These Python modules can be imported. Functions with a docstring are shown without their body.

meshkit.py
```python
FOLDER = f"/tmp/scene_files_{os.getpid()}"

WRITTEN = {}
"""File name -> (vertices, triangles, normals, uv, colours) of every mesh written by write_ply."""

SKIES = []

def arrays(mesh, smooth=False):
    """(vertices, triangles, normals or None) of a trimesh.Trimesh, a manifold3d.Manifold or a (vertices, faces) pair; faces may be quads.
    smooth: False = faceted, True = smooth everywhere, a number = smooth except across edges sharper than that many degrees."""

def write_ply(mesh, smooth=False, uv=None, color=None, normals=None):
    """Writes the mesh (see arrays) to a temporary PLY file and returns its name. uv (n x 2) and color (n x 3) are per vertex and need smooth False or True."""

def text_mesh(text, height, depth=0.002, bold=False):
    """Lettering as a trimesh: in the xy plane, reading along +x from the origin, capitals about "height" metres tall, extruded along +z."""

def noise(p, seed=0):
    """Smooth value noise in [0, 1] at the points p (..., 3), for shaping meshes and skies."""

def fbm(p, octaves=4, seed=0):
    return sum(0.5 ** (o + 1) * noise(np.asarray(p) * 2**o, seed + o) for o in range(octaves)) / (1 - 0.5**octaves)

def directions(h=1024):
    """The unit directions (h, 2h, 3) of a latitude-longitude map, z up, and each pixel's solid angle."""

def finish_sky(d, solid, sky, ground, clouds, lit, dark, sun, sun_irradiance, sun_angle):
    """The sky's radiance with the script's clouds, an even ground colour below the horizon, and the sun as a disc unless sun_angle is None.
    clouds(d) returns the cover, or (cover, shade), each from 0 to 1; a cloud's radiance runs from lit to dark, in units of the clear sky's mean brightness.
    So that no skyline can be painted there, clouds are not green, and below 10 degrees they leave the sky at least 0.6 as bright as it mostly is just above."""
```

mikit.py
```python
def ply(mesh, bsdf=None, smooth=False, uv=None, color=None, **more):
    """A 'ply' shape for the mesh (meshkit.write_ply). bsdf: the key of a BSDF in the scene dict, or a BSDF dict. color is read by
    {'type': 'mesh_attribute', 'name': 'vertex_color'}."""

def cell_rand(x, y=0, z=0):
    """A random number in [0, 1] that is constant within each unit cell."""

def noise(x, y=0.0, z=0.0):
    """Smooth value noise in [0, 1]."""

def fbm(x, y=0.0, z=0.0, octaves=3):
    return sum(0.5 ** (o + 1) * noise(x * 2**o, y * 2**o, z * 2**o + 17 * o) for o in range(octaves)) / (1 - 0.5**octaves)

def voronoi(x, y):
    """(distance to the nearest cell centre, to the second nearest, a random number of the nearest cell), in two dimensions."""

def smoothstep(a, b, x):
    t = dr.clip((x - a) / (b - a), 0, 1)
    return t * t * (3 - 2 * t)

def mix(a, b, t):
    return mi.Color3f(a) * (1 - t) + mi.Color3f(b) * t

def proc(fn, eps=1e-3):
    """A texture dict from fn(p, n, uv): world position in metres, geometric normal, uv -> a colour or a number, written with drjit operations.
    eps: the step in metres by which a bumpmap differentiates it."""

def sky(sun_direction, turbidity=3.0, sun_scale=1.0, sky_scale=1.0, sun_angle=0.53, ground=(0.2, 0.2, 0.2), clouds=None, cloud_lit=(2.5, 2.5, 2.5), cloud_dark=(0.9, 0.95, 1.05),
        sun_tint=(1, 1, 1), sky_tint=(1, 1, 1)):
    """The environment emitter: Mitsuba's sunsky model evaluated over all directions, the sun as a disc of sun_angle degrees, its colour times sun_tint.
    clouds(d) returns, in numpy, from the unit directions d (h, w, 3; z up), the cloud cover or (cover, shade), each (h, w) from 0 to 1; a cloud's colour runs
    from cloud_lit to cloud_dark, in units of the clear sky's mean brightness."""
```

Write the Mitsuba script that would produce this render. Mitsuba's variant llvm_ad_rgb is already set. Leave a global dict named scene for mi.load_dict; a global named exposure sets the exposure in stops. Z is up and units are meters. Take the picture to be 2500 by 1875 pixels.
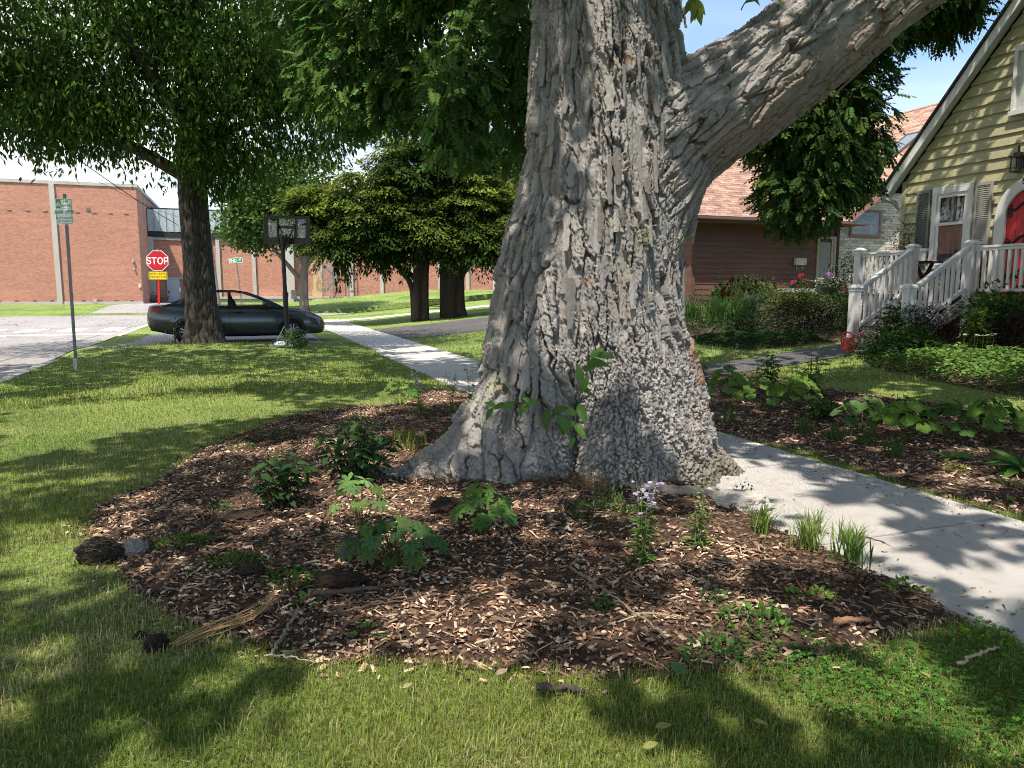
import math, random
import numpy as np, trimesh, mitsuba as mi, drjit as dr, mikit, meshkit
from shapely.geometry import Polygon, Point, LineString
import shapely
import manifold3d as m3
from manifold3d import Manifold, CrossSection
from scipy.spatial import cKDTree

T = mi.ScalarTransform4f
scene, labels = {'type': 'scene'}, {}

# ------------------------------------------------------------------ camera, sky, exposure
PITCH = math.atan((937.5 - 708) / 1785)
scene['camera'] = {'type': 'perspective', 'fov': 70.0, 'fov_axis': 'x', 'near_clip': 0.05, 'far_clip': 900.0,
                   'to_world': T().look_at(origin=[0, 0, 1.5], target=[0, math.cos(PITCH), 1.5 - math.sin(PITCH)], up=[0, 0, 1])}
SUN_EL = math.radians(62)
SUN = np.array([-0.37 * math.cos(SUN_EL), -0.929 * math.cos(SUN_EL), math.sin(SUN_EL)])


def clouds(d):
    q = d / np.maximum(d[..., 2:3], 0.06)
    n = meshkit.fbm(np.stack([q[..., 0] * 0.7, q[..., 1] * 0.7, q[..., 2] * 0 + 3.3], -1), 5, 4)
    c = np.clip((n - 0.40) * 4.2, 0, 1)
    side = np.clip((0.22 - d[..., 0]) * 2.2, 0, 1)          # thicker cloud over the street side, blue over the houses
    c = np.clip(c * (0.25 + 0.9 * side) + 0.42 * side * (n > 0), 0, 0.96)
    return c, np.clip((0.62 - n) * 0.9, 0, 0.5)


scene['sky'] = mikit.sky(SUN.tolist(), turbidity=3.0, sun_scale=1.15, sky_scale=1.6, sun_tint=(.95, 1.0, 1.10), clouds=clouds, cloud_lit=(2.5, 2.52, 2.55), cloud_dark=(1.35, 1.4, 1.5), ground=(0.12, 0.15, 0.08))
exposure = 2.1

# ------------------------------------------------------------------ grid: u runs from the street towards the houses, v along the street
TH = math.atan(.37)
EU, EV = np.array([math.cos(TH), math.sin(TH)]), np.array([-math.sin(TH), math.cos(TH)])
EZ = np.array([0, 0, 1.0])


def G(u, v, z=0.0):
    u, v, z = np.broadcast_arrays(np.asarray(u, float), np.asarray(v, float), np.asarray(z, float))
    return np.stack([u * EU[0] + v * EV[0], u * EU[1] + v * EV[1], z], -1)


def UV(x, y):
    return x * EU[0] + y * EU[1], x * EV[0] + y * EV[1]


def sst(a, b, x):
    t = np.clip((x - a) / (b - a), 0, 1)
    return t * t * (3 - 2 * t)


def nz(x, y, z=0.0, seed=0):
    return meshkit.noise(np.stack(np.broadcast_arrays(np.asarray(x, float), np.asarray(y, float), np.asarray(z, float)), -1), seed)


def fbm(x, y, z=0.0, o=4, seed=0):
    return meshkit.fbm(np.stack(np.broadcast_arrays(np.asarray(x, float), np.asarray(y, float), np.asarray(z, float)), -1), o, seed)


SW0, SW1, CURB = 3.05, 4.68, -3.6
BED = Polygon([(-1.34, 9.5), (-2.0, 9.3), (-2.65, 8.5), (-2.85, 6.9), (-2.75, 5.5), (-2.84, 4.95), (-2.66, 4.5), (-2.32, 4.15), (-2.03, 3.73), (-1.83, 3.48), (-1.46, 3.2), (-1.2, 3.08), (-1.0, 2.95), (-0.8, 2.82), (-0.5, 2.84), (0, 2.77), (0.3, 2.72), (0.65, 2.74), (0.94, 2.78), (1.22, 2.82), (1.5, 2.96), (1.75, 3.12), (2.03, 3.2), (2.35, 3.35), (2.1, 3.75), (1.95, 4.5), (1.8, 5.2), (1.6, 6.0), (0.9, 7.2), (-0.1, 9.4), (-0.7, 10.6), (-1.1, 10.9), (-1.35, 10.2)]).buffer(0.05)
BED_R = Polygon([(2.1, 8.0), (2.56, 7.06), (2.79, 6.66), (2.95, 5.98), (3.11, 5.43), (3.2, 5.17), (3.5, 4.7), (3.9, 3.8), (6, 3.0), (5.9, 5.0), (5.1, 6.6), (4.75, 7.4), (4.93, 8.0), (4.65, 8.5), (4.42, 8.98), (4.1, 9.55), (4.0, 10.3), (3.6, 11.3), (2.6, 11.0), (1.5, 10.2)]).buffer(0.04)
HOUSE_BED = Polygon([tuple(G(u, v)[:2]) for u, v in [(8.3, 3.0), (8.3, 6.0), (8.75, 8.2), (9.3, 9.0), (10.1, 9.4), (13.3, 9.4), (13.3, 3.0)]])
GARDEN = Polygon([tuple(G(u, v)[:2]) for u, v in [(9.1, 11.3), (10.6, 10.9), (13.0, 11.8), (16.6, 13.5), (21.5, 19.0), (21.5, 21.5), (14.4, 21.3), (11.3, 18.0), (9.9, 15.2), (9.0, 13.0)]])


def terrain(x, y):
    u, v = UV(x, y)
    uu = np.clip(u - 4.75, 0, 13.5)
    z = 0.092 * (uu - 0.35 * (1 - np.exp(-uu / 0.35)))
    far = sst(45.0, 45.4, v) * (1 - sst(53.2, 53.5, v))
    road = np.maximum(1 - sst(CURB - 0.35, CURB - 0.25, u) * 1.0, far) * (1 - sst(53.2, 53.5, v))
    z = z + 0.3 * sst(55, 63, v)
    z = z + 0.19 * np.exp(-((x + 7.4) / 3.0) ** 2 - ((y - 18.1) / 1.5) ** 2)
    z = z + 0.06 * np.exp(-((x - 0.3) / 1.5) ** 2 - ((y - 5.4) / 1.3) ** 2)
    z = z + 0.02 * (fbm(x * 0.9, y * 0.9, 0.5, 3, 11) - 0.5) * (1 - sst(30, 40, np.hypot(x, y)))
    z = z * (1 - road) - 0.16 * road
    walk = sst(SW0 - 0.02, SW0 + 0.05, u) * (1 - sst(SW1 - 0.05, SW1 + 0.02, u)) * (1 - sst(37.5, 38, v))
    z = z * (1 - walk) - 0.035 * walk
    apron = sst(CURB - .1, CURB, u) * (1 - sst(SW0 - .1, SW0, u)) * sst(20.3, 20.5, v) * (1 - sst(26.6, 26.8, v))
    return z * (1 - apron) + 0.06 * apron


# ------------------------------------------------------------------ helpers
def numbered(name):
    if name not in USED:
        USED[name] = 0
        return name
    USED[name] += 1
    return f'{name}_{USED[name]:03d}'


USED = {}


def add(name, mesh, bsdf, parent=None, smooth=False, color=None, uv=None, label=None, cat=None, group=None, kind=None):
    key = numbered(parent + '__' + name if parent else name)
    if isinstance(mesh, Manifold) or hasattr(mesh, 'to_mesh'):
        m = mesh.to_mesh()
        mesh = (np.array(m.vert_properties[:, :3]), np.array(m.tri_verts))
    if color is not None:
        v = mesh[0] if isinstance(mesh, tuple) else mesh.vertices
        color = np.asarray(color, float)
        if color.ndim == 1:
            color = np.broadcast_to(color, (len(v), 3))
    scene[key] = mikit.ply(mesh, bsdf, smooth=smooth, color=color, uv=uv)
    tag(key, label, cat, group, kind)
    return key


def tag(key, label=None, cat=None, group=None, kind=None):
    d = {k: x for k, x in (('label', label), ('category', cat), ('group', group), ('kind', kind)) if x}
    if d:
        labels.setdefault(key, {}).update(d)
    return key


def thing(name, label, cat, group=None):
    key = numbered(name)
    return tag(key, label, cat, group)


class MB:
    def __init__(self):
        self.v, self.f, self.c, self.n = [], [], [], 0

    def add(self, v, f, c=None):
        v, f = np.asarray(v, float).reshape(-1, 3), np.asarray(f, int)
        if f.shape[1] == 4:
            f = np.vstack([f[:, [0, 1, 2]], f[:, [0, 2, 3]]])
        self.v.append(v)
        self.f.append(f + self.n)
        self.c.append(np.broadcast_to(np.asarray((1, 1, 1) if c is None else c, float), v.shape))
        self.n += len(v)
        return self

    def tm(self, m, c=None):
        if hasattr(m, 'to_mesh'):
            q = m.to_mesh()
            return self.add(q.vert_properties[:, :3], q.tri_verts, c)
        return self.add(m.vertices, m.faces, c)

    def mesh(self):
        return np.vstack(self.v), np.vstack(self.f)

    def col(self):
        return np.vstack(self.c)

    def put(self, name, bsdf, parent=None, smooth=False, vc=True, **k):
        return add(name, self.mesh(), bsdf, parent, smooth, self.col() if vc else None, **k)


BOXF = np.array([[0, 2, 3, 1], [4, 5, 7, 6], [0, 1, 5, 4], [2, 6, 7, 3], [0, 4, 6, 2], [1, 3, 7, 5]])


def hexa(p):
    """box from 8 corners p[x][y][z] order 000,001,010,011,100.. (x,y,z bits)"""
    return np.asarray(p, float).reshape(8, 3), BOXF[:, ::-1]


def gbox(u0, u1, v0, v1, z0, z1):
    """axis-aligned box in the street grid"""
    p = [G(u, v, z) for u in (u0, u1) for v in (v0, v1) for z in (z0, z1)]
    return hexa(p)


def wbox(x0, x1, y0, y1, z0, z1):
    return hexa([(x, y, z) for x in (x0, x1) for y in (y0, y1) for z in (z0, z1)])


def rbox(c, ax, ay, az, hx, hy, hz):
    c, ax, ay, az = (np.asarray(q, float) for q in (c, ax, ay, az))
    return hexa([c + i * hx * ax + j * hy * ay + k * hz * az for i in (-1, 1) for j in (-1, 1) for k in (-1, 1)])


def beam(a, b, w, h=None, up=(0, 0, 1)):
    a, b = np.asarray(a, float), np.asarray(b, float)
    d = b - a
    L = np.linalg.norm(d)
    d /= L
    up = np.asarray(up, float)
    if abs(d @ up) > 0.98:
        up = np.array([EU[0], EU[1], 0])
    s = np.cross(d, up)
    s /= np.linalg.norm(s)
    t = np.cross(s, d)
    return rbox((a + b) / 2, d, s, t, L / 2, w / 2, (h or w) / 2)


def tube(pts, rad, n=8, caps=True):
    p = np.asarray(pts, float)
    t = np.gradient(p, axis=0)
    t /= np.linalg.norm(t, axis=1, keepdims=True) + 1e-12
    a = np.cross(t[0], [0.31, 0.2, 0.93] if abs(t[0][2]) < .9 else [1, 0.1, 0])
    A = []
    for k in range(len(p)):
        a = a - t[k] * (a @ t[k])
        a = a / (np.linalg.norm(a) + 1e-12)
        A.append(a)
    A = np.array(A)
    B = np.cross(t, A)
    ang = np.arange(n) * 2 * np.pi / n
    r = np.broadcast_to(rad, (len(p),))
    v = (p[:, None] + r[:, None, None] * (np.cos(ang)[None, :, None] * A[:, None] + np.sin(ang)[None, :, None] * B[:, None])).reshape(-1, 3)
    i, j = np.meshgrid(np.arange(len(p) - 1), np.arange(n), indexing='ij')
    q = np.stack([i * n + j, i * n + (j + 1) % n, (i + 1) * n + (j + 1) % n, (i + 1) * n + j], -1).reshape(-1, 4)
    f = np.vstack([q[:, [0, 1, 2]], q[:, [0, 2, 3]]])
    if caps:
        v = np.vstack([v, p[0], p[-1]])
        k = len(v)
        j = np.arange(n)
        f = np.vstack([f, np.stack([(j + 1) % n, j, j * 0 + k - 2], 1), np.stack([j + (len(p) - 1) * n, (j + 1) % n + (len(p) - 1) * n, j * 0 + k - 1], 1)])
    return v, f


def spline(pts, n):
    p = np.asarray(pts, float)
    d = np.r_[0, np.cumsum(np.linalg.norm(np.diff(p[:, :3], axis=0), axis=1))]
    from scipy.interpolate import PchipInterpolator
    return PchipInterpolator(d, p)(np.linspace(0, d[-1], n))


def frames(Y, N):
    Y = Y / (np.linalg.norm(Y, axis=1, keepdims=True) + 1e-12)
    X = np.cross(Y, N)
    X /= np.linalg.norm(X, axis=1, keepdims=True) + 1e-12
    return X, Y, np.cross(X, Y)


def scatter(tv, tf, P, X, Y, Z, S):
    """copies of the template under frames (X, Y, Z) and scales S (n) or (n, 3)"""
    S = np.asarray(S, float)
    S = S[:, None] * np.ones(3) if S.ndim == 1 else S
    v = P[:, None] + (tv[None, :, 0, None] * S[:, None, 0, None]) * X[:, None] + (tv[None, :, 1, None] * S[:, None, 1, None]) * Y[:, None] + (tv[None, :, 2, None] * S[:, None, 2, None]) * Z[:, None]
    f = tf[None] + (np.arange(len(P)) * len(tv))[:, None, None]
    return v.reshape(-1, 3), f.reshape(-1, 3)


LEAF4 = (np.array([[0, 0, 0], [.5, .45, -.06], [0, 1, -.08], [-.5, .45, -.06], [0, .45, 0.04]]), np.array([[0, 1, 4], [1, 2, 4], [2, 3, 4], [3, 0, 4]]))
LEAF2 = (np.array([[0, 0, 0], [.5, .42, 0], [0, 1, 0], [-.5, .42, 0.0]]), np.array([[0, 1, 2], [0, 2, 3]]))
LEAF6 = (np.array([[0, 0, 0], [.38, .22, 0], [.48, .5, -.03], [.3, .8, -.06], [0, 1, -.1], [-.3, .8, -.06], [-.48, .5, -.03], [-.38, .22, 0], [0, .5, .05]]),
         np.array([[0, 1, 8], [1, 2, 8], [2, 3, 8], [3, 4, 8], [4, 5, 8], [5, 6, 8], [6, 7, 8], [7, 0, 8]]))


def unit(n, rng):
    d = rng.normal(size=(n, 3))
    return d / np.linalg.norm(d, axis=1, keepdims=True)


# ------------------------------------------------------------------ materials
def vc(**k):
    return {'type': 'twosided', 'bsdf': {'type': 'principled', 'base_color': {'type': 'mesh_attribute', 'name': 'vertex_color'}, **k}}


def plain(rgb, **k):
    return {'type': 'twosided', 'bsdf': {'type': 'principled', 'base_color': {'type': 'rgb', 'value': list(rgb)}, **k}}


def pr(fn, rough=0.85, **k):
    return {'type': 'twosided', 'bsdf': {'type': 'principled', 'base_color': mikit.proc(fn), 'roughness': rough, **k}}


scene['m_vc'] = vc(roughness=0.85, specular=0.25)
scene['m_gloss'] = vc(roughness=0.35, specular=0.5)
scene['m_metal'] = vc(roughness=0.35, metallic=0.9)
scene['m_leaf'] = {'type': 'principledthin', 'base_color': {'type': 'mesh_attribute', 'name': 'vertex_color'}, 'roughness': 0.5, 'diff_trans': 0.7, 'spec_trans': 0.0}
N_, F_, SS, MX = mikit.noise, mikit.fbm, mikit.smoothstep, mikit.mix


def m_lawn(p, n, uv):
    a = F_(p.x * 0.7, p.y * 0.7, 1.0, octaves=3)
    b = F_(p.x * 9, p.y * 9, 2.0, octaves=3)
    c = N_(p.x * 60, p.y * 60, 3.0)
    g = MX((0.075, 0.125, 0.024), (0.125, 0.175, 0.040), SS(.3, .7, a))
    g = MX(g, (0.16, 0.15, 0.06), SS(.55, .85, b) * .5)
    return g * (0.55 + 0.8 * c)


def m_soil(p, n, uv):
    a = F_(p.x * 30, p.y * 30, p.z * 30, octaves=3)
    b = N_(p.x * 55, p.y * 55, p.z * 20)
    return MX(MX((0.014, 0.009, 0.007), (0.07, 0.042, 0.026), a), (.22, .13, .08), SS(.62, .8, b) * .7)


def m_concrete(p, n, uv):
    a = F_(p.x * 1.3, p.y * 1.3, 0.3, octaves=4)
    b = N_(p.x * 260, p.y * 260, p.z * 100)
    c = F_(p.x * 14, p.y * 14, 4.0, octaves=3)
    col = MX((0.29, 0.285, 0.275), (0.39, 0.385, 0.375), a)
    col = MX(col, (0.24, 0.215, 0.18), SS(.58, .78, c) * .35)
    return col * (0.88 + 0.2 * b)


def m_road(p, n, uv):
    u, v = p.x * EU[0] + p.y * EU[1], p.x * EV[0] + p.y * EV[1]
    a = F_(u * .5, v * .13, 0.7, octaves=3)
    b = N_(u * 50, v * 50, 0.0)
    w1 = (F_(u * .8, v * .8, 5., octaves=2) - .5) * 3
    w2 = (N_(u * .8, v * .8, 9.) - .5) * 3
    d1, d2, r = mikit.voronoi((u + w1) / 5.5, (v + w2) / 7.0)
    crack = 1 - SS(.006, .022, d2 - d1)
    col = MX((0.165, 0.16, 0.163), (0.225, 0.22, 0.22), a) * (0.85 + .3 * b)
    return MX(col, (0.05, 0.05, 0.05), crack * .85)


def m_asphalt(p, n, uv):
    a = F_(p.x * .9, p.y * .9, 0.7, octaves=3)
    b = N_(p.x * 70, p.y * 70, 0.0)
    return MX((0.040, 0.040, 0.044), (0.075, 0.074, 0.078), a) * (0.7 + .6 * b)


def m_apron(p, n, uv):
    a = F_(p.x * .9, p.y * .9, 0.7, octaves=3)
    b = N_(p.x * 60, p.y * 60, 0.0)
    return MX((0.17, 0.165, 0.175), (0.24, 0.235, 0.245), a) * (0.7 + .6 * b)


def far_brick(p, n, uv):
    u, v = p.x * EU[0] + p.y * EU[1], p.x * EV[0] + p.y * EV[1]
    h = dr.select(dr.abs(n.x * EV[0] + n.y * EV[1]) > .7, u, v)
    row = p.z / 0.0900
    k = dr.floor(row)
    x = h / 0.235 + 0.5 * (k - 2 * dr.floor(k / 2))
    fx, fz = x - dr.floor(x), row - k
    r = mikit.cell_rand(dr.floor(x), k, 3)
    joint = dr.maximum(1 - SS(.0, .09, fz), 1 - SS(.0, .045, fx))
    big = F_(h * .09, p.z * .5, 2.2, octaves=4)
    col = MX((0.33, 0.145, 0.105), (0.50, 0.245, 0.18), r * .65 + .35 * big)
    col = MX(col, (0.56, 0.29, 0.21), SS(.55, .9, F_(h * .4, p.z * 3.5, 8., octaves=2)) * .45)
    st = F_(h * .35, p.z * .05, 6.6, octaves=3)
    col = MX(col, (0.12, 0.075, 0.06), SS(.56, .75, st) * SS(6.5, 10.4, p.z) * .6)
    return MX(col, (0.52, 0.44, 0.38), joint * .6)


scene['m_lawn'] = pr(m_lawn, .95)
scene['m_soil'] = pr(m_soil, .95)
scene['m_concrete'] = pr(m_concrete, .9)
scene['m_road'] = pr(m_road, .9)
scene['m_asphalt'] = pr(m_asphalt, .9)
scene['m_apron'] = pr(m_apron, .9)
scene['m_brick'] = pr(far_brick, .9)

# ------------------------------------------------------------------ ground sheets
def sheet_uv(us, vs, fz):
    us, vs = np.asarray(us, float), np.asarray(vs, float)
    U, V = np.meshgrid(us, vs, indexing='ij')
    p = G(U, V)
    p[..., 2] = fz(p[..., 0], p[..., 1]) if callable(fz) else fz
    n, m = U.shape
    i, j = np.meshgrid(np.arange(n - 1), np.arange(m - 1), indexing='ij')
    q = np.stack([i * m + j, (i + 1) * m + j, (i + 1) * m + j + 1, i * m + j + 1], -1).reshape(-1, 4)
    return p.reshape(-1, 3), np.vstack([q[:, [0, 1, 2]], q[:, [0, 2, 3]]])


def steps(*a):
    out = [a[0]]
    for end, n in zip(a[1::2], a[2::2]):
        out += list(np.linspace(out[-1], end, n + 1)[1:])
    return np.array(out)


us = steps(-160, -40, 8, -13.9, 14, -13.5, 1, CURB - .35, 16, CURB - .25, 1, CURB - .1, 1, CURB, 1, SW0 - .1, 26, SW0 - .02, 1, SW0 + .05, 1, SW1 - .05, 6, SW1 + .02, 1, 19, 50, 40, 8, 160, 6)
vs = steps(-30, -6, 12, 20.3, 90, 20.5, 1, 26.6, 14, 26.8, 1, 37.5, 20, 38, 1, 45.0, 8, 45.4, 1, 53.2, 4, 53.5, 1, 63, 12, 80, 8, 220, 6)
add('ground', sheet_uv(us, vs, terrain), 'm_lawn', smooth=True, label='lawn soil under the grass on both sides of the walk', kind='structure')
add('road', sheet_uv(steps(-13.5, CURB - .26, 12), steps(-30, 53.3, 50), -0.128), 'm_road', label='cracked pale asphalt street along the left side', kind='structure')
add('cross_street', sheet_uv(np.r_[steps(-150, -13.6, 6)], steps(45.3, 53.3, 3), -0.126), 'm_road', label='side street crossing in front of the brick building', kind='structure')
add('cross_street', sheet_uv(np.r_[steps(CURB - .2, 150, 8)], steps(45.3, 53.3, 3), -0.126), 'm_road', label='side street crossing beyond the yew trees', kind='structure')
add('factory_drive', sheet_uv(steps(-9.2, -3.2, 4), steps(53.25, 77.5, 24), lambda x, y: terrain(x, y) + 0.03), 'm_road', label='pale drive leading to the grey door of the brick building', kind='structure')
add('apron', sheet_uv(steps(CURB - .1, SW0 - .02, 6), steps(20.45, 26.6, 6), lambda x, y: terrain(x, y) + 0.012), 'm_apron', label='grey driveway apron under the parked car', kind='structure')
add('driveway', sheet_uv(steps(SW1 + .02, 15.0, 20), steps(22.4, 28.3, 8), lambda x, y: terrain(x, y) + 0.012), 'm_asphalt', label='dark asphalt driveway rising to the right beyond the walk', kind='structure')
add('front_path', sheet_uv(steps(SW1 + .0, 10.7, 24), steps(9.45, 10.55, 4), lambda x, y: terrain(x, y) + 0.012 + 0.004 * nz(x * 3, y * 3)), 'm_asphalt', label='narrow dark path leading to the porch steps', kind='structure')
rs = np.random.default_rng(3)
# kerb, painted bars
mb = MB()
for a in np.arange(-12, 20.3, 3.0):
    mb.add(*gbox(CURB - .27, CURB - .1, a, min(a + 2.985, 20.4), -.2, 0.012 - .004 * rs.random()))
for a in np.arange(27.0, 44, 3.0):
    mb.add(*gbox(CURB - .27, CURB - .1, a, a + 2.985, -.2, 0.012 - .004 * rs.random()))
mb.put('kerb', 'm_concrete', vc=False, label='concrete kerb between the street and the lawn', kind='structure')
tag('road', kind='structure')
scene['m_paint'] = plain((0.62, 0.62, 0.60), roughness=.8)
for k in range(6):
    add('stripe', gbox(-11.2 + k * 1.45, -10.45 + k * 1.45, 33.2, 35.7, -.13, -.1235), 'm_paint', parent='road')
add('stripe', gbox(-9.4, CURB - .9, 30.6, 31.15, -.13, -.1235), 'm_paint', parent='road', label='long white stop line')
# sidewalk slabs
tag('sidewalk', 'pale concrete sidewalk running behind the big tree towards the side street', kind='structure')
edges = np.r_[-3.2, -1.66, 0.3, 1.55, 3.25, 4.95, 6.55, 8.2, 9.85, 11.5, 13.15, 14.6, 16.2, 17.8, 19.4, 21.0, 22.5, 24.4, 26.4, 28.3, 30, 31.6, 33.2, 34.8, 36.4, 37.9]
for a, b in zip(edges[:-1], edges[1:]):
    d = rs.normal(0, .003, 3)
    w = SW0 + rs.normal(0, .01)
    p = [G(uu, vv, z) for uu in (w, SW1) for vv in (a + .011, b - .011) for z in (-.08, .018)]
    v, f = hexa(p)
    v[v[:, 2] > 0, 2] += d[0]
    mesh = Manifold(m3.Mesh(np.asarray(v, np.float32), np.asarray(np.vstack([f[:, [0, 1, 2]], f[:, [0, 2, 3]]]), np.uint32)))
    # arris rounded by a narrow bevel
    lo, hi = (w, a + .011), (SW1, b - .011)
    ring = lambda m, z: [G(lo[0] + m, lo[1] + m, z), G(hi[0] - m, lo[1] + m, z), G(hi[0] - m, hi[1] - m, z), G(lo[0] + m, hi[1] - m, z)]
    vv = np.array(ring(0, -.08) + ring(0, .010 + d[0]) + ring(.009, .018 + d[0]))
    ff = []
    for r in (0, 4):
        ff += [[r + i, r + (i + 1) % 4, r + 4 + (i + 1) % 4, r + 4 + i] for i in range(4)]
    ff.append([8, 9, 10, 11])
    add('slab', (vv, np.array(ff)), 'm_concrete', parent='sidewalk')
add('slab', gbox(-3.0, 2.95, 35.2, 36.9, -.08, .016), 'm_concrete', parent='sidewalk')
add('slab', sheet_uv(steps(4.75, 40, 30), steps(36.2, 37.8, 2), lambda x, y: terrain(x, y) + .012), 'm_concrete', parent='sidewalk')


# ------------------------------------------------------------------ mulch beds
def bed_z(x, y):
    d = np.clip(BED_D(x, y), 0, 1)
    return terrain(x, y) + 0.006 + 0.035 * sst(0, .35, d) * (0.5 + fbm(x * 2.2, y * 2.2, 1, 3, 5)) + 0.016 * (nz(x * 9, y * 9, 3, 2) - .5) * sst(0, .15, d)


def BED_D(x, y):
    x, y = np.asarray(x, float), np.asarray(y, float)
    pts = shapely.points(x, y)
    out = np.zeros(x.shape)
    for P in (BED, BED_R):
        out = np.maximum(out, np.where(shapely.contains_xy(P, x, y), shapely.distance(P.boundary, pts), 0))
    return out


def poly_sheet(P, step, fz, seed):
    from scipy.spatial import Delaunay
    r = np.random.default_rng(seed)
    x0, y0, x1, y1 = P.bounds
    X, Y = np.meshgrid(np.arange(x0, x1, step), np.arange(y0, y1, step))
    q = np.stack([X.ravel(), Y.ravel()], 1) + r.uniform(-.25, .25, (X.size, 2)) * step
    q = q[shapely.contains_xy(P.buffer(-step * .4), q[:, 0], q[:, 1])]
    L = P.exterior.length
    b = np.array([P.exterior.interpolate(t).coords[0] for t in np.arange(0, L, step)])
    q = np.vstack([q, b])
    tri = Delaunay(q).simplices
    c = q[tri].mean(1)
    tri = tri[shapely.contains_xy(P.buffer(.001), c[:, 0], c[:, 1])]
    a, b_, c_ = q[tri[:, 0]], q[tri[:, 1]], q[tri[:, 2]]
    cr = (b_[:, 0] - a[:, 0]) * (c_[:, 1] - a[:, 1]) - (b_[:, 1] - a[:, 1]) * (c_[:, 0] - a[:, 0])
    tri[cr < 0] = tri[cr < 0][:, ::-1]
    return np.c_[q, fz(q[:, 0], q[:, 1])], tri


add('mulch_bed', poly_sheet(BED, .06, bed_z, 1), 'm_soil', smooth=True, label='dark soil of the round bed at the foot of the big tree', kind='structure')
add('mulch_bed', poly_sheet(BED_R, .08, bed_z, 2), 'm_soil', smooth=True, label='dark soil of the bed right of the sidewalk', kind='structure')
add('garden_soil', poly_sheet(HOUSE_BED, .25, lambda x, y: terrain(x, y) + .012, 3), 'm_soil', smooth=True, label='soil of the planted bed before the porch', kind='structure')
add('garden_soil', poly_sheet(GARDEN, .3, lambda x, y: terrain(x, y) + .012, 4), 'm_soil', smooth=True, label='soil of the garden before the brown house', kind='structure')

CHIPC = np.array([(.030, .019, .014), (.065, .040, .029), (.12, .075, .054), (.20, .13, .09), (.31, .21, .145), (.45, .335, .24), (.57, .46, .34), (.28, .145, .085), (.14, .105, .085)])


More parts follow.
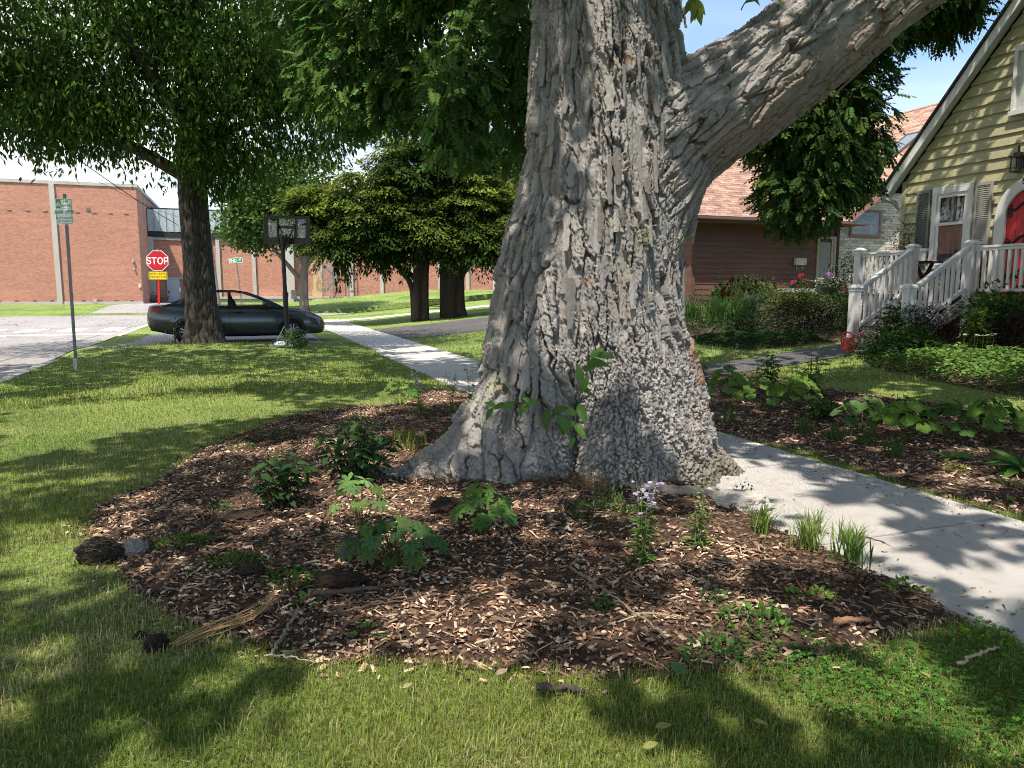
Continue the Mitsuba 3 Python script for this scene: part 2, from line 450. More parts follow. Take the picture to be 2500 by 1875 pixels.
def chips(P, n, seed, far=1.0, spill=0.0):
    r = np.random.default_rng(seed)
    x0, y0, x1, y1 = P.bounds
    q = r.uniform((x0 - spill, y0 - spill), (x1 + spill, y1 + spill), (n * 3, 2))
    Pb = P.buffer(spill)
    q = q[shapely.contains_xy(Pb, q[:, 0], q[:, 1])]
    if spill:
        out = ~shapely.contains_xy(P, q[:, 0], q[:, 1])
        q = q[~out | (r.random(len(q)) < .22)]
    dens = fbm(q[:, 0] * 1.4, q[:, 1] * 1.4, 0, 3, seed)
    q = q[r.random(len(q)) < np.clip(.35 + 1.6 * (dens - .3), .25, 1)][:n]
    n = len(q)
    z = bed_z(q[:, 0], q[:, 1])
    strand = r.random(n) < .22
    L = np.where(strand, np.exp(r.normal(math.log(.055), .4, n)), np.exp(r.normal(math.log(.021), .5, n))).clip(.008, .15) * far
    W = np.where(strand, r.uniform(.003, .008, n), np.minimum(L * r.uniform(.22, .75, n), .024)) * np.clip(far, 1, 1.4)
    H = r.uniform(.003, .009, n)
    ang = r.uniform(0, 2 * np.pi, n)
    Y = np.stack([np.cos(ang), np.sin(ang), r.normal(0, .24, n)], 1)
    N = np.stack([r.normal(0, .36, n), r.normal(0, .36, n), np.ones(n)], 1)
    X, Y, Z = frames(Y, N)
    # a splintered chip: skewed four-sided outline with a broken ridge
    tv = np.array([[-.5, -.46, 0], [.42, -.5, 0], [.5, .40, 0], [-.34, .5, 0], [-.12, -.3, 1], [.16, .28, .8]])
    tf = np.array([[0, 1, 4], [1, 2, 5], [1, 5, 4], [2, 3, 5], [3, 0, 4], [3, 4, 5]])
    P3 = np.c_[q, z + H * .3 + r.uniform(0, .012, n)]
    v, f = scatter(tv, tf, P3, X, Y, Z, np.stack([W, L, H], 1))
    w = np.array([.13, .14, .14, .14, .14, .13, .08, .06, .08])
    damp = fbm(q[:, 0] * 1.1, q[:, 1] * 1.1, 7, 3, 8)
    k = r.choice(9, n, p=w / w.sum())
    c = CHIPC[k] * r.uniform(.65, 1.35, (n, 1)) * (.42 + .80 * sst(.3, .58, damp))[:, None]
    return v, f, np.repeat(c, len(tv), 0)


v, f, c = chips(BED, 44000, 21, spill=.13)
add('wood_chips', (v, f), 'm_vc', color=c, label='brown wood chip mulch covering the bed round the big tree', kind='stuff')
v, f, c = chips(BED_R, 14000, 22, 1.25, spill=.12)
add('wood_chips', (v, f), 'm_vc', color=c, label='brown wood chip mulch in the bed right of the sidewalk', kind='stuff')


# ------------------------------------------------------------------ lawn grass
def is_lawn(x, y, margin=0.0):
    u, v = UV(x, y)
    ok = (u > CURB - .08) & ~((u > SW0 - .03) & (u < SW1 + .03) & (v < 38)) & ~((u < SW0) & (v > 20.35) & (v < 26.7)) & ~((u > SW1) & (v > 22.3) & (v < 28.4)) & ~((u > SW1) & (u < 10.8) & (v > 9.4) & (v < 10.6))
    for P in (BED, BED_R, HOUSE_BED, GARDEN):
        ok &= ~shapely.contains_xy(P.buffer(-.03), x, y)
    return ok & (u < 13)


def grass_field(n, r0, r1, seed, half=0.86, power=1.0):
    r = np.random.default_rng(seed)
    t = r.random(n)
    rad = r0 * (r1 / r0) ** t if power else np.sqrt(r0 ** 2 + t * (r1 ** 2 - r0 ** 2))
    a = r.uniform(-half, half, n)
    x, y = rad * np.sin(a), rad * np.cos(a)
    keep = is_lawn(x, y)
    return x[keep], y[keep], rad[keep], r


def blades(x, y, rad, r, h0, w0, tri, straw=.16):
    n = len(x)
    big = fbm(x * .8, y * .8, 0, 3, 31)
    h = h0 * np.exp(r.normal(0, .32, n)) * (.75 + .6 * big)
    w = w0 * r.uniform(.7, 1.3, n)
    ang = r.uniform(0, 2 * np.pi, n)
    lean = np.abs(r.normal(0, .55, n)).clip(0, 1.3)
    dirn = np.stack([np.cos(ang), np.sin(ang)], 1)
    base = np.c_[x, y, terrain(x, y) - .006]
    side = np.c_[-dirn[:, 1], dirn[:, 0], np.zeros(n)] * w[:, None]
    mid = base + np.c_[dirn * (h * .25 * lean)[:, None], h * .55]
    tip = base + np.c_[dirn * (h * .85 * lean)[:, None], h * (1 - .35 * lean.clip(0, 1))]
    if tri:
        v = np.stack([base - side, base + side, tip], 1)
        tf = np.array([[0, 1, 2]])
    else:
        v = np.stack([base - side * .8, base + side * .8, mid - side, mid + side, tip], 1)
        tf = np.array([[0, 1, 3], [0, 3, 2], [2, 3, 4]])
    k = v.shape[1]
    f = (tf[None] + (np.arange(n) * k)[:, None, None]).reshape(-1, 3)
    dry = sst(.42, .66, fbm(x * 1.3, y * 1.3, 5, 3, 77)) * straw * 2.4
    g = np.array([.125, .190, .035]) * (1 - big[:, None]) + np.array([.270, .320, .085]) * big[:, None]
    g = g * r.uniform(.65, 1.4, (n, 1))
    s = np.array([.46, .42, .24]) * r.uniform(.7, 1.25, (n, 1))
    isd = r.random(n) < straw * .5 + dry
    c = np.where(isd[:, None], s, g)
    return v.reshape(-1, 3), f, np.repeat(c, k, 0)


x, y, rad, r = grass_field(175000, 2.0, 5.2, 41, .95)
mb = MB().add(*blades(x, y, rad, r, .036, .0014, False, .20))
x, y, rad, r = grass_field(190000, 5.0, 11.5, 42, .9)
mb.add(*blades(x, y, rad, r, .042, .0032, True, .12))
x, y, rad, r = grass_field(110000, 11.0, 24.0, 43, .85)
mb.add(*blades(x, y, rad, r, .055, .0085, True, .07))
mb.put('grass', 'm_leaf', label='short green lawn grass with dry straw patches', kind='stuff')

# ------------------------------------------------------------------ the big tree
scene['m_bark'] = vc(roughness=.92, specular=.12)
CH_TRUNK = [(.56, 6.16, -.3, .66), (.58, 6.14, .5, .67), (.62, 6.08, 1.25, .67), (.69, 6.05, 1.95, .64), (.73, 6.05, 2.6, .595), (.74, 6.05, 3.7, .535), (.70, 6.1, 5.2, .49), (.5, 6.3, 7.5, .38), (.3, 6.5, 10, .24)]
CH_LIMB = [(.88, 6.02, 1.78, .43), (1.20, 6.02, 2.66, .43), (1.88, 6.03, 3.08, .395), (3.0, 6.1, 3.92, .355), (4.5, 6.2, 5.0, .31), (6.3, 6.1, 6.0, .24), (8.2, 6.6, 6.9, .15)]
ROOTS = [[(.42, 5.98, 1.25, .50), (.0, 5.74, .50, .33), (-.35, 5.62, .17, .22), (-.72, 5.58, .02, .14), (-1.10, 5.62, -.06, .08)],
         [(.52, 6.03, 1.8, .58), (.10, 5.70, .50, .36), (-.06, 5.56, -.05, .33)],
         [(.36, 5.93, 1.0, .44), (.22, 5.62, -.05, .32)],
         [(.80, 5.98, 1.6, .50), (.90, 5.68, .4, .38), (.88, 5.58, -.05, .38)],
         [(.74, 6.02, 1.7, .46), (1.08, 5.84, .50, .38), (1.32, 5.72, -.08, .36)],
         [(1.12, 6.02, .8, .40), (1.50, 5.92, .12, .23), (1.80, 5.84, -.07, .12)],
         [(.4, 6.3, .9, .5), (-.3, 7.0, -.05, .25)], [(.9, 6.3, .9, .5), (1.4, 7.0, -.05, .25)]]


def chain(p, ch):
    """distance to a tapered chain, and arc length along it"""
    best, sbest, s0 = np.full(len(p), 9.0), np.zeros(len(p)), 0.0
    for a, b in zip(ch[:-1], ch[1:]):
        A, B = np.array(a[:3]), np.array(b[:3])
        ba = B - A
        L2 = ba @ ba
        h = np.clip(((p - A) @ ba) / L2, 0, 1)
        d = np.linalg.norm(p - A - h[:, None] * ba, axis=1) - (a[3] + (b[3] - a[3]) * h)
        m = d < best
        best = np.where(m, d, best)
        sbest = np.where(m, s0 + h * math.sqrt(L2), sbest)
        s0 += math.sqrt(L2)
    return best, sbest


def smin(a, b, k):
    h = np.clip(.5 + .5 * (b - a) / k, 0, 1)
    return b * (1 - h) + a * h - k * h * (1 - h)


def tree_f(p):
    d = smin(chain(p, CH_TRUNK)[0], chain(p, CH_LIMB)[0], .16)
    e = None
    for k, c in enumerate(ROOTS):
        e_ = chain(p, c)[0]
        d = smin(d, e_, .13 if k not in (1, 2, 3) else .09)
    # fluting and lumps
    th = np.arctan2(p[:, 0] - .62, -(p[:, 1] - 6.08))
    d = d + .045 * (nz(th * 2.6 + 20, p[:, 2] * .55, 1, 3) - .5) * 2 * (1 - sst(2.2, 3.2, p[:, 2])) + .03 * (nz(p[:, 0] * 3, p[:, 1] * 3, p[:, 2] * 2.2, 8) - .5)
    # the dark cleft between the two front flares
    cl = np.exp(-((p[:, 0] - .47 - .03 * np.sin(p[:, 2] * 4)) / .055) ** 2) * (1 - sst(.55, 1.05, p[:, 2])) * (p[:, 1] < 6)
    return d + .16 * cl


def surface_nets(f, lo, hi, h):
    n = [int(math.ceil((b - a) / h)) + 1 for a, b in zip(lo, hi)]
    ax = [a + h * np.arange(k) for a, k in zip(lo, n)]
    st = 4
    ca = [x_[::st] for x_ in ax]
    g = np.stack(np.meshgrid(*ca, indexing='ij'), -1)
    cval = f(g.reshape(-1, 3)).reshape(g.shape[:3])
    up = cval
    for d in range(3):
        up = np.repeat(up, st, d)
    pad = [(0, max(0, n[d] - up.shape[d])) for d in range(3)]
    val = np.pad(up, pad, mode='edge')[:n[0], :n[1], :n[2]].astype(np.float32)
    near = np.argwhere(np.abs(val) < h * st * 1.9)
    val[tuple(near.T)] = f(np.array(lo) + near * h)
    ins = val < 0
    corners = [(a, b, c) for a in (0, 1) for b in (0, 1) for c in (0, 1)]
    sl = lambda arr, o: arr[o[0]:arr.shape[0] - 1 + o[0], o[1]:arr.shape[1] - 1 + o[1], o[2]:arr.shape[2] - 1 + o[2]]
    cnt = sum(sl(ins, o).astype(np.int8) for o in corners)
    act = (cnt > 0) & (cnt < 8)
    idx = np.full(act.shape, -1, np.int64)
    cells = np.argwhere(act)
    idx[act] = np.arange(len(cells))
    cv = np.stack([sl(val, o)[act] for o in corners], 1)
    acc, num = np.zeros((len(cells), 3)), np.zeros(len(cells))
    for i in range(8):
        for j in range(i + 1, 8):
            a, b = np.array(corners[i]), np.array(corners[j])
            if np.abs(a - b).sum() != 1:
                continue
            va, vb = cv[:, i], cv[:, j]
            m = (va < 0) != (vb < 0)
            t = np.where(m, va / np.where(m, va - vb, 1), 0)
            acc += m[:, None] * (a + t[:, None] * (b - a))
            num += m
    v = np.array(lo) + (cells + acc / num[:, None]) * h
    quads = []
    for d in range(3):
        e1, e2 = [(1, 2), (2, 0), (0, 1)][d]
        a = np.moveaxis(ins, (d, e1, e2), (0, 1, 2))
        I = np.moveaxis(idx, (d, e1, e2), (0, 1, 2))
        s = a[:-1, 1:-1, 1:-1] != a[1:, 1:-1, 1:-1]
        q = np.argwhere(s)
        i, j, k = q[:, 0], q[:, 1] + 1, q[:, 2] + 1
        quad = np.stack([I[i, j - 1, k - 1], I[i, j, k - 1], I[i, j, k], I[i, j - 1, k]], 1)
        flip = ~a[i, j, k]
        quad[flip] = quad[flip][:, ::-1]
        quads.append(quad)
    q = np.vstack(quads)
    q = q[(q >= 0).all(1)]
    return v, np.vstack([q[:, [0, 1, 2]], q[:, [0, 2, 3]]])


def hash2(i, j, s):
    h = (i.astype(np.int64) * 374761393 + j.astype(np.int64) * 668265263 + s * 144665) & 0xFFFFFFFF
    h = ((h ^ (h >> 13)) * 1274126177) & 0xFFFFFFFF
    return ((h ^ (h >> 16)) & 0xFFFFFF) / 16777215.0


def vor(a, b, seed):
    """F1, F2, cell random, offset to the cell centre"""
    ia, ib = np.floor(a), np.floor(b)
    f1, f2, r, ox, oy = np.full(a.shape, 9.), np.full(a.shape, 9.), np.zeros(a.shape), np.zeros(a.shape), np.zeros(a.shape)
    for i in (-1, 0, 1):
        for j in (-1, 0, 1):
            ca, cb = ia + i, ib + j
            x = ca + .1 + .8 * hash2(ca, cb, seed) - a
            y = cb + .1 + .8 * hash2(ca, cb, seed + 1) - b
            d = np.sqrt(x * x + y * y)
            m = d < f1
            f2 = np.where(m, f1, np.minimum(f2, d))
            r = np.where(m, hash2(ca, cb, seed + 2), r)
            ox, oy = np.where(m, x, ox), np.where(m, y, oy)
            f1 = np.where(m, d, f1)
    return f1, f2, r, ox, oy


def bark(s, t, low, rough, seed):
    """height of the bark in metres and a plate random number, in coordinates along (s) and across (t) the grain"""
    w1 = (fbm(s * 5, t * 9, seed, 3, seed) - .5)
    w2 = (fbm(s * 14, t * 22, seed + 5, 3, seed + 1) - .5)
    w3 = (nz(s * 60, t * 80, seed + 7, 4) - .5)
    T1, S1 = t + .045 * w1 + .030 * w2 + .007 * w3, s + .16 * w1 + .09 * w2 + .014 * w3
    f1, f2, r, ox, oy = vor(T1 / .070, S1 / .52, seed)
    edge = f2 - f1
    plate = sst(.01, .10, edge)
    side = np.where(r > .35, 1, -.6)
    h = plate * (.004 + .040 * r ** 1.3 + .026 * np.clip(oy, -.5, .5) + .022 * side * np.clip(ox, -.5, .5)) - .030 * (1 - plate)
    f1b, f2b, rb, oxb, oyb = vor(T1 / .030 + 7, S1 / .17 + 3, seed + 10)
    pb = sst(.0, .13, f2b - f1b)
    h = h * (1 - .35 * low) + (pb - .5) * .009 + (1 - .4 * low) * (.010 * (rb - .5) + .011 * np.clip(oyb, -.5, .5) + .006 * np.clip(oxb, -.5, .5))
    # long open fissures along the grain
    fz = np.abs(fbm(T1 * 11, S1 * .9, seed + 9, 2, seed + 6) - .5)
    h = h - .030 * (1 - sst(.0, .035, fz)) * (1 - low) * sst(.42, .6, nz(t * 3, s * 1.3, seed + 2, 3))
    gone = sst(.585, .615, fbm(T1 * 7.5, S1 * 1.5, seed + 12, 3, seed + 8)) * (1 - low)
    h = h * (1 - .75 * gone) - .022 * gone
    f1d, f2d, rd, _, oyd = vor(T1 / .015 + 5, S1 / .034 + 2, seed + 30)
    pd = sst(.02, .28, f2d - f1d)
    h = h + (pd - .6) * .0045 * (1 - .7 * gone) + .004 * (rd - .5)
    # small blocks, crumbly towards the ground
    f1c, f2c, rc, _, oyc = vor((T1 + .5 * w3 * .02) / .025, (S1 + .01 * w3) / .055, seed + 20)
    pc = sst(.02, .30, f2c - f1c)
    h = h + low * (.45 + 1.1 * nz(t * 5, s * 4, seed, 12)) * ((pc - .6) * .020 + .017 * (rc - .5))
    f = (fbm(s * 45, t * 70, seed + 2, 3, seed + 3) - .5)
    h = h + .009 * f * rough + .005 * w3
    dark = np.maximum(np.maximum((1 - plate) * (1 - .5 * low) * (1 - .6 * gone), .55 * (1 - pb) * (1 - low) * (1 - gone)), low * (1 - pc) * .85)
    return h, r, rb, 1 - dark, pb


bv, bf = surface_nets(tree_f, (-1.35, 4.95, -.12), (4.4, 7.35, 4.6), .029)
eye = np.array([0, 0, 1.5])
K = np.array([[1, -1, -1], [-1, -1, 1], [-1, 1, -1], [1, 1, 1.0]])
for it in range(2):
    bn = sum(k * tree_f(bv + .012 * k)[:, None] for k in K)
    bn /= np.linalg.norm(bn, axis=1, keepdims=True) + 1e-12
    if it == 0:
        bv = bv - bn * np.clip(tree_f(bv), -.025, .025)[:, None]
for it in range(2):
    a, b, c = (bv[bf[:, k]] for k in range(3))
    nrm = np.cross(b - a, c - a)
    nrm /= np.linalg.norm(nrm, axis=1, keepdims=True) + 1e-12
    cen = (a + b + c) / 3
    view = eye - cen
    view /= np.linalg.norm(view, axis=1, keepdims=True)
    if it == 0 and ((nrm * (cen - [.6, 6.1, 1.5])).sum(1) > 0).mean() < .5:
        bf = bf[:, ::-1]
        nrm = -nrm
    el = (cen[:, 2] - 1.5) / cen[:, 1]
    sel = ((nrm * view).sum(1) > (-.25 if it == 0 else .0)) & (el < .46)
    bv, bf, at_ = trimesh.remesh.subdivide(bv, bf, face_index=np.flatnonzero(sel), vertex_attributes={'n': bn})
    bn = at_['n']
bn /= np.linalg.norm(bn, axis=1, keepdims=True) + 1e-12
ft, st_ = chain(bv, CH_TRUNK)
fl, sl_ = chain(bv, CH_LIMB)
fr = np.min([chain(bv, c)[0] for c in ROOTS], axis=0)
th = np.arctan2(bv[:, 0] - .64, -(bv[:, 1] - 6.08))
rho = np.hypot(bv[:, 0] - .64, bv[:, 1] - 6.08)
st = bv[:, 2] - .75 * np.clip(rho - .62, 0, 2) - .25 * (bv[:, 0] - .64) * sst(1.2, 2.6, bv[:, 2]) * 0
tt = th * .70 + .10 * (bv[:, 2])
ax = np.array([.72, .03, .69])
ax /= np.linalg.norm(ax)
q = bv - np.array([1.27, 6.02, 2.63])
ls = q @ ax
la = np.cross(ax, [0, -1, 0])
la /= np.linalg.norm(la)
lb = np.cross(ax, la)
lt = np.arctan2(q @ la, -(q @ lb)) * .42
low = np.clip(sst(1.5, .5, bv[:, 2]) * sst(.15, .55, bv[:, 0] * .9 + .1 * fbm(bv[:, 0] * 3, bv[:, 2] * 3, 0, 3, 2)) + .35 * sst(.5, .1, bv[:, 2]), 0, 1)
wl = sst(-.06, .06, (np.minimum(ft, fr) - fl) + .10 * (fbm(bv[:, 0] * 5, bv[:, 2] * 5, 2, 3, 4) - .5))
h1, r1, rb1, pl1, pb1 = bark(st, tt, low, 1.0, 40)
h2, r2, rb2, pl2, pb2 = bark(ls, lt, 0 * low, .8, 60)
under = sst(.1, -.5, bn[:, 2]) * wl
hh = h1 * (1 - wl) + h2 * wl * (1 - .35 * under)
rr, rb_, pl, pb = (x1 * (1 - wl) + x2 * wl for x1, x2 in ((r1, r2), (rb1, rb2), (pl1, pl2), (pb1, pb2)))
tv = bv + bn * hh[:, None]
n1 = fbm(bv[:, 0] * 2.2, bv[:, 1] * 2.2, bv[:, 2] * 1.6, 3, 51)
n2 = fbm(bv[:, 0] * 14, bv[:, 1] * 14, bv[:, 2] * 9, 3, 52)
n3 = fbm(bv[:, 0] * 60, bv[:, 1] * 60, bv[:, 2] * 50, 2, 53)
mixc = lambda a, b, t: np.asarray(a) * (1 - t[:, None]) + np.asarray(b) * t[:, None]
col = mixc((.21, .205, .20), (.36, .35, .34), np.clip(.25 + .5 * rb_ + .5 * (n2 - .5) * 2, 0, 1))
col = mixc(col, (.45, .44, .43), np.clip(low * (n3 * 1.3 - .1), 0, 1))
col = mixc(col, (.27, .275, .175), sst(.56, .72, n1 * .6 + n2 * .4) * (1 - low) * .75)
col = mixc(col, (.075, .066, .058), (1 - pl) * .85)
col = mixc(col, (.215, .165, .125), under * .7)
col = mixc(col, (.26, .17, .11), sst(.66, .72, n2) * sst(.5, .7, rr) * .6 * (1 - low))
col = mixc(col, (.27, .16, .10), sst(1.30, 1.42, bv[:, 0]) * sst(1.6, 1.2, bv[:, 2]) * sst(.3, .6, bv[:, 2]) * sst(.45, .6, n2) * .8)
col = mixc(col, (.17, .155, .11), sst(.5, .05, bv[:, 2]) * sst(.9, 1.5, bv[:, 0]) * .8)
col *= (.76 + .28 * n3)[:, None]
BIG = thing('big_tree', 'huge old tree with a grey flaking trunk and a thick limb rising to the right', 'tree')
add('trunk', (tv, bf), 'm_bark', BIG, smooth=True, color=col)
BKN, BKV, BKC, wlq = bn[::3], tv[::3], col[::3], wl[::3]
BKAX = np.where((wl > .5)[::3, None], ax, np.array([0, 0, 1.0]) - .7 * np.c_[(bv[:, 0] - .64) / rho, (bv[:, 1] - 6.08) / rho, 0 * rho][::3] * sst(1.2, .3, bv[::3, 2])[:, None])


def shake_plates(n, seed):
    """loose plates of bark that stand off the trunk at their lower ends"""
    r = np.random.default_rng(seed)
    ok = np.flatnonzero((BKV[:, 2] > .75) & (BKV[:, 2] < 4.2) & (BKN[:, 1] < .25) & ((BKV[:, 2] > 1.4) | (BKV[:, 0] < .25)))
    done = 0
    for i in r.choice(ok, n * 3, replace=False):
        if done >= n:
            break
        if wlq[i] > .5 and r.random() > .25:
            continue
        if r.random() > .35 + .65 * (fbm(BKV[i, 0] * 2, BKV[i, 2] * 1.2, 3, 2, 9) > .45):
            continue
        p, nn = BKV[i], BKN[i]
        a = BKAX[i] - nn * (BKAX[i] @ nn)
        a /= np.linalg.norm(a)
        b = np.cross(nn, a)
        L, W = r.uniform(.10, .38), r.uniform(.014, .040)
        k = 9
        sgrid = np.linspace(0, 1, k)
        half = W * (.55 + .45 * np.sin(np.pi * np.clip(sgrid * .9 + .08, 0, 1))) * r.uniform(.55, 1.3, k)
        half2 = W * (.55 + .45 * np.sin(np.pi * np.clip(sgrid * .9 + .08, 0, 1))) * r.uniform(.55, 1.3, k)
        lift = r.uniform(.006, .026) * (sgrid) ** 1.6 + .003
        mid = p + nn * (lift[:, None] + .004) - a * ((sgrid - .4) * L)[:, None]
        j = r.normal(0, .004, k)
        lft, rgt = mid - b * half[:, None] - nn * .006, mid + b * half2[:, None] - nn * .006
        mid = mid + b * j[:, None] + nn * .004
        top = np.stack([lft, mid, rgt], 1).reshape(-1, 3)
        th_ = nn * r.uniform(.005, .010)
        v = np.vstack([top, top - th_])
        f, m = [], 3 * k
        for q_ in range(k - 1):
            for w in (0, 1):
                o = q_ * 3 + w
                f += [[o, o + 1, o + 4, o + 3], [m + o, m + o + 3, m + o + 4, m + o + 1]]
            o = q_ * 3
            f += [[o, o + 3, m + o + 3, m + o], [o + 2, m + o + 2, m + o + 5, o + 5]]
        o = 3 * (k - 1)
        f += [[o, o + 1, m + o + 1, m + o], [o + 1, o + 2, m + o + 2, m + o + 1], [0, m, m + 1, 1], [1, m + 1, m + 2, 2]]
        c = BKC[i] * r.uniform(.6, 1.2)
        g = np.linspace(.92, 1.1, len(v))[:, None]
        add('bark_plate', (v, np.array(f)), 'm_bark', BIG, color=c * g)
        done += 1


shake_plates(190, 5)

# upper limbs and hidden crown
mb = MB()
rt = np.random.default_rng(9)
UP = [CH_TRUNK[4:], CH_LIMB[3:]]
for ch in UP:
    s_ = spline(ch, 22)
    s_ = s_[s_[:, 2] > 4.45]
    mb.add(*tube(s_[:, :3], s_[:, 3] * .97, 14), (.21, .19, .17))
BR = []
for st0, en in [((.7, 6.1, 5.2), (-4, 3, 9)), ((.7, 6.1, 5.6), (-6, 8, 9.2)), ((.6, 6.2, 6.2), (3, 1.5, 10)), ((.5, 6.3, 7), (-2, 0, 11)), ((.5, 6.3, 6.5), (-1.5, 11.5, 8.2)), ((4.5, 6.2, 5), (6, 1, 9)), ((4.5, 6.2, 5), (5.3, 9.0, 5.9)), ((6.3, 6.1, 6), (8.4, 10.5, 7.2)), ((.5, 6.3, 7.3), (3.5, 11.5, 9.5)), ((5.0, 6.2, 5.25), (4.3, 8.3, 5.2))]:
    a, b = np.array(st0), np.array(en)
    m = (a + b) / 2 + rt.normal(0, .4, 3) + [0, 0, .5]
    s_ = spline([a, m, b], 12)
    mb.add(*tube(s_, np.linspace(.15, .03, 12), 7), (.13, .115, .10))
    BR.append(s_)
mb.put('branch', 'm_vc', BIG, smooth=True)

# patches of ground and trunk meant to be sunlit; unseen crown is cut open above
LIT = [[(-6.01,8.45),(-5.94,9.50),(-4.78,10.58),(-3.69,10.58),(-2.73,9.12),(-2.75,8.45),(-3.36,8.36),(-3.93,7.87),(-4.23,6.86),(-4.54,6.34)],[(-6.53,10.68),(-6.19,11.19),(-6.08,12.79),(-4.88,13.07),(-4.22,12.12),(-4.59,11.30),(-5.30,10.68),(-5.62,10.03)],[(-7.97,19.30),(-7.67,20.65),(-6.94,18.99),(-7.20,17.84)],[(-5.98,18.25),(-5.61,18.99),(-4.98,17.57),(-5.41,16.82)],[(-3.97,15.00),(-3.41,15.49),(-2.98,14.35),(-3.64,14.10)],[(-6.87,9.70),(-6.83,10.21),(-6.41,9.86),(-6.29,9.12),(-6.35,8.95)],[(-3.19,4.41),(-3.08,4.64),(-2.61,4.50),(-2.26,4.01),(-2.32,3.67),(-2.46,3.55),(-2.60,3.55)],[(-2.72,4.59),(-2.55,4.79),(-2.27,4.41),(-2.26,4.01),(-2.50,4.16)],[(-0.80,2.14),(-0.76,2.39),(-0.69,2.66),(-0.38,2.77),(-0.10,2.66),(-0.08,2.47),(-0.20,2.33),(-0.24,2.14)],[(-2.16,2.92),(-2.04,3.00),(-1.84,2.84),(-1.86,2.66),(-1.98,2.66)],[(-1.35,2.18),(-1.11,2.39),(-0.87,2.33),(-0.83,2.07),(-1.20,2.03)],[(-0.21,2.14),(-0.13,2.28),(0.12,2.33),(0.48,2.23),(0.58,2.14),(0.48,2.01),(-0.15,2.01)],[(-0.55,3.23),(-0.40,3.38),(-0.12,3.33),(0.05,3.14),(0.03,2.84),(-0.23,2.77),(-0.44,2.88)],[(0.50,3.23),(0.71,3.41),(1.00,3.33),(1.30,3.28),(1.25,3.05),(0.97,2.92),(0.65,2.92),(0.50,3.05)],[(0.75,4.16),(1.00,4.59),(1.39,4.69),(1.72,4.41),(1.86,4.08),(1.84,3.80),(1.49,3.67),(1.12,3.73),(0.81,3.80)],[(-0.94,4.69),(-0.76,5.18),(-0.50,5.24),(-0.37,4.89),(-0.55,4.50),(-0.73,4.32)],[(-0.14,4.79),(0.01,5.06),(0.24,5.00),(0.26,4.74),(0.04,4.59)],[(-1.90,5.36),(-1.73,5.70),(-1.45,5.49),(-1.52,5.00),(-1.77,5.06)],[(-1.96,10.03),(-1.39,10.58),(-0.65,10.58),(-0.64,9.50),(-1.18,8.95),(-1.53,8.61),(-1.82,8.45)],[(1.07,2.77),(1.26,2.88),(1.51,2.84),(1.77,2.70),(1.70,2.44),(1.45,2.39),(1.16,2.47),(1.02,2.60)],[(1.56,2.36),(1.83,2.44),(1.65,2.18),(1.53,2.21)],[(1.58,5.36),(1.97,6.17),(2.34,6.09),(2.39,5.63),(2.07,5.18),(1.70,5.06)],[(1.80,4.79),(2.20,5.00),(2.82,4.95),(2.56,4.69),(2.25,4.32),(2.25,4.01),(2.58,3.93),(2.77,3.80),(2.45,3.33),(2.28,3.61),(2.07,3.86),(1.90,4.16)],[(3.18,5.11),(3.43,5.00),(3.44,4.75),(3.19,4.41),(3.11,4.79)],[(-4.49,22.41),(-3.35,23.42),(-2.57,21.84),(-2.88,20.12),(-4.00,20.65)],[(-2.52,16.82),(-1.65,17.84),(-1.10,16.35),(-2.03,15.49)],[(-3.08,18.25),(-2.48,18.99),(-1.92,18.25),(-2.52,17.57)],[(-2.55,13.07),(-1.86,13.53),(-1.45,12.93),(-1.05,11.30),(-1.71,11.88)],[(-2.88,20.12),(-1.91,20.60),(-0.55,18.98),(-0.61,17.15),(-1.68,18.11)],[(5.19,10.52),(5.88,10.58),(6.25,9.88),(6.14,9.31),(5.43,9.32),(5.13,9.89)],[(3.81,9.26),(4.56,9.60),(5.01,9.18),(5.39,8.48),(5.76,8.14),(5.47,7.72),(4.90,8.11),(4.31,8.69)],[(3.36,10.24),(3.88,10.60),(4.18,10.01),(3.64,8.70),(3.17,8.61),(2.97,9.01)],[(3.73,8.90),(4.27,9.10),(4.46,8.78),(4.16,8.40),(3.72,8.37)],[(3.42,5.83),(3.71,5.88),(3.72,5.54),(3.41,5.27),(3.29,5.48)],[(6.16,11.49),(7.00,11.81),(7.70,10.97),(6.17,8.74),(5.88,9.46),(5.59,10.28)],[(3.47,12.01),(4.08,12.01),(4.25,11.62),(3.61,11.48)],]
LIT += [[(.70, 5.65), (1.5, 5.6), (1.95, 6.3), (1.75, 6.95), (1.2, 6.95), (.8, 6.25)], [(.25, 5.85), (.7, 5.85), (.75, 6.2), (.35, 6.15)], [(1.25, 5.25), (1.85, 5.25), (1.85, 5.65), (1.25, 5.65)], [(-.35, 5.75), (-.05, 5.7), (.1, 5.95), (-.2, 6.0)], [(1.1, 7.0), (1.5, 7.0), (1.5, 7.3), (1.15, 7.3)], [(2.2, 6.95), (2.9, 7.1), (2.8, 7.4), (2.2, 7.2)]]
LITP = [Polygon(p).buffer(0.08) for p in LIT]


def in_gap(x, y):
    m = np.zeros(len(x), bool)
    for P in LITP:
        m |= shapely.contains_xy(P, x, y)
    return m


def in_view(p, margin=.05):
    """would a leaf of the unseen crown come into the camera frame"""
    fwd = p[:, 1] * math.cos(PITCH) - (p[:, 2] - 1.5) * math.sin(PITCH)
    upp = p[:, 1] * math.sin(PITCH) + (p[:, 2] - 1.5) * math.cos(PITCH)
    return (fwd > .3) & (np.abs(p[:, 0]) < (.70 + margin) * fwd) & (upp < (.525 + margin) * fwd)


def lush(n, r, base, var=.35, warm=.25):
    c = np.asarray(base) * np.exp(r.normal(0, var, (n, 1)))
    return c * np.stack([1 + warm * r.normal(0, 1, n) * .5, np.ones(n), 1 + .1 * r.normal(0, 1, n)], 1)


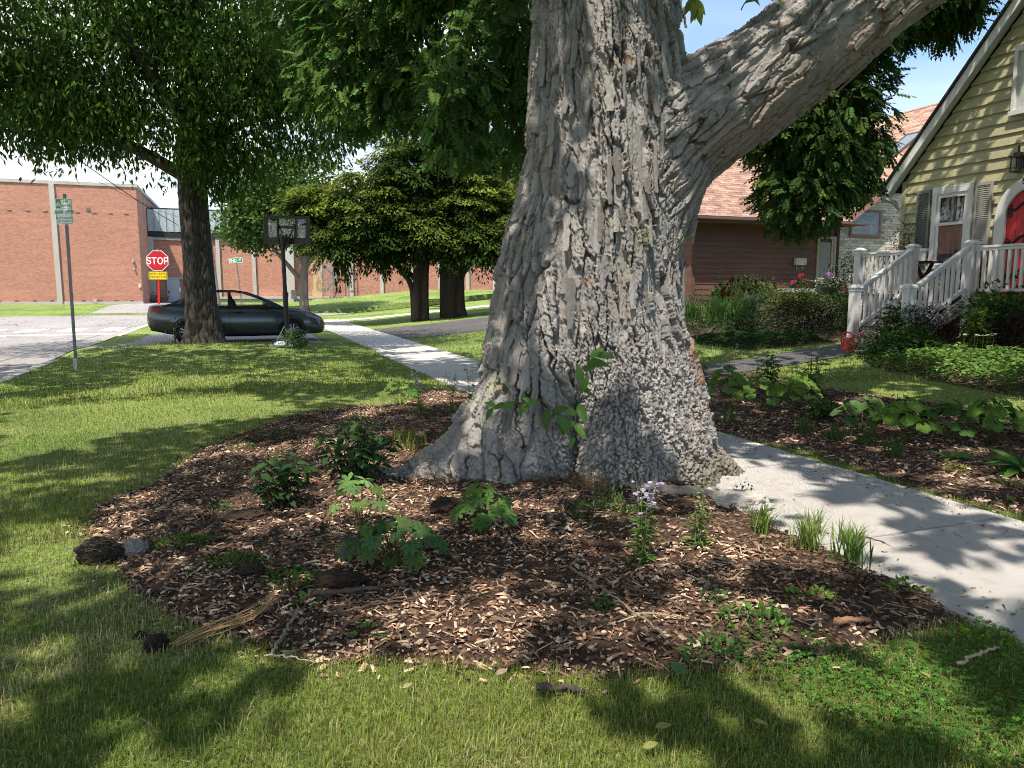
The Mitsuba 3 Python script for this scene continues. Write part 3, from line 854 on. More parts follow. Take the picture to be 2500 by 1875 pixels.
r = np.random.default_rng(77)
n = 92000
gx, gy = r.uniform(-15, 12.5, n), r.uniform(-4, 22.5, n)
hgt = r.uniform(5.0, 11.5, n)
p = np.c_[gx + SUN[0] / SUN[2] * hgt, gy + SUN[1] / SUN[2] * hgt, hgt]  # unseen leaves set along the sun direction, shaped to cast the dappled shade
wob = .12 * np.stack([nz(gx * 3, gy * 3, 0, 5) - .5, nz(gx * 3, gy * 3, 0, 6) - .5])
gap = in_gap(gx + wob[0], gy + wob[1])
dapple = fbm(gx * .9, gy * .9, 0, 3, 19)
far = sst(9, 13, gy) * sst(-4, -1, gx) + sst(3.2, 5, gx)
house = (gx > 5.2) & (gy > 9.5)
thin = (dapple > .62 - .09 * np.clip(far, 0, 1) * ~house) & (r.random(n) < .85)
street = (UV(gx, gy)[0] < CURB + .2) & (gy < 30)
thin |= street & ((gy > 16.8 + 2.2 * (dapple - .5)) | (dapple > .52))
keep = ~gap & ~thin & ~in_view(p)
p = p[keep]
n = len(p)
ang = r.uniform(0, 2 * np.pi, n)
Y = np.stack([np.cos(ang), np.sin(ang), r.normal(-.25, .3, n)], 1)
X, Y, Z = frames(Y, np.stack([r.normal(0, .5, n), r.normal(0, .5, n), np.ones(n)], 1))
v, f = scatter(*LEAF2, p, X, Y, Z, np.stack([r.uniform(.13, .2, n), r.uniform(.24, .36, n), np.ones(n)], 1))
mb = MB().add(v, f, np.repeat(lush(n, r, (.055, .10, .025)), 4, 0))

# pinnate fronds with oval leaflets that hang from the lower limbs
FR_V, FR_F, k0 = [], [], 0
for i, s_ in enumerate([.22, .22, .42, .42, .62, .62, .82, .82, 1.0]):
    sgn = (-1, 1)[i % 2]
    end = i == 8
    axis = np.array([0, 1, 0]) if end else np.array([sgn * .86, .5, -.1])
    cr = np.array([1, 0, 0]) if end else np.array([.5, -sgn * .86, 0])
    b0 = np.array([0, s_ * .78, -.16 * s_ ** 2])
    for q in LEAF2[0]:
        FR_V.append(b0 + axis * q[1] * .30 + cr * q[0] * .19 + np.array([0, 0, q[2] * .3 - .06 * q[1]]))
    FR_F += (LEAF2[1] + k0).tolist()
    k0 += 4
FROND = (np.array(FR_V), np.array(FR_F))


def fronds(ell, per, seed, size=.2, base=(.075, .135, .034), carve=.42, freq=2.2):
    """fronds through noise-carved lobes (centre, radii)"""
    r = np.random.default_rng(seed)
    P, C = [], []
    for (c, rad, m) in ell:
        k = int(per * m)
        d = unit(k, r) * (r.random(k) ** .45)[:, None]
        q = np.asarray(c) + d * np.asarray(rad)
        ok = fbm(q[:, 0] * freq, q[:, 1] * freq, q[:, 2] * freq, 3, seed) > carve - .25 * (1 - np.linalg.norm(d, axis=1))
        P.append(q[ok])
        C.append(np.broadcast_to(np.asarray(c, float), q[ok].shape))
    P, C = np.vstack(P), np.vstack(C)
    n = len(P)
    Y = (P - C) * [1, 1, .35] + r.normal(0, .35, (n, 3)) + [0, 0, -.55]
    N = np.stack([r.normal(0, .4, n), r.normal(0, .4, n) - .35, np.ones(n)], 1)
    X, Y, Z = frames(Y, N)
    S = size * r.uniform(.75, 1.25, n)
    v, f = scatter(*FROND, P, X, Y, Z, S)
    return v, f, np.repeat(lush(n, r, base, .28), len(FROND[0]), 0)


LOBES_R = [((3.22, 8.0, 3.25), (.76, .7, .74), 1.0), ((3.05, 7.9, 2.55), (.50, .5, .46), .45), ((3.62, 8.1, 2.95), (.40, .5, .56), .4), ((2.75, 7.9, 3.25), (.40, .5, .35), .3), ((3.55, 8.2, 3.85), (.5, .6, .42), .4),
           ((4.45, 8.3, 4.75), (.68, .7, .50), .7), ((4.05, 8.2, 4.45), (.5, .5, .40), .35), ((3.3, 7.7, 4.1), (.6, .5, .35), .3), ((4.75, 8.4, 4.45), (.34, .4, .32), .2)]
mb.add(*fronds(LOBES_R, 2000, 11, .165, base=(.048, .09, .025)))  # right lobes use darker leaves: shade of the limb put into the colour
LOBES_M = [((-.62, 9.0, 3.75), (.52, .6, .80), 1.0), ((-.12, 9.2, 4.55), (.62, .6, .8), 1.0), ((-1.85, 11, 5.3), (1.1, .9, 1.0), 1.4), ((-2.4, 11, 4.5), (.85, .8, .85), 1.0), ((.12, 10, 3.95), (.4, .6, .95), .7), ((-1.1, 10, 5.4), (1.1, .8, .6), 1.1),
           ((-1.65, 11, 4.2), (.75, .7, .5), .6), ((-.5, 10, 5.5), (.9, .8, .5), .8), ((-2.9, 11.5, 5.8), (1.0, .8, .9), 1.0), ((-1.3, 10.5, 4.6), (.6, .6, .5), .5)]
mb.add(*fronds(LOBES_M, 620, 12, .25, base=(.090, .165, .045)))
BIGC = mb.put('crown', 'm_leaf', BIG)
mb = MB()
for a, b, c_, w in [((.7, 6.6, 6.2), (-.35, 8.4, 5.9), (-.75, 9.0, 4.4), .05), ((-.5, 11.0, 6.6), (-1.0, 10.5, 5.9), (-1.2, 10.4, 4.8), .04), ((.3, 9.3, 6.3), (-.2, 9.2, 5.2), (-.1, 9.3, 4.0), .045), ((4.9, 8.6, 5.7), (3.9, 8.2, 4.6), (3.3, 8.0, 2.7), .05), ((4.9, 8.6, 5.7), (4.8, 8.4, 5.0), (4.5, 8.3, 4.2), .04), ((-.9, 10.2, 6.4), (-2.2, 11, 5.6), (-2.6, 11, 4.2), .04)]:
    s_ = spline([a, b, c_], 14)
    mb.add(*tube(s_ + np.random.default_rng(4).normal(0, .03, s_.shape), np.linspace(w, .006, 14), 6), (.05, .042, .035))
mb.put('branch', 'm_vc', BIG, smooth=True)


# ------------------------------------------------------------------ other trees
def trunk_mesh(pts, cell_t, cell_s, amp, seed, nt=150, step=.03, col=((.05, .045, .04), (.12, .105, .09))):
    L = np.sum(np.linalg.norm(np.diff(np.array(pts)[:, :3], axis=0), axis=1))
    s_ = spline(pts, int(L / step))
    v, f = tube(s_[:, :3], s_[:, 3], nt, caps=False)
    m = len(s_)
    ang = np.tile(np.arange(nt) / nt, m)
    per = max(3, round(2 * np.pi * s_[:, 3].mean() / cell_t))
    S = np.repeat(np.arange(m) * step, nt)
    c = np.repeat(s_[:, :3], nt, 0)
    d = v - c
    d /= np.linalg.norm(d, axis=1, keepdims=True)
    w = fbm(d[:, 0] * 4, d[:, 1] * 4, S * 3, 3, seed) - .5
    a = ang * per + w * 1.2
    a_wrap = np.mod(a, per)
    f1, f2, r1, ox, oy = vor(a_wrap, S / cell_s + w, seed)
    p = sst(.03, .35, f2 - f1)
    flare = 0
    v = v + d * (amp * (p - .5 + .3 * (r1 - .5)) + .03 * (fbm(d[:, 0] * 1.5, d[:, 1] * 1.5, S * .8, 2, seed + 3) - .5))[:, None]
    k = np.clip(p * .8 + .4 * (r1 - .5) + .3 * w, 0, 1)[:, None]
    return v, f, np.array(col[0]) * (1 - k) + np.array(col[1]) * k


def crown(ell, n, per, size, seed, base, droop=.5, leaf=LEAF2, carve=.40, freq=.55, low=None, tip=None, spread=.35, shell=.55):
    """leaf clusters through noise-carved lobes; tip = colour of the outermost young leaves"""
    r = np.random.default_rng(seed)
    w = np.array([e[2] for e in ell], float)
    which = r.choice(len(ell), n, p=w / w.sum())
    c, rad = np.array([e[0] for e in ell])[which], np.array([e[1] for e in ell])[which]
    d = unit(n, r) * (r.random(n) ** shell)[:, None]
    q = c + d * rad
    ok = fbm(q[:, 0] * freq, q[:, 1] * freq, q[:, 2] * freq * 1.3, 3, seed) > carve - .10 * (1 - np.linalg.norm(d, axis=1))
    if low is not None:
        ok &= q[:, 2] > low(q[:, 0], q[:, 1])
    q, d = q[ok], d[ok]
    m = len(q)
    tone = np.exp(r.normal(0, .22, m))
    P = np.repeat(q, per, 0) + r.normal(0, spread * .5, (m * per, 3)) * [1, 1, .7]
    k = len(P)
    out = np.repeat(d, per, 0)
    Y = out * .5 + r.normal(0, .55, (k, 3)) + [0, 0, -droop]
    N = np.stack([r.normal(0, .5, k), r.normal(0, .5, k), np.ones(k)], 1)
    X, Y, Z = frames(Y, N)
    S = np.stack([size[0] * r.uniform(.7, 1.3, k), size[1] * r.uniform(.7, 1.3, k), np.full(k, size[1])], 1)
    col = lush(k, r, base, .25) * np.repeat(tone, per)[:, None]
    if tip is not None:
        rel = (P - np.repeat(q, per, 0)) @ np.array([0, -.3, .9])
        t = sst(.02, spread * .6, rel) * np.repeat(sst(.35, .9, np.linalg.norm(d, axis=1)), per)
        col = col * (1 - t[:, None]) + np.asarray(tip) * np.exp(r.normal(0, .2, (k, 1))) * t[:, None]
    v, f = scatter(*leaf, P, X, Y, Z, S)
    return v, f, np.repeat(col, len(leaf[0]), 0)


# street tree on the left
LT = thing('street_tree', 'tree with dark furrowed trunk and long hanging leaves in front of the parked car', 'tree')
bx, by = -7.78, 18.45
bz = float(terrain(np.array([bx]), np.array([by]))[0])
v, f, c = trunk_mesh([(bx + .02, by, bz - .25, .64), (bx, by, bz + .02, .53), (bx, by, bz + .35, .43), (bx - .02, by, bz + 1.2, .37), (bx - .06, by, bz + 2.8, .335), (bx - .08, by, bz + 4.2, .33), (bx + .02, by, bz + 5.4, .29), (bx + .05, by, bz + 7.5, .26), (bx + .1, by, bz + 10.5, .1)], .045, .42, .022, 5, 110, .042, col=((.035, .031, .027), (.075, .066, .057)))
mb = MB().add(v, f, c)
mb.put('trunk', 'm_vc', LT, smooth=True)
mb = MB()
for a, b, c_, w in [((-.1, 0, 4.2), (-1.3, -.2, 4.9), (-4.6, -1.0, 6.6), .17), ((0, 0, 4.9), (1.3, -.3, 6.0), (2.6, -.5, 7.4), .16), ((0, 0, 5.6), (-1.6, .3, 7.4), (-3.0, .5, 10), .16), ((.05, 0, 6.2), (1.0, .6, 8), (2.8, 1.4, 9.6), .13), ((0, -.1, 5.2), (-.5, -1.6, 6.8), (-1.2, -3.6, 8.2), .13), ((0, 0, 5.0), (2.2, .2, 5.9), (4.4, .2, 6.4), .11), ((-1.3, -.2, 4.9), (-3, -.4, 5.2), (-5.6, -.6, 5.3), .08), ((0, 0, 6.6), (-.4, 0, 8.6), (-.6, .2, 11), .14)]:
    s_ = spline([np.array([bx, by, bz - .2]) + q for q in (a, b, c_)], 16)
    mb.add(*tube(s_, np.linspace(w, w * .25, 16), 8), (.055, .048, .042))
mb.put('branch', 'm_vc', LT, smooth=True)
lowf = lambda x, y: 3.55 + 1.5 * (nz(x * .8, y * .8, 0, 3)) + .25 * np.clip(-9.5 - x, 0, 3) - 1.1 * np.exp(-((x + 6.9) / .7) ** 2) + .16 * np.clip(x + 6.0, 0, 5)
ELL = [((-8.6, 18.6, 8.0), (6.2, 4.2, 4.3), 3), ((-13, 18, 6.6), (3.4, 3.4, 2.2), 1.0), ((-5.4, 18.4, 6.6), (2.6, 3.0, 2.0), .8), ((-10.6, 17.8, 5.8), (2.2, 2.2, 1.3), .55), ((-7.0, 17.9, 4.9), (1.1, 1.0, 1.3), .22)]
v, f, c = crown(ELL, 12500, 7, (.064, .19), 15, (.072, .132, .029), droop=.95, low=lowf, carve=.40, freq=.75, spread=.42, leaf=LEAF2)
add('crown', (v, f), 'm_leaf', LT, color=c)

# light green tree across the side street
ST = thing('shade_tree', 'light green tree with a forked grey trunk before the brick wall', 'tree')
x0, y0 = -14.7, 52.0
mb = MB()
for pts in [[(0, 0, -.1, .44), (0, 0, .3, .34), (.05, 0, 2.2, .29), (.15, 0, 3.2, .27), (.6, .2, 5.5, .16), (1, .3, 8.5, .05)], [(.0, 0, 1.9, .17), (-.9, -.1, 3.1, .15), (-2.1, -.2, 4.6, .1), (-3, 0, 6.5, .05)], [(.1, 0, 2.9, .17), (.9, .1, 4.2, .12), (1.6, .2, 6, .05)], [(.1, 0, 3.0, .18), (-.3, .2, 5, .14), (-.5, .4, 9, .05)]]:
    s_ = spline(pts, 18)
    mb.add(*tube(s_[:, :3] + [x0, y0, 0], s_[:, 3], 12), (.17, .15, .125))
mb.put('trunk', 'm_vc', ST, smooth=True)
v, f, c = crown([((x0 - .8, y0, 8.2), (4.4, 4, 3.8), 1), ((x0 - 3.4, y0, 6.3), (2.4, 2.4, 2.2), .45), ((x0 + 1.6, y0, 6.2), (2.2, 2.2, 2.2), .35)], 3400, 8, (.20, .28), 25, (.085, .15, .04), droop=.3, carve=.42, freq=.5, spread=.8)
add('crown', (v, f), 'm_leaf', ST, color=c)
ST2 = thing('shade_tree', 'grey trunked tree beyond the driveway half hidden by the big trunk', 'tree')
x0, y0 = -.62, 50.0
mb = MB()
for pts in [[(0, 0, -.1, .7), (0, 0, .35, .48), (.05, 0, 2.2, .42), (.15, 0, 3.6, .4), (.6, .2, 6.5, .2)], [(0, 0, 3.2, .25), (-1.4, 0, 4.6, .18), (-2.6, .2, 6.5, .08)]]:
    s_ = spline(pts, 16)
    mb.add(*tube(s_[:, :3] + [x0, y0, .1], s_[:, 3], 12), (.13, .12, .105))
mb.put('trunk', 'm_vc', ST2, smooth=True)
v, f, c = crown([((x0, y0, 8.5), (5, 4, 3.6), 1)], 1700, 8, (.22, .30), 26, (.07, .125, .035), droop=.3, carve=.40, freq=.5, spread=.8)
add('crown', (v, f), 'm_leaf', ST2, color=c)


def yew(label, x0, y0, stems, ell, n, seed):
    z0 = float(terrain(np.array([x0]), np.array([y0]))[0])
    k = thing('yew_tree', label, 'tree')
    mb = MB()
    r = np.random.default_rng(seed)
    for pts in stems:
        s_ = spline(pts, 26)
        v, f = tube(s_[:, :3] + [x0, y0, z0], s_[:, 3], 14)
        d = fbm(v[:, 0] * 7, v[:, 1] * 7, v[:, 2] * 1.2, 3, seed)
        v[:, :2] += (d[:, None] - .5) * .16 * (v[:, :2] - (s_[:1, :2] + [x0, y0]))
        mb.add(v, f, np.array((.062, .047, .040)) * (.5 + d)[:, None])
    mb.put('trunk', 'm_vc', k, smooth=True)
    # drooping pads of needled sprays round the lobes
    w = np.array([e_[2] for e_ in ell], float)
    m = n // 9
    which = r.choice(len(ell), m, p=w / w.sum())
    c0, rad = np.array([e_[0] for e_ in ell])[which], np.array([e_[1] for e_ in ell])[which]
    d = unit(m, r) * (r.random(m) ** .33)[:, None]
    q = c0 + d * rad * (.80 + .5 * (fbm(d[:, 0] * 2.2 + which * 7, d[:, 1] * 2.2, d[:, 2] * 2.2, 3, seed) - .4))[:, None]
    out = d * [1, 1, .35]
    out /= np.linalg.norm(out, axis=1, keepdims=True) + 1e-9
    per = 120
    R_ = np.repeat(r.uniform(.35, .75, m), per)
    a, t = r.uniform(0, 6.28, m * per), np.sqrt(r.random(m * per))
    side = np.repeat(np.cross(out, [0, 0, 1.0]), per, 0)
    O = np.repeat(out, per, 0)
    x_, y_ = (t * np.cos(a))[:, None], (t * np.sin(a))[:, None]
    P = np.repeat(q, per, 0) + R_[:, None] * (side * x_ * .8 + O * y_) - EZ * (R_ * (.45 * t ** 2 + .25 * y_[:, 0]))[:, None] + r.normal(0, .05, (m * per, 3))
    Y = O * (.5 + .6 * y_) + side * x_ * .8 + [0, 0, -.45] + r.normal(0, .25, (m * per, 3))
    X, Y, Z = frames(Y, np.stack([r.normal(0, .35, m * per), r.normal(-.2, .35, m * per), np.ones(m * per)], 1))
    S = np.stack([r.uniform(.05, .09, m * per), r.uniform(.13, .26, m * per), np.ones(m * per)], 1)
    tone = np.repeat(np.exp(r.normal(0, .3, m)), per)
    young = np.repeat(sst(.35, .95, np.linalg.norm(d, axis=1)) * sst(-.55, .35, d[:, 2]) * r.uniform(.2, 1.0, m), per) * sst(.15, .8, t)  # new growth at the rim; weighting to lobe tops paints in their sunlight
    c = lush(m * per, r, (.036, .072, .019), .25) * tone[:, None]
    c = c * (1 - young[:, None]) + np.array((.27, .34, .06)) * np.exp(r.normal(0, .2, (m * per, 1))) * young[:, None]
    brown = r.random(m * per) < .015
    c[brown] = np.array((.22, .10, .035)) * r.uniform(.6, 1.3, (brown.sum(), 1))
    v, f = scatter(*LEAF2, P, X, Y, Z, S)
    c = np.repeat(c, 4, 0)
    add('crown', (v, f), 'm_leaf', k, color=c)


yew('dark yew with ribbed brown trunk left of the black bench', -3.92, 31.4,
    [[(0, 0, -.1, .34), (0, 0, .4, .27), (.03, 0, 2.0, .22), (.1, 0, 5, .22), (.3, 0, 8.2, .06)], [(-.22, -.1, 0, .18), (-.28, -.1, 1.2, .14), (-.8, -.1, 2.2, .10), (-1.9, -.2, 3.0, .05)], [(.2, -.12, 0, .2), (.25, -.1, 1.8, .15), (.6, 0, 4, .08)], [(-.12, -.2, 0, .18), (-.1, -.2, 2.2, .14), (-.5, -.3, 4, .08)], [(0, 0, 1.7, .12), (-1.2, 0, 2.4, .08), (-2.6, 0, 2.9, .04)]],
    [((-5.5, 31.2, 4.7), (2.6, 2.4, 2.35), 1.3), ((-8.2, 31.0, 4.7), (1.5, 1.6, 1.7), .55), ((-4.3, 31.2, 7.0), (2.1, 2.2, 2.2), .8), ((-3.7, 30.6, 3.9), (1.5, 1.5, 1.4), .4), ((-7.2, 30.6, 3.6), (1.3, 1.3, 1.2), .35)], 6000, 35)
yew('dark yew with a thick stump-like trunk right of the black bench', -2.62, 32.0,
    [[(0, 0, -.1, .54), (0, 0, .35, .40), (.03, 0, 2.2, .34), (.1, 0, 4.5, .3), (.3, 0, 7.6, .08)], [(.35, -.1, 0, .24), (.38, -.1, 1.6, .18), (1.0, -.1, 2.5, .12), (2.2, -.1, 3.1, .05)], [(-.3, -.1, 0, .22), (-.3, -.1, 2.4, .18), (-.6, 0, 4, .08)], [(.55, -.2, -.05, .2), (.45, -.15, .4, .16), (.3, -.1, 2.4, .15)]],
    [((-2.0, 31.8, 5.0), (2.3, 2.2, 2.5), 1.2), ((-.5, 31.6, 4.3), (1.6, 1.8, 1.9), .6), ((-2.2, 31.6, 7.6), (1.9, 2, 2.0), .6), ((-1.3, 30.8, 3.6), (1.2, 1.2, 1.1), .35), ((-2.6, 30.7, 3.4), (.9, .9, .6), .25)], 5000, 36)

# ------------------------------------------------------------------ brick building across the side street
scene['m_conc2'] = pr(lambda p, n, uv: MX((0.36, 0.345, 0.32), (0.50, 0.48, 0.45), F_(p.x * 1.1 + p.y, p.z * .6, p.y, octaves=2)), .9)
BB = thing('brick_building', 'long windowless red brick building with pale concrete strips across the side street', 'building')


def part(name, holder, boxes, mat, c=None, **k):
    mb = MB()
    for b in boxes:
        mb.add(*(b if len(b) == 2 else gbox(*b)), c)
    return mb.put(name, mat, holder, vc=c is not None, **k)


part('wall', BB, [(-75, -7.87, 71, 95, -.6, 10.15)], 'm_brick', label='tall blank brick wall of the left block')
part('wall', BB, [(-7.87, 130, 77.95, 100, -.6, 7.0)], 'm_brick', label='lower recessed brick wall with pilasters')
part('coping', BB, [(-75.1, -7.75, 70.9, 71.25, 10.15, 10.42), (-8.1, -7.75, 71.25, 95, 10.15, 10.42)], 'm_conc2')
part('footing', BB, [(-75, -7.84, 70.94, 70.998, -.6, .52)], 'm_conc2')
part('footing', BB, [(-4.4, 130, 77.6, 77.946, -.6, .62)], 'm_conc2')
part('ledge', BB, [(-4.4, 130, 77.45, 77.946, .62, .86)], 'm_conc2')
for a in (-22.0, -14.1, -29.9):
    part('pilaster', BB, [(a - .19, a + .19, 70.84, 70.998, -.3, 10.148)], 'm_conc2')
for a in [-4.75, -1.8, 1.47] + [4.7 + 3.15 * i for i in range(1, 26)]:
    part('pilaster', BB, [(a - .17, a + .17, 77.72, 77.946, .862, 6.46)], 'm_conc2')
mb = MB()
for k in range(150):
    a = -7.8 + k * .62
    mb.add(*gbox(a, a + .34, 77.60, 77.80, 7.02, 9.05), np.array((.40, .47, .50)))
    mb.add(*gbox(a + .345, a + .615, 77.70, 77.80, 7.02, 9.05), np.array((.36, .43, .46)))
mb.put('metal_band', 'm_gloss', BB, label='pale blue-grey corrugated metal band along the top')
scene['m_dark'] = plain((.018, .018, .02), roughness=.6)
part('beam', BB, [(-7.86, 90, 77.66, 77.946, 6.48, 7.0)], 'm_dark')
part('roof', BB, [(-7.8, 130, 77.8, 100, 9.05, 9.2)], 'm_dark')
part('column', BB, [(-7.86, -7.46, 77.4, 77.945, -.2, 6.47)], 'm_conc2')
part('frame', BB, [(-7.45, -4.93, 77.75, 77.945, 6.22, 6.465), (-7.2, -4.93, 77.8, 77.945, 2.52, 2.72)], 'm_conc2')
dk = part('door', BB, [(-6.48, -5.36, 77.78, 77.944, .36, 2.5)], 'm_gloss', (.36, .43, .50), label='flat grey-blue steel door')
part('handle', dk, [(-6.38, -6.30, 77.70, 77.778, 1.2, 1.45)], 'm_dark')
part('notice', dk, [(-5.95, -5.68, 77.77, 77.778, 1.55, 1.85)], 'm_vc', (.55, .45, .25))
part('notice', dk, [(-5.44, -5.26, 77.755, 77.768, 1.3, 1.75)], 'm_vc', (.75, .75, .75))
for a in (-18.5, -17.22, -15.94, -14.7, -12.39, -11.15, -9.95, -8.73):
    part('slot_vent', BB, [(a - .16, a + .16, 70.93, 70.996, 7.93, 8.0)], 'm_vc', (.30, .29, .28))
    part('slot_vent', BB, [(a - .13, a + .13, 70.95, 70.996, .58, .66)], 'm_vc', (.12, .09, .08))
part('vent', BB, [(-11.7, -11.44, 70.92, 70.996, 8.08, 8.34)], 'm_vc', (.16, .15, .15))
part('vent', BB, [(-11.66, -11.4, 70.90, 70.99, .44, .78)], 'm_vc', (.42, .43, .44))
part('lamp', BB, [(-8.5, -8.36, 70.78, 70.996, 3.88, 4.1)], 'm_vc', (.5, .45, .3))
part('lamp', BB, [(-8.42, -8.3, 70.80, 70.996, 3.22, 3.36)], 'm_vc', (.4, .38, .33))
part('meter_box', BB, [(-8.12, -7.98, 70.88, 70.996, 1.72, 1.98)], 'm_vc', (.7, .7, .68))
part('pier', BB, [(4.42, 5.26, 77.2, 77.71, -.2, 6.4)], 'm_conc2', label='broad pale concrete pier')
k = thing('cabinet', 'grey utility cabinet on short legs against the brick wall', 'utility cabinet')
part('body', k, [(4.86, 5.36, 76.4, 76.9, .62, 1.5)], 'm_vc', (.10, .11, .12))
for a in (4.8, 5.05, 5.3, 5.6, 5.85):
    part('leg', k, [(a, a + .05, 76.5, 76.55, .2, .62)], 'm_vc', (.5, .5, .5))
k = thing('rubble', 'small heap of brown brush lying in the corner of the brick building', 'brush heap')
r = np.random.default_rng(6)
mb = MB()
for i in range(60):
    c = np.append(G(-7.3 + r.normal(0, .35), 76.6 + r.normal(0, .2))[:2], .45 + abs(r.normal(0, .22)))
    mb.add(*beam(c, c + r.normal(0, .35, 3) * [1, 1, .6], .07), np.array((.25, .16, .1)) * r.uniform(.5, 1.3))
mb.put('sticks', 'm_vc', k)

# scaffold stair by the wall
SC = thing('scaffold', 'silver scaffold stair tower with diagonal stairs against the brick wall', 'scaffold')
mb = MB()
gz = .32
S3 = lambda u, v, z: G(u, v, z)
for u in (7.8, 9.0, 10.25):
    for v in (74.6, 76.4):
        part('post', SC, [beam(S3(u, v, gz), S3(u, v, 6.6), .075)], 'm_metal', (.62, .64, .66))
for z in (.55, 2.62, 4.7, 6.5):
    for v in (74.6, 76.4):
        part('rail', SC, [beam(S3(7.8, v, z), S3(10.25, v, z), .06)], 'm_metal', (.62, .64, .66))
for u, z0, u1, z1 in [(7.8, 2.62, 9.0, .55), (9.0, .55, 10.25, 2.62), (7.8, 2.7, 9.0, 4.7), (9.0, 4.7, 10.25, 2.7)]:
    part('brace', SC, [beam(S3(u, 74.55, z0), S3(u1, 74.55, z1), .045)], 'm_metal', (.62, .64, .66))
for a, b in [((7.85, 75.2, 1.2), (9.3, 75.2, 2.62)), ((9.3, 75.9, 2.62), (7.85, 75.9, 4.2))]:
    a, b = S3(*a), S3(*b)
    o = np.append(EV * .35, 0)
    part('stair', SC, [beam(a, b, .06, .22), beam(a + o, b + o, .06, .22)] + [rbox(a + (b - a) * t + o / 2, np.append(EU, 0), np.append(EV, 0), EZ, .13, .18, .02) for t in np.linspace(.05, .95, 9)], 'm_metal', (.55, .57, .6))
    part('handrail', SC, [beam(a + [0, 0, 1.0], b + [0, 0, 1.0], .05), beam(a + [0, 0, .5], b + [0, 0, .5], .04)], 'm_metal', (.6, .62, .64))
k = thing('plywood_panel', 'tan plywood hoarding standing left of the scaffold stairs', 'plywood panel')


def m_ply(p, n, uv):
    w = F_(p.x * 2.2 + p.y, p.z * .5, 1., octaves=3)
    return MX((.52, .38, .22), (.36, .23, .12), SS(.45, .55, N_(w * 12, p.z * .8, 0)))


scene['m_ply'] = pr(m_ply, .8)
part('sheet', k, [(6.84, 7.74, 75.2, 75.24, .72, 2.95)], 'm_ply')
part('post', k, [(6.78, 6.87, 75.25, 75.34, .3, 4.2), (7.7, 7.79, 75.25, 75.34, .3, 4.6)], 'm_ply')
part('kickboard', k, [(6.95, 8.0, 74.9, 75.15, .34, .6)], 'm_conc2')


# ------------------------------------------------------------------ signs, hoop, pole
def put_text(txt, h, origin, right, up, depth, mat, parent, name='lettering', align=.5, bold=True, c=(1, 1, 1), stretch=1.0):
    m = meshkit.text_mesh(txt, h, depth, bold)
    v = np.array(m.vertices)
    w = v[:, 0].max() + v[:, 0].min()
    v[:, 0] = (v[:, 0] - w * align) * stretch
    right, up = np.asarray(right, float), np.asarray(up, float)
    nrm = np.cross(right, up)
    p = np.asarray(origin) + v[:, :1] * right + v[:, 1:2] * up + v[:, 2:] * nrm
    return add(name, (p, np.array(m.faces)), mat, parent, color=np.asarray(c, float))


def plate(poly, origin, right, up, d0, d1, mat, parent, name, c):
    m = trimesh.creation.extrude_polygon(poly, d1 - d0, engine='earcut')
    v = np.array(m.vertices)
    nrm = np.cross(right, up)
    p = np.asarray(origin) + v[:, :1] * right + v[:, 1:2] * up + (v[:, 2:] + d0) * nrm
    return add(name, (p, np.array(m.faces)), mat, parent, color=np.asarray(c, float))


def rrect(w, h, r):
    return shapely.box(-w / 2 + r, -h / 2 + r, w / 2 - r, h / 2 - r).buffer(r, quad_segs=4)


k = thing('parking_sign', 'green and white four hour parking sign on a thin grey post at the kerb', 'sign')
o, rt_, up_ = np.array([-8.09, 13.50, 2.905]), np.array([.985, -.17, 0]), np.array([.02, 0, 1.0])
rt_ = rt_ / np.linalg.norm(rt_)
part('post', k, [beam((-8.12, 13.55, -.1), (-8.085, 13.54, 3.22), .055, .045)], 'm_metal', (.16, .17, .18))
part('sleeve', k, [beam((-8.12, 13.545, -.05), (-8.118, 13.545, .24), .075, .062)], 'm_metal', (.45, .46, .47))
GRN = (.02, .19, .11)
plate(rrect(.335, .455, .03), o, rt_, up_, 0, .004, 'm_gloss', k, 'face', (.80, .83, .80))
plate(rrect(.322, .442, .026).difference(rrect(.304, .424, .02)), o, rt_, up_, .004, .0055, 'm_gloss', k, 'border', GRN)
plate(shapely.box(-.152, .065, -.062, .212), o, rt_, up_, .004, .0052, 'm_gloss', k, 'panel', GRN)
plate(shapely.box(-.152, .055, .152, .063), o, rt_, up_, .004, .0052, 'm_gloss', k, 'stripe', GRN)
put_text('4', .095, o + rt_ * -.107 + up_ * .09, rt_, up_, .0075, 'm_gloss', k, c=(.7, .74, .7))
for t, h, x_, y_, s_ in [('HR', .05, .045, .15, 1), ('PARKING', .046, .045, .082, .82), ('6AM-6PM', .062, 0, -.035, .92), ('EXCEPT WEEKENDS', .032, 0, -.13, .82), ('AND HOLIDAYS', .032, 0, -.185, .86)]:
    put_text(t, h, o + rt_ * x_ + up_ * y_, rt_, up_, .0065, 'm_gloss', k, c=GRN, stretch=s_, bold=h > .04)

k = thing('stop_sign', 'red octagonal stop sign with a yellow plate on a red sleeved post behind the car', 'sign')
o = np.array([-13.235, 27.66, 2.585])
rt_ = np.append(EU * .98 + EV * -.12, 0)
rt_ /= np.linalg.norm(rt_)
up_ = np.array([.02, 0, 1.0])
ang = np.radians(22.5 + 45 * np.arange(8))
octo = lambda R: Polygon(np.c_[R * np.cos(ang), R * np.sin(ang)])
plate(octo(.405), o, rt_, up_, 0, .004, 'm_gloss', k, 'face', (.80, .80, .80))
plate(octo(.383), o, rt_, up_, .004, .0055, 'm_gloss', k, 'panel', (.52, .012, .03))
put_text('STOP', .25, o + up_ * -.125, rt_, up_, .008, 'm_gloss', k, c=(.82, .82, .82), stretch=.84)
plate(rrect(.64, .31, .03), o + up_ * -.55, rt_, up_, 0, .004, 'm_gloss', k, 'warning_plate', (.80, .60, .01))
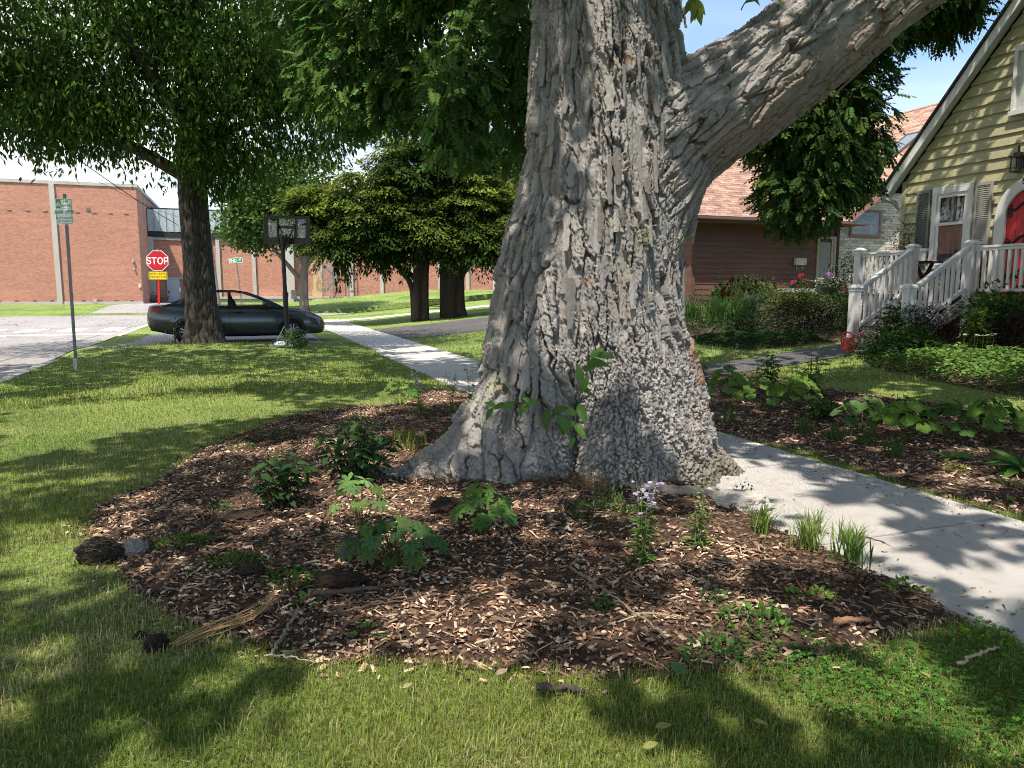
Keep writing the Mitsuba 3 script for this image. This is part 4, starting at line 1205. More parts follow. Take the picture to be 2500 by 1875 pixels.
plate(rrect(.62, .29, .02).difference(rrect(.595, .265, .02)), o + up_ * -.55, rt_, up_, .004, .0055, 'm_gloss', k, 'border', (.03, .03, .02))
put_text('CROSS TRAFFIC', .065, o + up_ * -.515, rt_, up_, .007, 'm_gloss', k, c=(.05, .05, .02), stretch=.86)
put_text('DOES NOT STOP', .065, o + up_ * -.635, rt_, up_, .007, 'm_gloss', k, c=(.05, .05, .02), stretch=.86)
part('post', k, [beam(o + [-.09, .03, -2.75], o + [.0, .025, .44], .05)], 'm_metal', (.55, .56, .57))
part('sleeve', k, [beam(o + [-.055, .02, -1.62], o + [-.02, .02, -.70], .10, .06)], 'm_gloss', (.72, .02, .03))

k = thing('street_name_sign', 'small green street name sign on a leaning thin post behind the car', 'sign')
o, rt_ = np.array([-14.17, 38.0, 3.01]), np.array([.995, 0, .06])
up_ = np.array([-.06, 0, .998])
plate(rrect(.70, .26, .02), o, rt_, up_, 0, .004, 'm_gloss', k, 'face', (.75, .78, .75))
plate(rrect(.665, .225, .02), o, rt_, up_, .004, .0055, 'm_gloss', k, 'panel', (.015, .22, .14))
put_text('2ND', .15, o + rt_ * -.15 + up_ * -.075, rt_, up_, .0075, 'm_gloss', k, c=(.8, .82, .8), stretch=.95)
put_text('ST', .095, o + rt_ * .22 + up_ * -.03, rt_, up_, .0075, 'm_gloss', k, c=(.8, .82, .8))
part('post', k, [beam((-13.90, 38.03, -.1), (-14.16, 38.03, 3.17), .06)], 'm_metal', (.4, .41, .42))

k = thing('utility_pole', 'grey wooden utility pole partly hidden behind the street tree', 'utility pole')
mb = MB().add(*tube(spline([(-18.3, 46.0, -.2, .17), (-18.75, 46, 5, .155), (-19.2, 46, 11.5, .12)], 10)[:, :3], .15, 10), (.24, .215, .19))
mb.put('pole', 'm_vc', k, smooth=True)
part('crossarm', k, [beam((-20.3, 46, 10.6), (-18.0, 46.2, 10.6), .12)], 'm_vc', (.2, .17, .14))


def cable(name, label, a, b, sag, w):
    t = np.linspace(0, 1, 30)[:, None]
    p = np.asarray(a) * (1 - t) + np.asarray(b) * t - [0, 0, 1] * (4 * t * (1 - t)) * sag
    mb = MB().add(*tube(p, w, 5), (.012, .012, .012))
    return mb.put(name, 'm_vc', smooth=True, label=label, cat='cable', vc=True)


cable('cable', 'thick black overhead cable slanting down from the top left corner', (-8.0, -5, 9.6), (-33.9, 77.5, 7.8), .9, .028)
cable('cable', 'thin overhead wire below the thick cable', (-9.6, -4, 8.9), (-33.0, 77.5, 8.6), 1.4, .011)

k = thing('basketball_hoop', 'black portable basketball hoop seen from behind before the car', 'basketball hoop')
BLK = (.010, .010, .011)
hx, hy = -5.55, 18.0
hz = float(terrain(np.array([hx]), np.array([hy]))[0])
bc = np.array([hx, hy + .38, 2.97])
R3, U3 = np.array([.999, .045, -.02]), np.array([.02, 0, 1.0])
fr = shapely.box(-.56, -.34, .56, .34)
holes = shapely.union_all([shapely.box(-.455, -.19, -.255, .26), shapely.box(.255, -.19, .455, .26), shapely.box(-.195, -.19, .195, .03), shapely.box(-.195, .10, .195, .27)])
plate(fr.difference(holes), bc, R3, U3, -.015, .015, 'm_gloss', k, 'backboard', BLK)
plate(shapely.box(-.58, -.345, .58, -.20).difference(shapely.box(-.5, -.195, .5, 0)), bc, R3, U3, .016, .03, 'm_gloss', k, 'backboard_pad', BLK)
scene['m_pane'] = {'type': 'thindielectric', 'int_ior': 1.5}
p4_ = [bc + R3 * a + U3 * b for a, b in ((-.47, -.2), (.47, -.2), (.47, .28), (-.47, .28))]
add('pane', (np.array(p4_), np.array([[0, 1, 2, 3]])), 'm_pane', k)
part('pole', k, [tube([(hx + .02, hy, hz - .05), (hx + .01, hy, hz + 1.25)], .062, 12), tube([(hx + .01, hy, hz + 1.25), (hx - .01, hy, 2.8)], .05, 12), tube([(hx + .015, hy, hz + 1.2), (hx + .015, hy, hz + 1.32)], .07, 12)], 'm_gloss', BLK)
part('arm', k, [beam((hx + s * .07, hy - .05, 2.55), bc + R3 * s * .2 + U3 * (.12) + [0, -.02, 0], .03) for s in (-1, 1)] + [beam((hx + s * .07, hy, 2.45), (hx + s * .07, hy + .1, 2.85), .03) for s in (-1, 1)] + [beam((hx + s * .06, hy, 2.8), bc + R3 * s * .06 + U3 * -.24, .03) for s in (-1, 1)], 'm_gloss', (.02, .02, .022))
rim = [(hx + .23 * math.cos(a), hy + .66 + .23 * math.sin(a), 2.72) for a in np.linspace(0, 2 * np.pi, 25)]
part('rim', k, [tube(rim, .01, 6, False)], 'm_gloss', (.45, .09, .02))
part('base', k, [wbox(hx - .35, hx + .35, hy - .05, hy + .7, hz, hz + .14)], 'm_gloss', BLK)
part('brace', k, [beam((hx - .30, hy - .02, hz + .02), (hx - .01, hy, hz + .55), .02)], 'm_metal', (.4, .4, .4))
k = thing('plastic_bag', 'crumpled clear plastic bag lying at the foot of the hoop', 'plastic bag')
ic = trimesh.creation.icosphere(3)
v = ic.vertices * [.34, .2, .09]
v = v * (1 + .5 * (fbm(ic.vertices[:, 0] * 3, ic.vertices[:, 1] * 3, ic.vertices[:, 2] * 3, 3, 4) - .5)[:, None]) + [hx + .10, hy - .28, hz + .06]
add('bag', (v, ic.faces), 'm_gloss', k, smooth=30, color=None) if False else add('bag', (v, np.array(ic.faces)), 'm_gloss', k, smooth=False, color=(.42, .48, .50))

# ------------------------------------------------------------------ parked car
CAR = thing('parked_car', 'dark grey four-door saloon parked across the driveway apron behind the street tree', 'car')
cc = np.array([-7.67, 20.63, .075])
EU3, EV3 = np.append(EU, 0), np.append(EV, 0)
W = lambda p: cc + p[:, :1] * EU3 + p[:, 1:2] * EV3 + p[:, 2:3] * EZ
xs = np.array([-2.27, -2.22, -2.05, -1.75, -1.3, -.7, 0, .6, 1.0, 1.4, 1.75, 2.0, 2.15, 2.24, 2.28])
zt = np.array([.80, .99, 1.035, 1.045, 1.03, 1.0, .985, .975, .965, .91, .835, .755, .68, .60, .52])
zb = np.array([.50, .42, .34, .26, .19, .17, .17, .17, .17, .18, .20, .21, .22, .25, .32])
wd = np.array([.58, .70, .80, .85, .872, .878, .88, .878, .875, .868, .84, .78, .70, .60, .48])
from scipy.interpolate import PchipInterpolator as PCH
xf = np.linspace(-2.27, 2.28, 72)
zt, zb, wd = PCH(xs, zt)(xf), PCH(xs, zb)(xf), PCH(xs, wd)(xf)


def section(k):
    a, b, w = zb[k], zt[k], wd[k]
    h = b - a
    return np.array([(0, a), (.80 * w, a), (.93 * w, a + .06 * h), (.985 * w, a + .2 * h), (w, a + .42 * h), (.995 * w, a + .55 * h), (.985 * w, a + .66 * h), (.965 * w, a + .80 * h), (.935 * w, a + .92 * h), (.86 * w, a + .985 * h), (.6 * w, b + .008), (0, b + .015)])


secs = np.array([section(k) for k in range(len(xf))])
ring = np.concatenate([secs, secs[:, -2:0:-1] * [-1, 1]], 1)
m_ = ring.shape[1]
v = np.concatenate([np.broadcast_to(xf[:, None, None], ring.shape[:2] + (1,)), ring], 2).reshape(-1, 3)
i, j = np.meshgrid(np.arange(len(xf) - 1), np.arange(m_), indexing='ij')
q = np.stack([i * m_ + j, (i + 1) * m_ + j, (i + 1) * m_ + (j + 1) % m_, i * m_ + (j + 1) % m_], -1).reshape(-1, 4)
f = np.vstack([q[:, [0, 1, 2]], q[:, [0, 2, 3]]])
v = np.vstack([v, [xf[0], 0, .6], [xf[-1], 0, .42]])
j = np.arange(m_)
f = np.vstack([f, np.stack([j, (j + 1) % m_, j * 0 + len(v) - 2], 1), np.stack([(j + 1) % m_ + (len(xf) - 1) * m_, j + (len(xf) - 1) * m_, j * 0 + len(v) - 1], 1)])
tmb = trimesh.Trimesh(v, f, process=True)
if tmb.volume < 0:
    tmb.invert()
body = Manifold(m3.Mesh(np.asarray(tmb.vertices, np.float32), np.asarray(tmb.faces, np.uint32)))
cyl = lambda x, y0, y1, z, r: Manifold.cylinder(y1 - y0, r, r, 48).rotate((-90, 0, 0)).translate((x, y0, z))
WX = (-1.31, 1.37)
for x in WX:
    body = body - cyl(x, .60, 1.2, .33, .375) - cyl(x, -1.2, -.60, .33, .375)


def side_prism(poly, y):
    return CrossSection([np.asarray(poly, np.float32)]).extrude(2 * y).rotate((90, 0, 0)).translate((0, y, 0))


def tumble(y0, y1, z0, z1):
    return CrossSection([np.asarray([(-y0, z0), (y0, z0), (y1, z1), (-y1, z1)], np.float32)]).extrude(6).rotate((90, 0, 90)).translate((-3, 0, 0))


gh = [(-1.92, .98), (1.22, .93), (.98, 1.06), (.55, 1.26), (.22, 1.375), (-.12, 1.425), (-.5, 1.43), (-.85, 1.395), (-1.25, 1.26), (-1.62, 1.10)]
ghi = [(-1.70, .98), (1.02, .93), (.85, 1.07), (.48, 1.235), (.18, 1.335), (-.12, 1.38), (-.5, 1.385), (-.82, 1.352), (-1.18, 1.225), (-1.5, 1.08)]
if Polygon(gh).exterior.is_ccw is False:
    gh, ghi = gh[::-1], ghi[::-1]
outer = side_prism(gh, 1.0) ^ tumble(.835, .555, .90, 1.45)
inner = side_prism(ghi, 1.0) ^ tumble(.79, .51, .90, 1.45)
WIN = {'front': [(.84, 1.005), (.80, 1.05), (.40, 1.225), (.12, 1.325), (-.12, 1.36), (-.20, 1.36), (-.20, 1.005)], 'rear': [(-.27, 1.005), (-.27, 1.362), (-.52, 1.36), (-.82, 1.322), (-1.08, 1.225), (-1.16, 1.06), (-1.16, 1.02)]}
shell = outer - inner
for w in WIN.values():
    w_ = w if Polygon(w).exterior.is_ccw else w[::-1]
    shell = shell - side_prism(w_, 1.2)
for a, b in [((.93, 1.06), (.24, 1.345)), ((-1.60, 1.09), (-.88, 1.365))]:
    a, b = np.array(a), np.array(b)
    nn = np.array([-(b - a)[1], (b - a)[0]]) / np.linalg.norm(b - a) * .14
    qd = [a + nn, a - nn, b - nn, b + nn]
    if not Polygon(qd).exterior.is_ccw:
        qd = qd[::-1]
    shell = shell - side_prism([tuple(z) for z in qd], .52)
car = body + shell
cm = car.to_mesh()
scene['m_carpaint'] = {'type': 'twosided', 'bsdf': {'type': 'principled', 'base_color': {'type': 'rgb', 'value': [.075, .085, .088]}, 'roughness': .16, 'metallic': .6, 'clearcoat': 1.0, 'clearcoat_gloss': .95}}
add('body', trimesh.Trimesh(W(np.array(cm.vert_properties[:, :3])), cm.tri_verts, process=True), 'm_carpaint', CAR, smooth=32)
ysl = lambda z: -(.835 + (.555 - .835) * (z - .90) / .55)
for nme, w in WIN.items():
    for sg in (1, -1):
        p = np.array([(x, sg * (ysl(z) + .012), z) for x, z in w])
        tri = trimesh.creation.triangulate_polygon(Polygon(w), engine='earcut')
        p = np.array([(x, sg * (ysl(z) + .012), z) for x, z in tri[0]])
        add('window', (W(p), np.array(tri[1])), 'm_pane', CAR)
for a, b, yy in [((.95, 1.05), (.22, 1.36), .54), ((-1.62, 1.08), (-.86, 1.38), .54)]:
    p = np.array([(a[0], -yy, a[1]), (a[0], yy, a[1]), (b[0], yy, b[1]), (b[0], -yy, b[1])])
    add('windscreen', (W(p), np.array([[0, 1, 2, 3]])), 'm_pane', CAR)


def hull_part(name, pts, mat, c, parent=CAR):
    h = Manifold.batch_hull([Manifold.sphere(r_, 16).translate((x, y, z)) for x, y, z, r_ in pts])
    q = h.to_mesh()
    v = W(np.array(q.vert_properties[:, :3]))
    return add(name, trimesh.Trimesh(v, q.tri_verts), mat, parent, smooth=False, color=c)


for x, y in ((.0, -.36), (.0, .36), (-.95, -.36), (-.95, .36)):
    hull_part('seat', [(x - .10, y - .2, .95, .06), (x - .10, y + .2, .95, .06), (x - .16, y - .16, 1.12, .05), (x - .16, y + .16, 1.12, .05)], 'm_vc', (.02, .02, .022))
    hull_part('headrest', [(x - .2, y - .09, 1.17, .045), (x - .2, y + .09, 1.17, .045), (x - .22, y - .07, 1.26, .04), (x - .22, y + .07, 1.26, .04)], 'm_vc', (.02, .02, .022))
hull_part('mirror', [(.72, -.95, 1.0, .06), (.78, -1.02, 1.0, .055), (.70, -1.0, 1.05, .05), (.70, -.86, .99, .03)], 'm_gloss', (.035, .04, .042))
hull_part('mirror', [(.72, .95, 1.0, .06), (.78, 1.02, 1.0, .055), (.70, 1.0, 1.05, .05), (.70, .86, .99, .03)], 'm_gloss', (.035, .04, .042))
for x, nm in ((.0, 'handle'), (-.98, 'handle')):
    hull_part(nm, [(x - .12, -.892, .83, .018), (x + .1, -.892, .845, .018)], 'm_gloss', (.03, .033, .035))


def yb(x, z):
    k = np.clip(np.searchsorted(xf, x), 1, len(xf) - 1)
    t = (x - xf[k - 1]) / (xf[k] - xf[k - 1])
    return (1 - t) * np.interp(z, secs[k - 1, 1:-1, 1], secs[k - 1, 1:-1, 0]) + t * np.interp(z, secs[k, 1:-1, 1], secs[k, 1:-1, 0])


def patch(name, corners, off, mat, c, n=10):
    for sg in (-1, 1):
        A, B, C_, D_ = (np.array(q_) for q_ in corners)
        s_, t_ = np.meshgrid(np.linspace(0, 1, n), np.linspace(0, 1, n), indexing='ij')
        xz = ((1 - s_) * (1 - t_))[..., None] * A + (s_ * (1 - t_))[..., None] * B + (s_ * t_)[..., None] * C_ + ((1 - s_) * t_)[..., None] * D_
        p = np.array([(x, sg * (yb(x, z) + off), z) for x, z in xz.reshape(-1, 2)])
        i, j = np.meshgrid(np.arange(n - 1), np.arange(n - 1), indexing='ij')
        q_ = np.stack([i * n + j, (i + 1) * n + j, (i + 1) * n + j + 1, i * n + j + 1], -1).reshape(-1, 4)
        add(name, (W(p), q_), mat, CAR, smooth=True, color=c)


patch('taillight', [(-2.235, .80), (-1.86, .93), (-1.90, .965), (-2.215, .955)], .008, 'm_gloss', (.28, .008, .015))
patch('headlight', [(1.72, .73), (2.16, .575), (2.13, .665), (1.78, .785)], .007, 'm_gloss', (.20, .22, .23))
patch('seam', [(-.245, .26), (-.232, .26), (-.225, .94), (-.238, .94)], .003, 'm_gloss', (.004, .004, .004))
patch('seam', [(.98, .30), (.993, .30), (1.01, .80), (.997, .80)], .003, 'm_gloss', (.004, .004, .004))
patch('seam', [(-1.16, .60), (-1.147, .60), (-1.115, .94), (-1.128, .94)], .003, 'm_gloss', (.004, .004, .004))
patch('sill', [(-.90, .185), (.97, .185), (.97, .24), (-.90, .24)], .006, 'm_gloss', (.008, .008, .008))
patch('bumper_trim', [(-2.2, .36), (-1.72, .26), (-1.72, .30), (-2.2, .42)], .006, 'm_gloss', (.01, .01, .01))
hull_part('number_plate', [(2.285, -.15, .44, .012), (2.285, .15, .44, .012), (2.29, -.15, .54, .012), (2.29, .15, .54, .012)], 'm_gloss', (.30, .25, .25))
for x in WX:
    for sg in (-1, 1):
        wk = numbered(CAR + '__wheel')
        ty = Manifold.cylinder(.20, .315, .315, 48) - Manifold.cylinder(.30, .205, .205, 48).translate((0, 0, -.05))
        ty = ty.rotate((90, 0, 0)).translate((x, sg * .75 + .10, .315))
        q = ty.to_mesh()
        add('tyre', trimesh.Trimesh(W(np.array(q.vert_properties[:, :3])), q.tri_verts), 'm_vc', wk, smooth=35, color=None) if False else add('tyre', (W(np.array(q.vert_properties[:, :3])), np.array(q.tri_verts)), 'm_vc', wk, color=(.018, .018, .018))
        mb = MB()
        yo = sg * .83
        c0 = np.array([x, yo, .315])
        mb.add(*tube([c0 - [0, sg * .12, 0], c0 - [0, sg * .10, 0]], .2, 32), (.03, .03, .03))
        for a in np.arange(5) * 2 * np.pi / 5 + .3:
            d = np.array([math.cos(a), 0, math.sin(a)])
            t_ = np.array([-math.sin(a), 0, math.cos(a)])
            for s2 in (-1, 1):
                mb.add(*beam(c0 + d * .03 + t_ * s2 * .02, c0 + d * .185 + t_ * s2 * .045 - [0, sg * .015, 0], .03, .03, up=(0, 1, 0)), (.42, .43, .44))
        mb.add(*tube([c0 - [0, sg * .03, 0], c0 + [0, sg * .008, 0]], .055, 16), (.42, .43, .44))
        a = np.linspace(0, 2 * np.pi, 33)
        mb.add(*tube(np.stack([x + .192 * np.cos(a), a * 0 + yo - sg * .01, .315 + .192 * np.sin(a)], 1), .016, 6, False), (.42, .43, .44))
        v, f = mb.mesh()
        add('rim', (W(v), f), 'm_metal', wk, color=mb.col())

# ------------------------------------------------------------------ yellow house and its porch
def m_siding(p, n, uv):
    v = p.x * EV[0] + p.y * EV[1]
    a = F_(v * 3.0, p.z * .8, 1.0, octaves=2)
    b = F_(v * 16, p.z * 60, 4.0, octaves=2)
    c = MX((.315, .30, .185), (.375, .36, .225), a) * (.92 + .14 * b)
    return MX(c, (.26, .24, .16), SS(.60, .80, F_(v * 2.2, p.z * 2.6, 7., octaves=3)) * .35)


def m_white(p, n, uv):
    a = F_(p.x * 5, p.y * 5, p.z * 3, octaves=2)
    b = F_(p.x * 40, p.y * 40, p.z * 20, octaves=2)
    return MX((.53, .54, .55), (.62, .63, .64), a) * (.94 + .1 * b)


def m_weathered(p, n, uv):
    a = F_(p.x * 9, p.y * 9, p.z * 9, octaves=4)
    return MX((.62, .61, .58), (.24, .21, .17), SS(.5, .68, a) * .8)


scene['m_siding'] = pr(m_siding, .7)
scene['m_white'] = pr(m_white, .55)
scene['m_weathered'] = pr(m_weathered, .85)
U0 = 13.3
YH = thing('yellow_house', 'yellow clapboard house with steep gable, shutters and a red arched door', 'house')
EAV, RID = (12.0, 3.77), (7.45, 9.03)
zr = lambda v: EAV[1] + (EAV[0] - v) * (RID[1] - EAV[1]) / (EAV[0] - RID[0])
vr = lambda z: EAV[0] - (z - EAV[1]) * (EAV[0] - RID[0]) / (RID[1] - EAV[1])
prof = np.array([(12.0, .2), (12.0, 3.77), (7.45, 9.03), (2.9, 3.77), (2.9, .2)])
m = trimesh.creation.extrude_polygon(Polygon(prof), 9.0, engine='earcut')
v = np.array(m.vertices)
add('wall', (G(U0 + .01 + v[:, 2], v[:, 0], v[:, 1]), np.array(m.faces)), 'm_siding', YH)
rs = np.random.default_rng(12)
z = .62
while z < 8.6:
    zt_, ex = z + .222, .206
    top = zt_
    a0 = min(12.0 - .075, vr(z)) if z > 3.77 else 12.0 - .075
    a1 = min(12.0 - .075, vr(top)) if top > 3.77 else 12.0 - .075
    lo = 5.2 if z < 7 else 2 * RID[0] - vr(z)
    tilt = rs.normal(0, .0015)
    p = [G(U0 - .046, lo, z), G(U0 - .006, lo, top), G(U0 - .046, a0, z + tilt), G(U0 - .006, a1, top + tilt), G(U0 + .005, lo, z), G(U0 + .005, lo, top), G(U0 + .005, a0, z), G(U0 + .005, a1, top)]
    add('board', hexa([p[0], p[1], p[2], p[3], p[4], p[5], p[6], p[7]]), 'm_siding', YH)
    z += ex
part('corner_board', YH, [(U0 - .045, U0 + .02, 11.92, 12.02, .5, 3.76)], 'm_siding')
for s in (1, -1):
    vv = lambda x: 7.45 + s * (x - 7.45)
    p = []
    for u in (U0 - .22, U0 - .18):
        for (a, b) in ((12.30, 3.42), (7.45, 9.03)):
            for dz in (.03, .26):
                p.append(G(u, vv(a), b + dz))
    add('rake_board', hexa(p), 'm_white', YH, label='pale grey sloping gable trim' if s == 1 else None)
    p = []
    for u in (U0 - .175, U0 - .01):
        for (a, b) in ((12.30, 3.50), (7.45, 9.12)):
            for dz in (0, .03):
                p.append(G(u, vv(a), b + dz))
    add('soffit', hexa(p), 'm_white', YH)
    p = []
    for u in (U0 - .26, 22.6):
        for (a, b) in ((12.40, 3.585), (7.45, 9.31)):
            for dz in (0, .06):
                p.append(G(u, vv(a), b + dz))
    add('roof', hexa(p), 'm_vc', YH, color=(.05, .045, .045))
mb = MB().add(*tube([G(U0 - .25, 12.34, 3.62), G(U0 - .22, 12.33, 3.46), G(U0 - .05, 12.2, 3.36), G(U0 + .05, 12.12, 3.2)], .05, 10), (.30, .30, .29))
mb.put('downpipe', 'm_gloss', YH)

# ground floor window
wk = numbered(YH + '__window')
fr = [(U0 - .085, U0 - .035, 11.24, 11.14, 1.98, 3.53), (U0 - .085, U0 - .035, 10.47, 10.37, 1.98, 3.53), (U0 - .088, U0 - .035, 11.25, 10.36, 3.40, 3.54), (U0 - .12, U0 - .035, 11.27, 10.34, 1.92, 1.99)]
fix = lambda b: (b[0], b[1], min(b[2], b[3]), max(b[2], b[3]), b[4], b[5])
part('frame', wk, [fix(b) for b in fr], 'm_white')
part('sash', wk, [fix(b) for b in [(U0 - .068, U0 - .036, 11.138, 11.07, 2.0, 3.40), (U0 - .068, U0 - .036, 10.54, 10.472, 2.0, 3.40), (U0 - .066, U0 - .036, 11.07, 10.54, 3.32, 3.399), (U0 - .066, U0 - .036, 11.07, 10.54, 2.0, 2.07), (U0 - .072, U0 - .036, 11.07, 10.54, 2.775, 2.83)]], 'm_white')
scene['m_curtain'] = pr(lambda p, n, uv: MX((.020, .021, .022), (.20, .20, .195), SS(.50, .72, F_((p.x * EV[0] + p.y * EV[1]) * 22, p.z * 1.6, 3., octaves=3)) * (.25 + .75 * SS(2.6, 3.2, p.z))), .9)
part('curtain', wk, [(U0 - .046, U0 - .0405, 10.54, 11.07, 2.07, 3.32)], 'm_curtain')
for a, b in ((2.07, 2.775), (2.83, 3.32)):
    add('pane', (G(U0 - .055, [10.54, 11.07, 11.07, 10.54], [a, a, b, b]), np.array([[0, 1, 2, 3]])), 'm_pane', wk)
wk = numbered(YH + '__window')
part('frame', wk, [fix(b) for b in [(U0 - .09, U0 - .035, 9.76, 9.70, 4.66, 5.80), (U0 - .09, U0 - .035, 8.7, 8.62, 4.66, 5.80), (U0 - .09, U0 - .035, 9.76, 8.62, 5.72, 5.82), (U0 - .12, U0 - .035, 9.78, 8.6, 4.62, 4.70)]], 'm_white')
part('curtain', wk, [(U0 - .046, U0 - .0405, 8.7, 9.70, 4.70, 5.72)], 'm_white')
add('pane', (G(U0 - .055, [8.7, 9.7, 9.7, 8.7], [4.7, 4.7, 5.72, 5.72]), np.array([[0, 1, 2, 3]])), 'm_pane', wk)
SHC = (.20, .215, .195)
for a, b, c, nm in ((11.62, 11.30, (.13, .15, .135), 'grey-green louvred shutter left of the window, shade put into its colour'), (10.33, 9.99, (.30, .30, .275), 'grey-green louvred shutter right of the window, light put into its colour')):  # same grey-green on both; darker left and lighter right stand for shade and light
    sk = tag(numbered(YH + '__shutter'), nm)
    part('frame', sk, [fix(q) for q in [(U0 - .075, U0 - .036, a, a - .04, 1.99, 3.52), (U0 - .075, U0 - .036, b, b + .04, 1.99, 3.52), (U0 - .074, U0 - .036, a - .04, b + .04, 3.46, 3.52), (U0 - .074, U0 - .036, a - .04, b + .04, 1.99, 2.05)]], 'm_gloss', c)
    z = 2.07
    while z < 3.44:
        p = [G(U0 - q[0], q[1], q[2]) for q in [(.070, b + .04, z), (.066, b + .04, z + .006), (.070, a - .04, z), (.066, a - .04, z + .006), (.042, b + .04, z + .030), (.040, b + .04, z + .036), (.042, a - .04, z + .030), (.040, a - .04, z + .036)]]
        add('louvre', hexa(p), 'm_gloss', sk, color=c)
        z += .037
# arched door
dk = tag(numbered(YH + '__door'), 'red arched front door with black strap hinges')
vc_, zs = 9.2, 2.84
arc = lambda R, n=24: [(vc_ + R * math.cos(t), zs + R * math.sin(t)) for t in np.linspace(0, math.pi, n)]
outer_ = Polygon([(vc_ + .67, 1.42)] + arc(.67) + [(vc_ - .67, 1.42)])
inner_ = Polygon([(vc_ + .475, 1.42)] + arc(.475) + [(vc_ - .475, 1.42)])


def vslab(name, poly, ua, ub, mat, parent, c=None):
    m = trimesh.creation.extrude_polygon(poly, ub - ua, engine='earcut')
    q = np.array(m.vertices)
    return add(name, (G(ua + q[:, 2], q[:, 0], q[:, 1]), np.array(m.faces)), mat, parent, color=c)


vslab('surround', outer_.difference(inner_), U0 - .11, U0 - .036, 'm_white', dk)
vslab('leaf', inner_, U0 - .06, U0 - .037, 'm_gloss', dk, (.46, .012, .02))
for k in range(1, 5):
    vslab('groove', shapely.box(vc_ - .475 + .19 * k - .004, 1.44, vc_ - .475 + .19 * k + .004, 3.2), U0 - .062, U0 - .0605, 'm_gloss', dk, (.15, .005, .008))
for zz in (2.92, 2.33, 1.72):
    pts = [G(U0 - .075, vc_ + .45, zz), G(U0 - .075, vc_ + .33, zz + .02), G(U0 - .075, vc_ + .2, zz + .12), G(U0 - .075, vc_ + .02, zz + .17)]
    mb = MB().add(*tube(spline(pts, 12), .022, 6), (.012, .012, .012))
    for s in (-1, 1):
        a = np.linspace(0, 1.7 * np.pi, 14)
        mb.add(*tube(G(U0 - .075, vc_ + .42 + .035 * np.cos(a), zz + s * (.07 - .035 * np.sin(a))), .011, 5), (.012, .012, .012))
    mb.put('hinge', 'm_gloss', dk)
mb = MB()
for a in np.linspace(-.12, .12, 5):
    mb.add(*beam(G(U0 - .075, vc_ + a, 2.35), G(U0 - .075, vc_ + a, 2.85), .014), (.012, .012, .012))
for b in np.linspace(2.35, 2.85, 5):
    mb.add(*beam(G(U0 - .078, vc_ - .14, b), G(U0 - .078, vc_ + .14, b), .014), (.012, .012, .012))
mb.put('grille', 'm_gloss', dk)
put_text('5', .10, G(U0 - .112, vc_ + .17, 3.375), -np.append(EV, 0), EZ, .006, 'm_gloss', dk, name='number', c=(.03, .03, .03))
k = thing('wall_lantern', 'black wall lantern above the red door', 'lantern')
for a in (9.58, 9.42):
    for u in (U0 - .20, U0 - .06):
        part('bar', k, [(u, u + .015, a, a + .015, 3.62, 3.86)], 'm_gloss', (.015, .015, .015))
part('cap', k, [(U0 - .23, U0 - .03, 9.39, 9.625, 3.86, 3.885), (U0 - .18, U0 - .08, 9.45, 9.56, 3.885, 3.94), (U0 - .14, U0 - .12, 9.49, 9.52, 3.94, 4.06)], 'm_gloss', (.015, .015, .015))
part('base', k, [(U0 - .21, U0 - .03, 9.41, 9.605, 3.60, 3.62), (U0 - .06, U0 - .036, 9.46, 9.55, 3.62, 3.86)], 'm_gloss', (.015, .015, .015))
add('pane', (G(U0 - .203, [9.42, 9.595, 9.595, 9.42], [3.62, 3.62, 3.86, 3.86]), np.array([[0, 1, 2, 3]])), 'm_pane', k)

# porch
PO = thing('porch', 'white railed wooden porch with five steps down towards the lawn', 'porch')
UP_ = 12.2
for k in range(8):
    part('floor_board', PO, [(UP_ - .05 + k * .142, UP_ - .05 + k * .142 + .138, 6.6, 12.12, 1.385, 1.42)], 'm_vc', np.array((.23, .125, .09)) * rs.uniform(.8, 1.2))
for b_ in [(UP_, UP_ + .03, 6.6, 9.44, .3, 1.383), (UP_, UP_ + .03, 10.82, 12.1, .3, 1.383), (UP_ + .032, U0, 12.06, 12.1, .3, 1.383)]:
    part('skirt', PO, [b_], 'm_weathered')


def post(u, v, z0, z1, w=.145):
    k = numbered(PO + '__post')
    part('shaft', k, [(u - w / 2, u + w / 2, v - w / 2, v + w / 2, z0, z1 - .07)], 'm_white')
    c = w / 2 + .028
    m = Manifold.batch_hull([Manifold.cube((2 * c, 2 * c, .03), True).translate((0, 0, z1 - .05)), Manifold.cube((w * .6, w * .6, .01), True).translate((0, 0, z1 + .005))])
    q = m.to_mesh()
    p = np.array(q.vert_properties[:, :3])
    add('cap', (G(u, v, 0) + p[:, :1] * EU3 + p[:, 1:2] * EV3 + p[:, 2:] * EZ, np.array(q.tri_verts)), 'm_white', k)
    part('collar', k, [(u - w / 2 - .014, u + w / 2 + .014, v - w / 2 - .014, v + w / 2 + .014, z1 - .115, z1 - .07)], 'm_white')


for a, b, z0, z1 in [(UP_, 12.02, 1.422, 2.36), (UP_, 10.72, 1.422, 2.37), (UP_, 9.50, .5, 2.37), (UP_, 8.22, .5, 2.37), (10.80, 10.70, .5, 1.60), (10.80, 9.52, .5, 1.60)]:
    post(a, b, z0, z1)


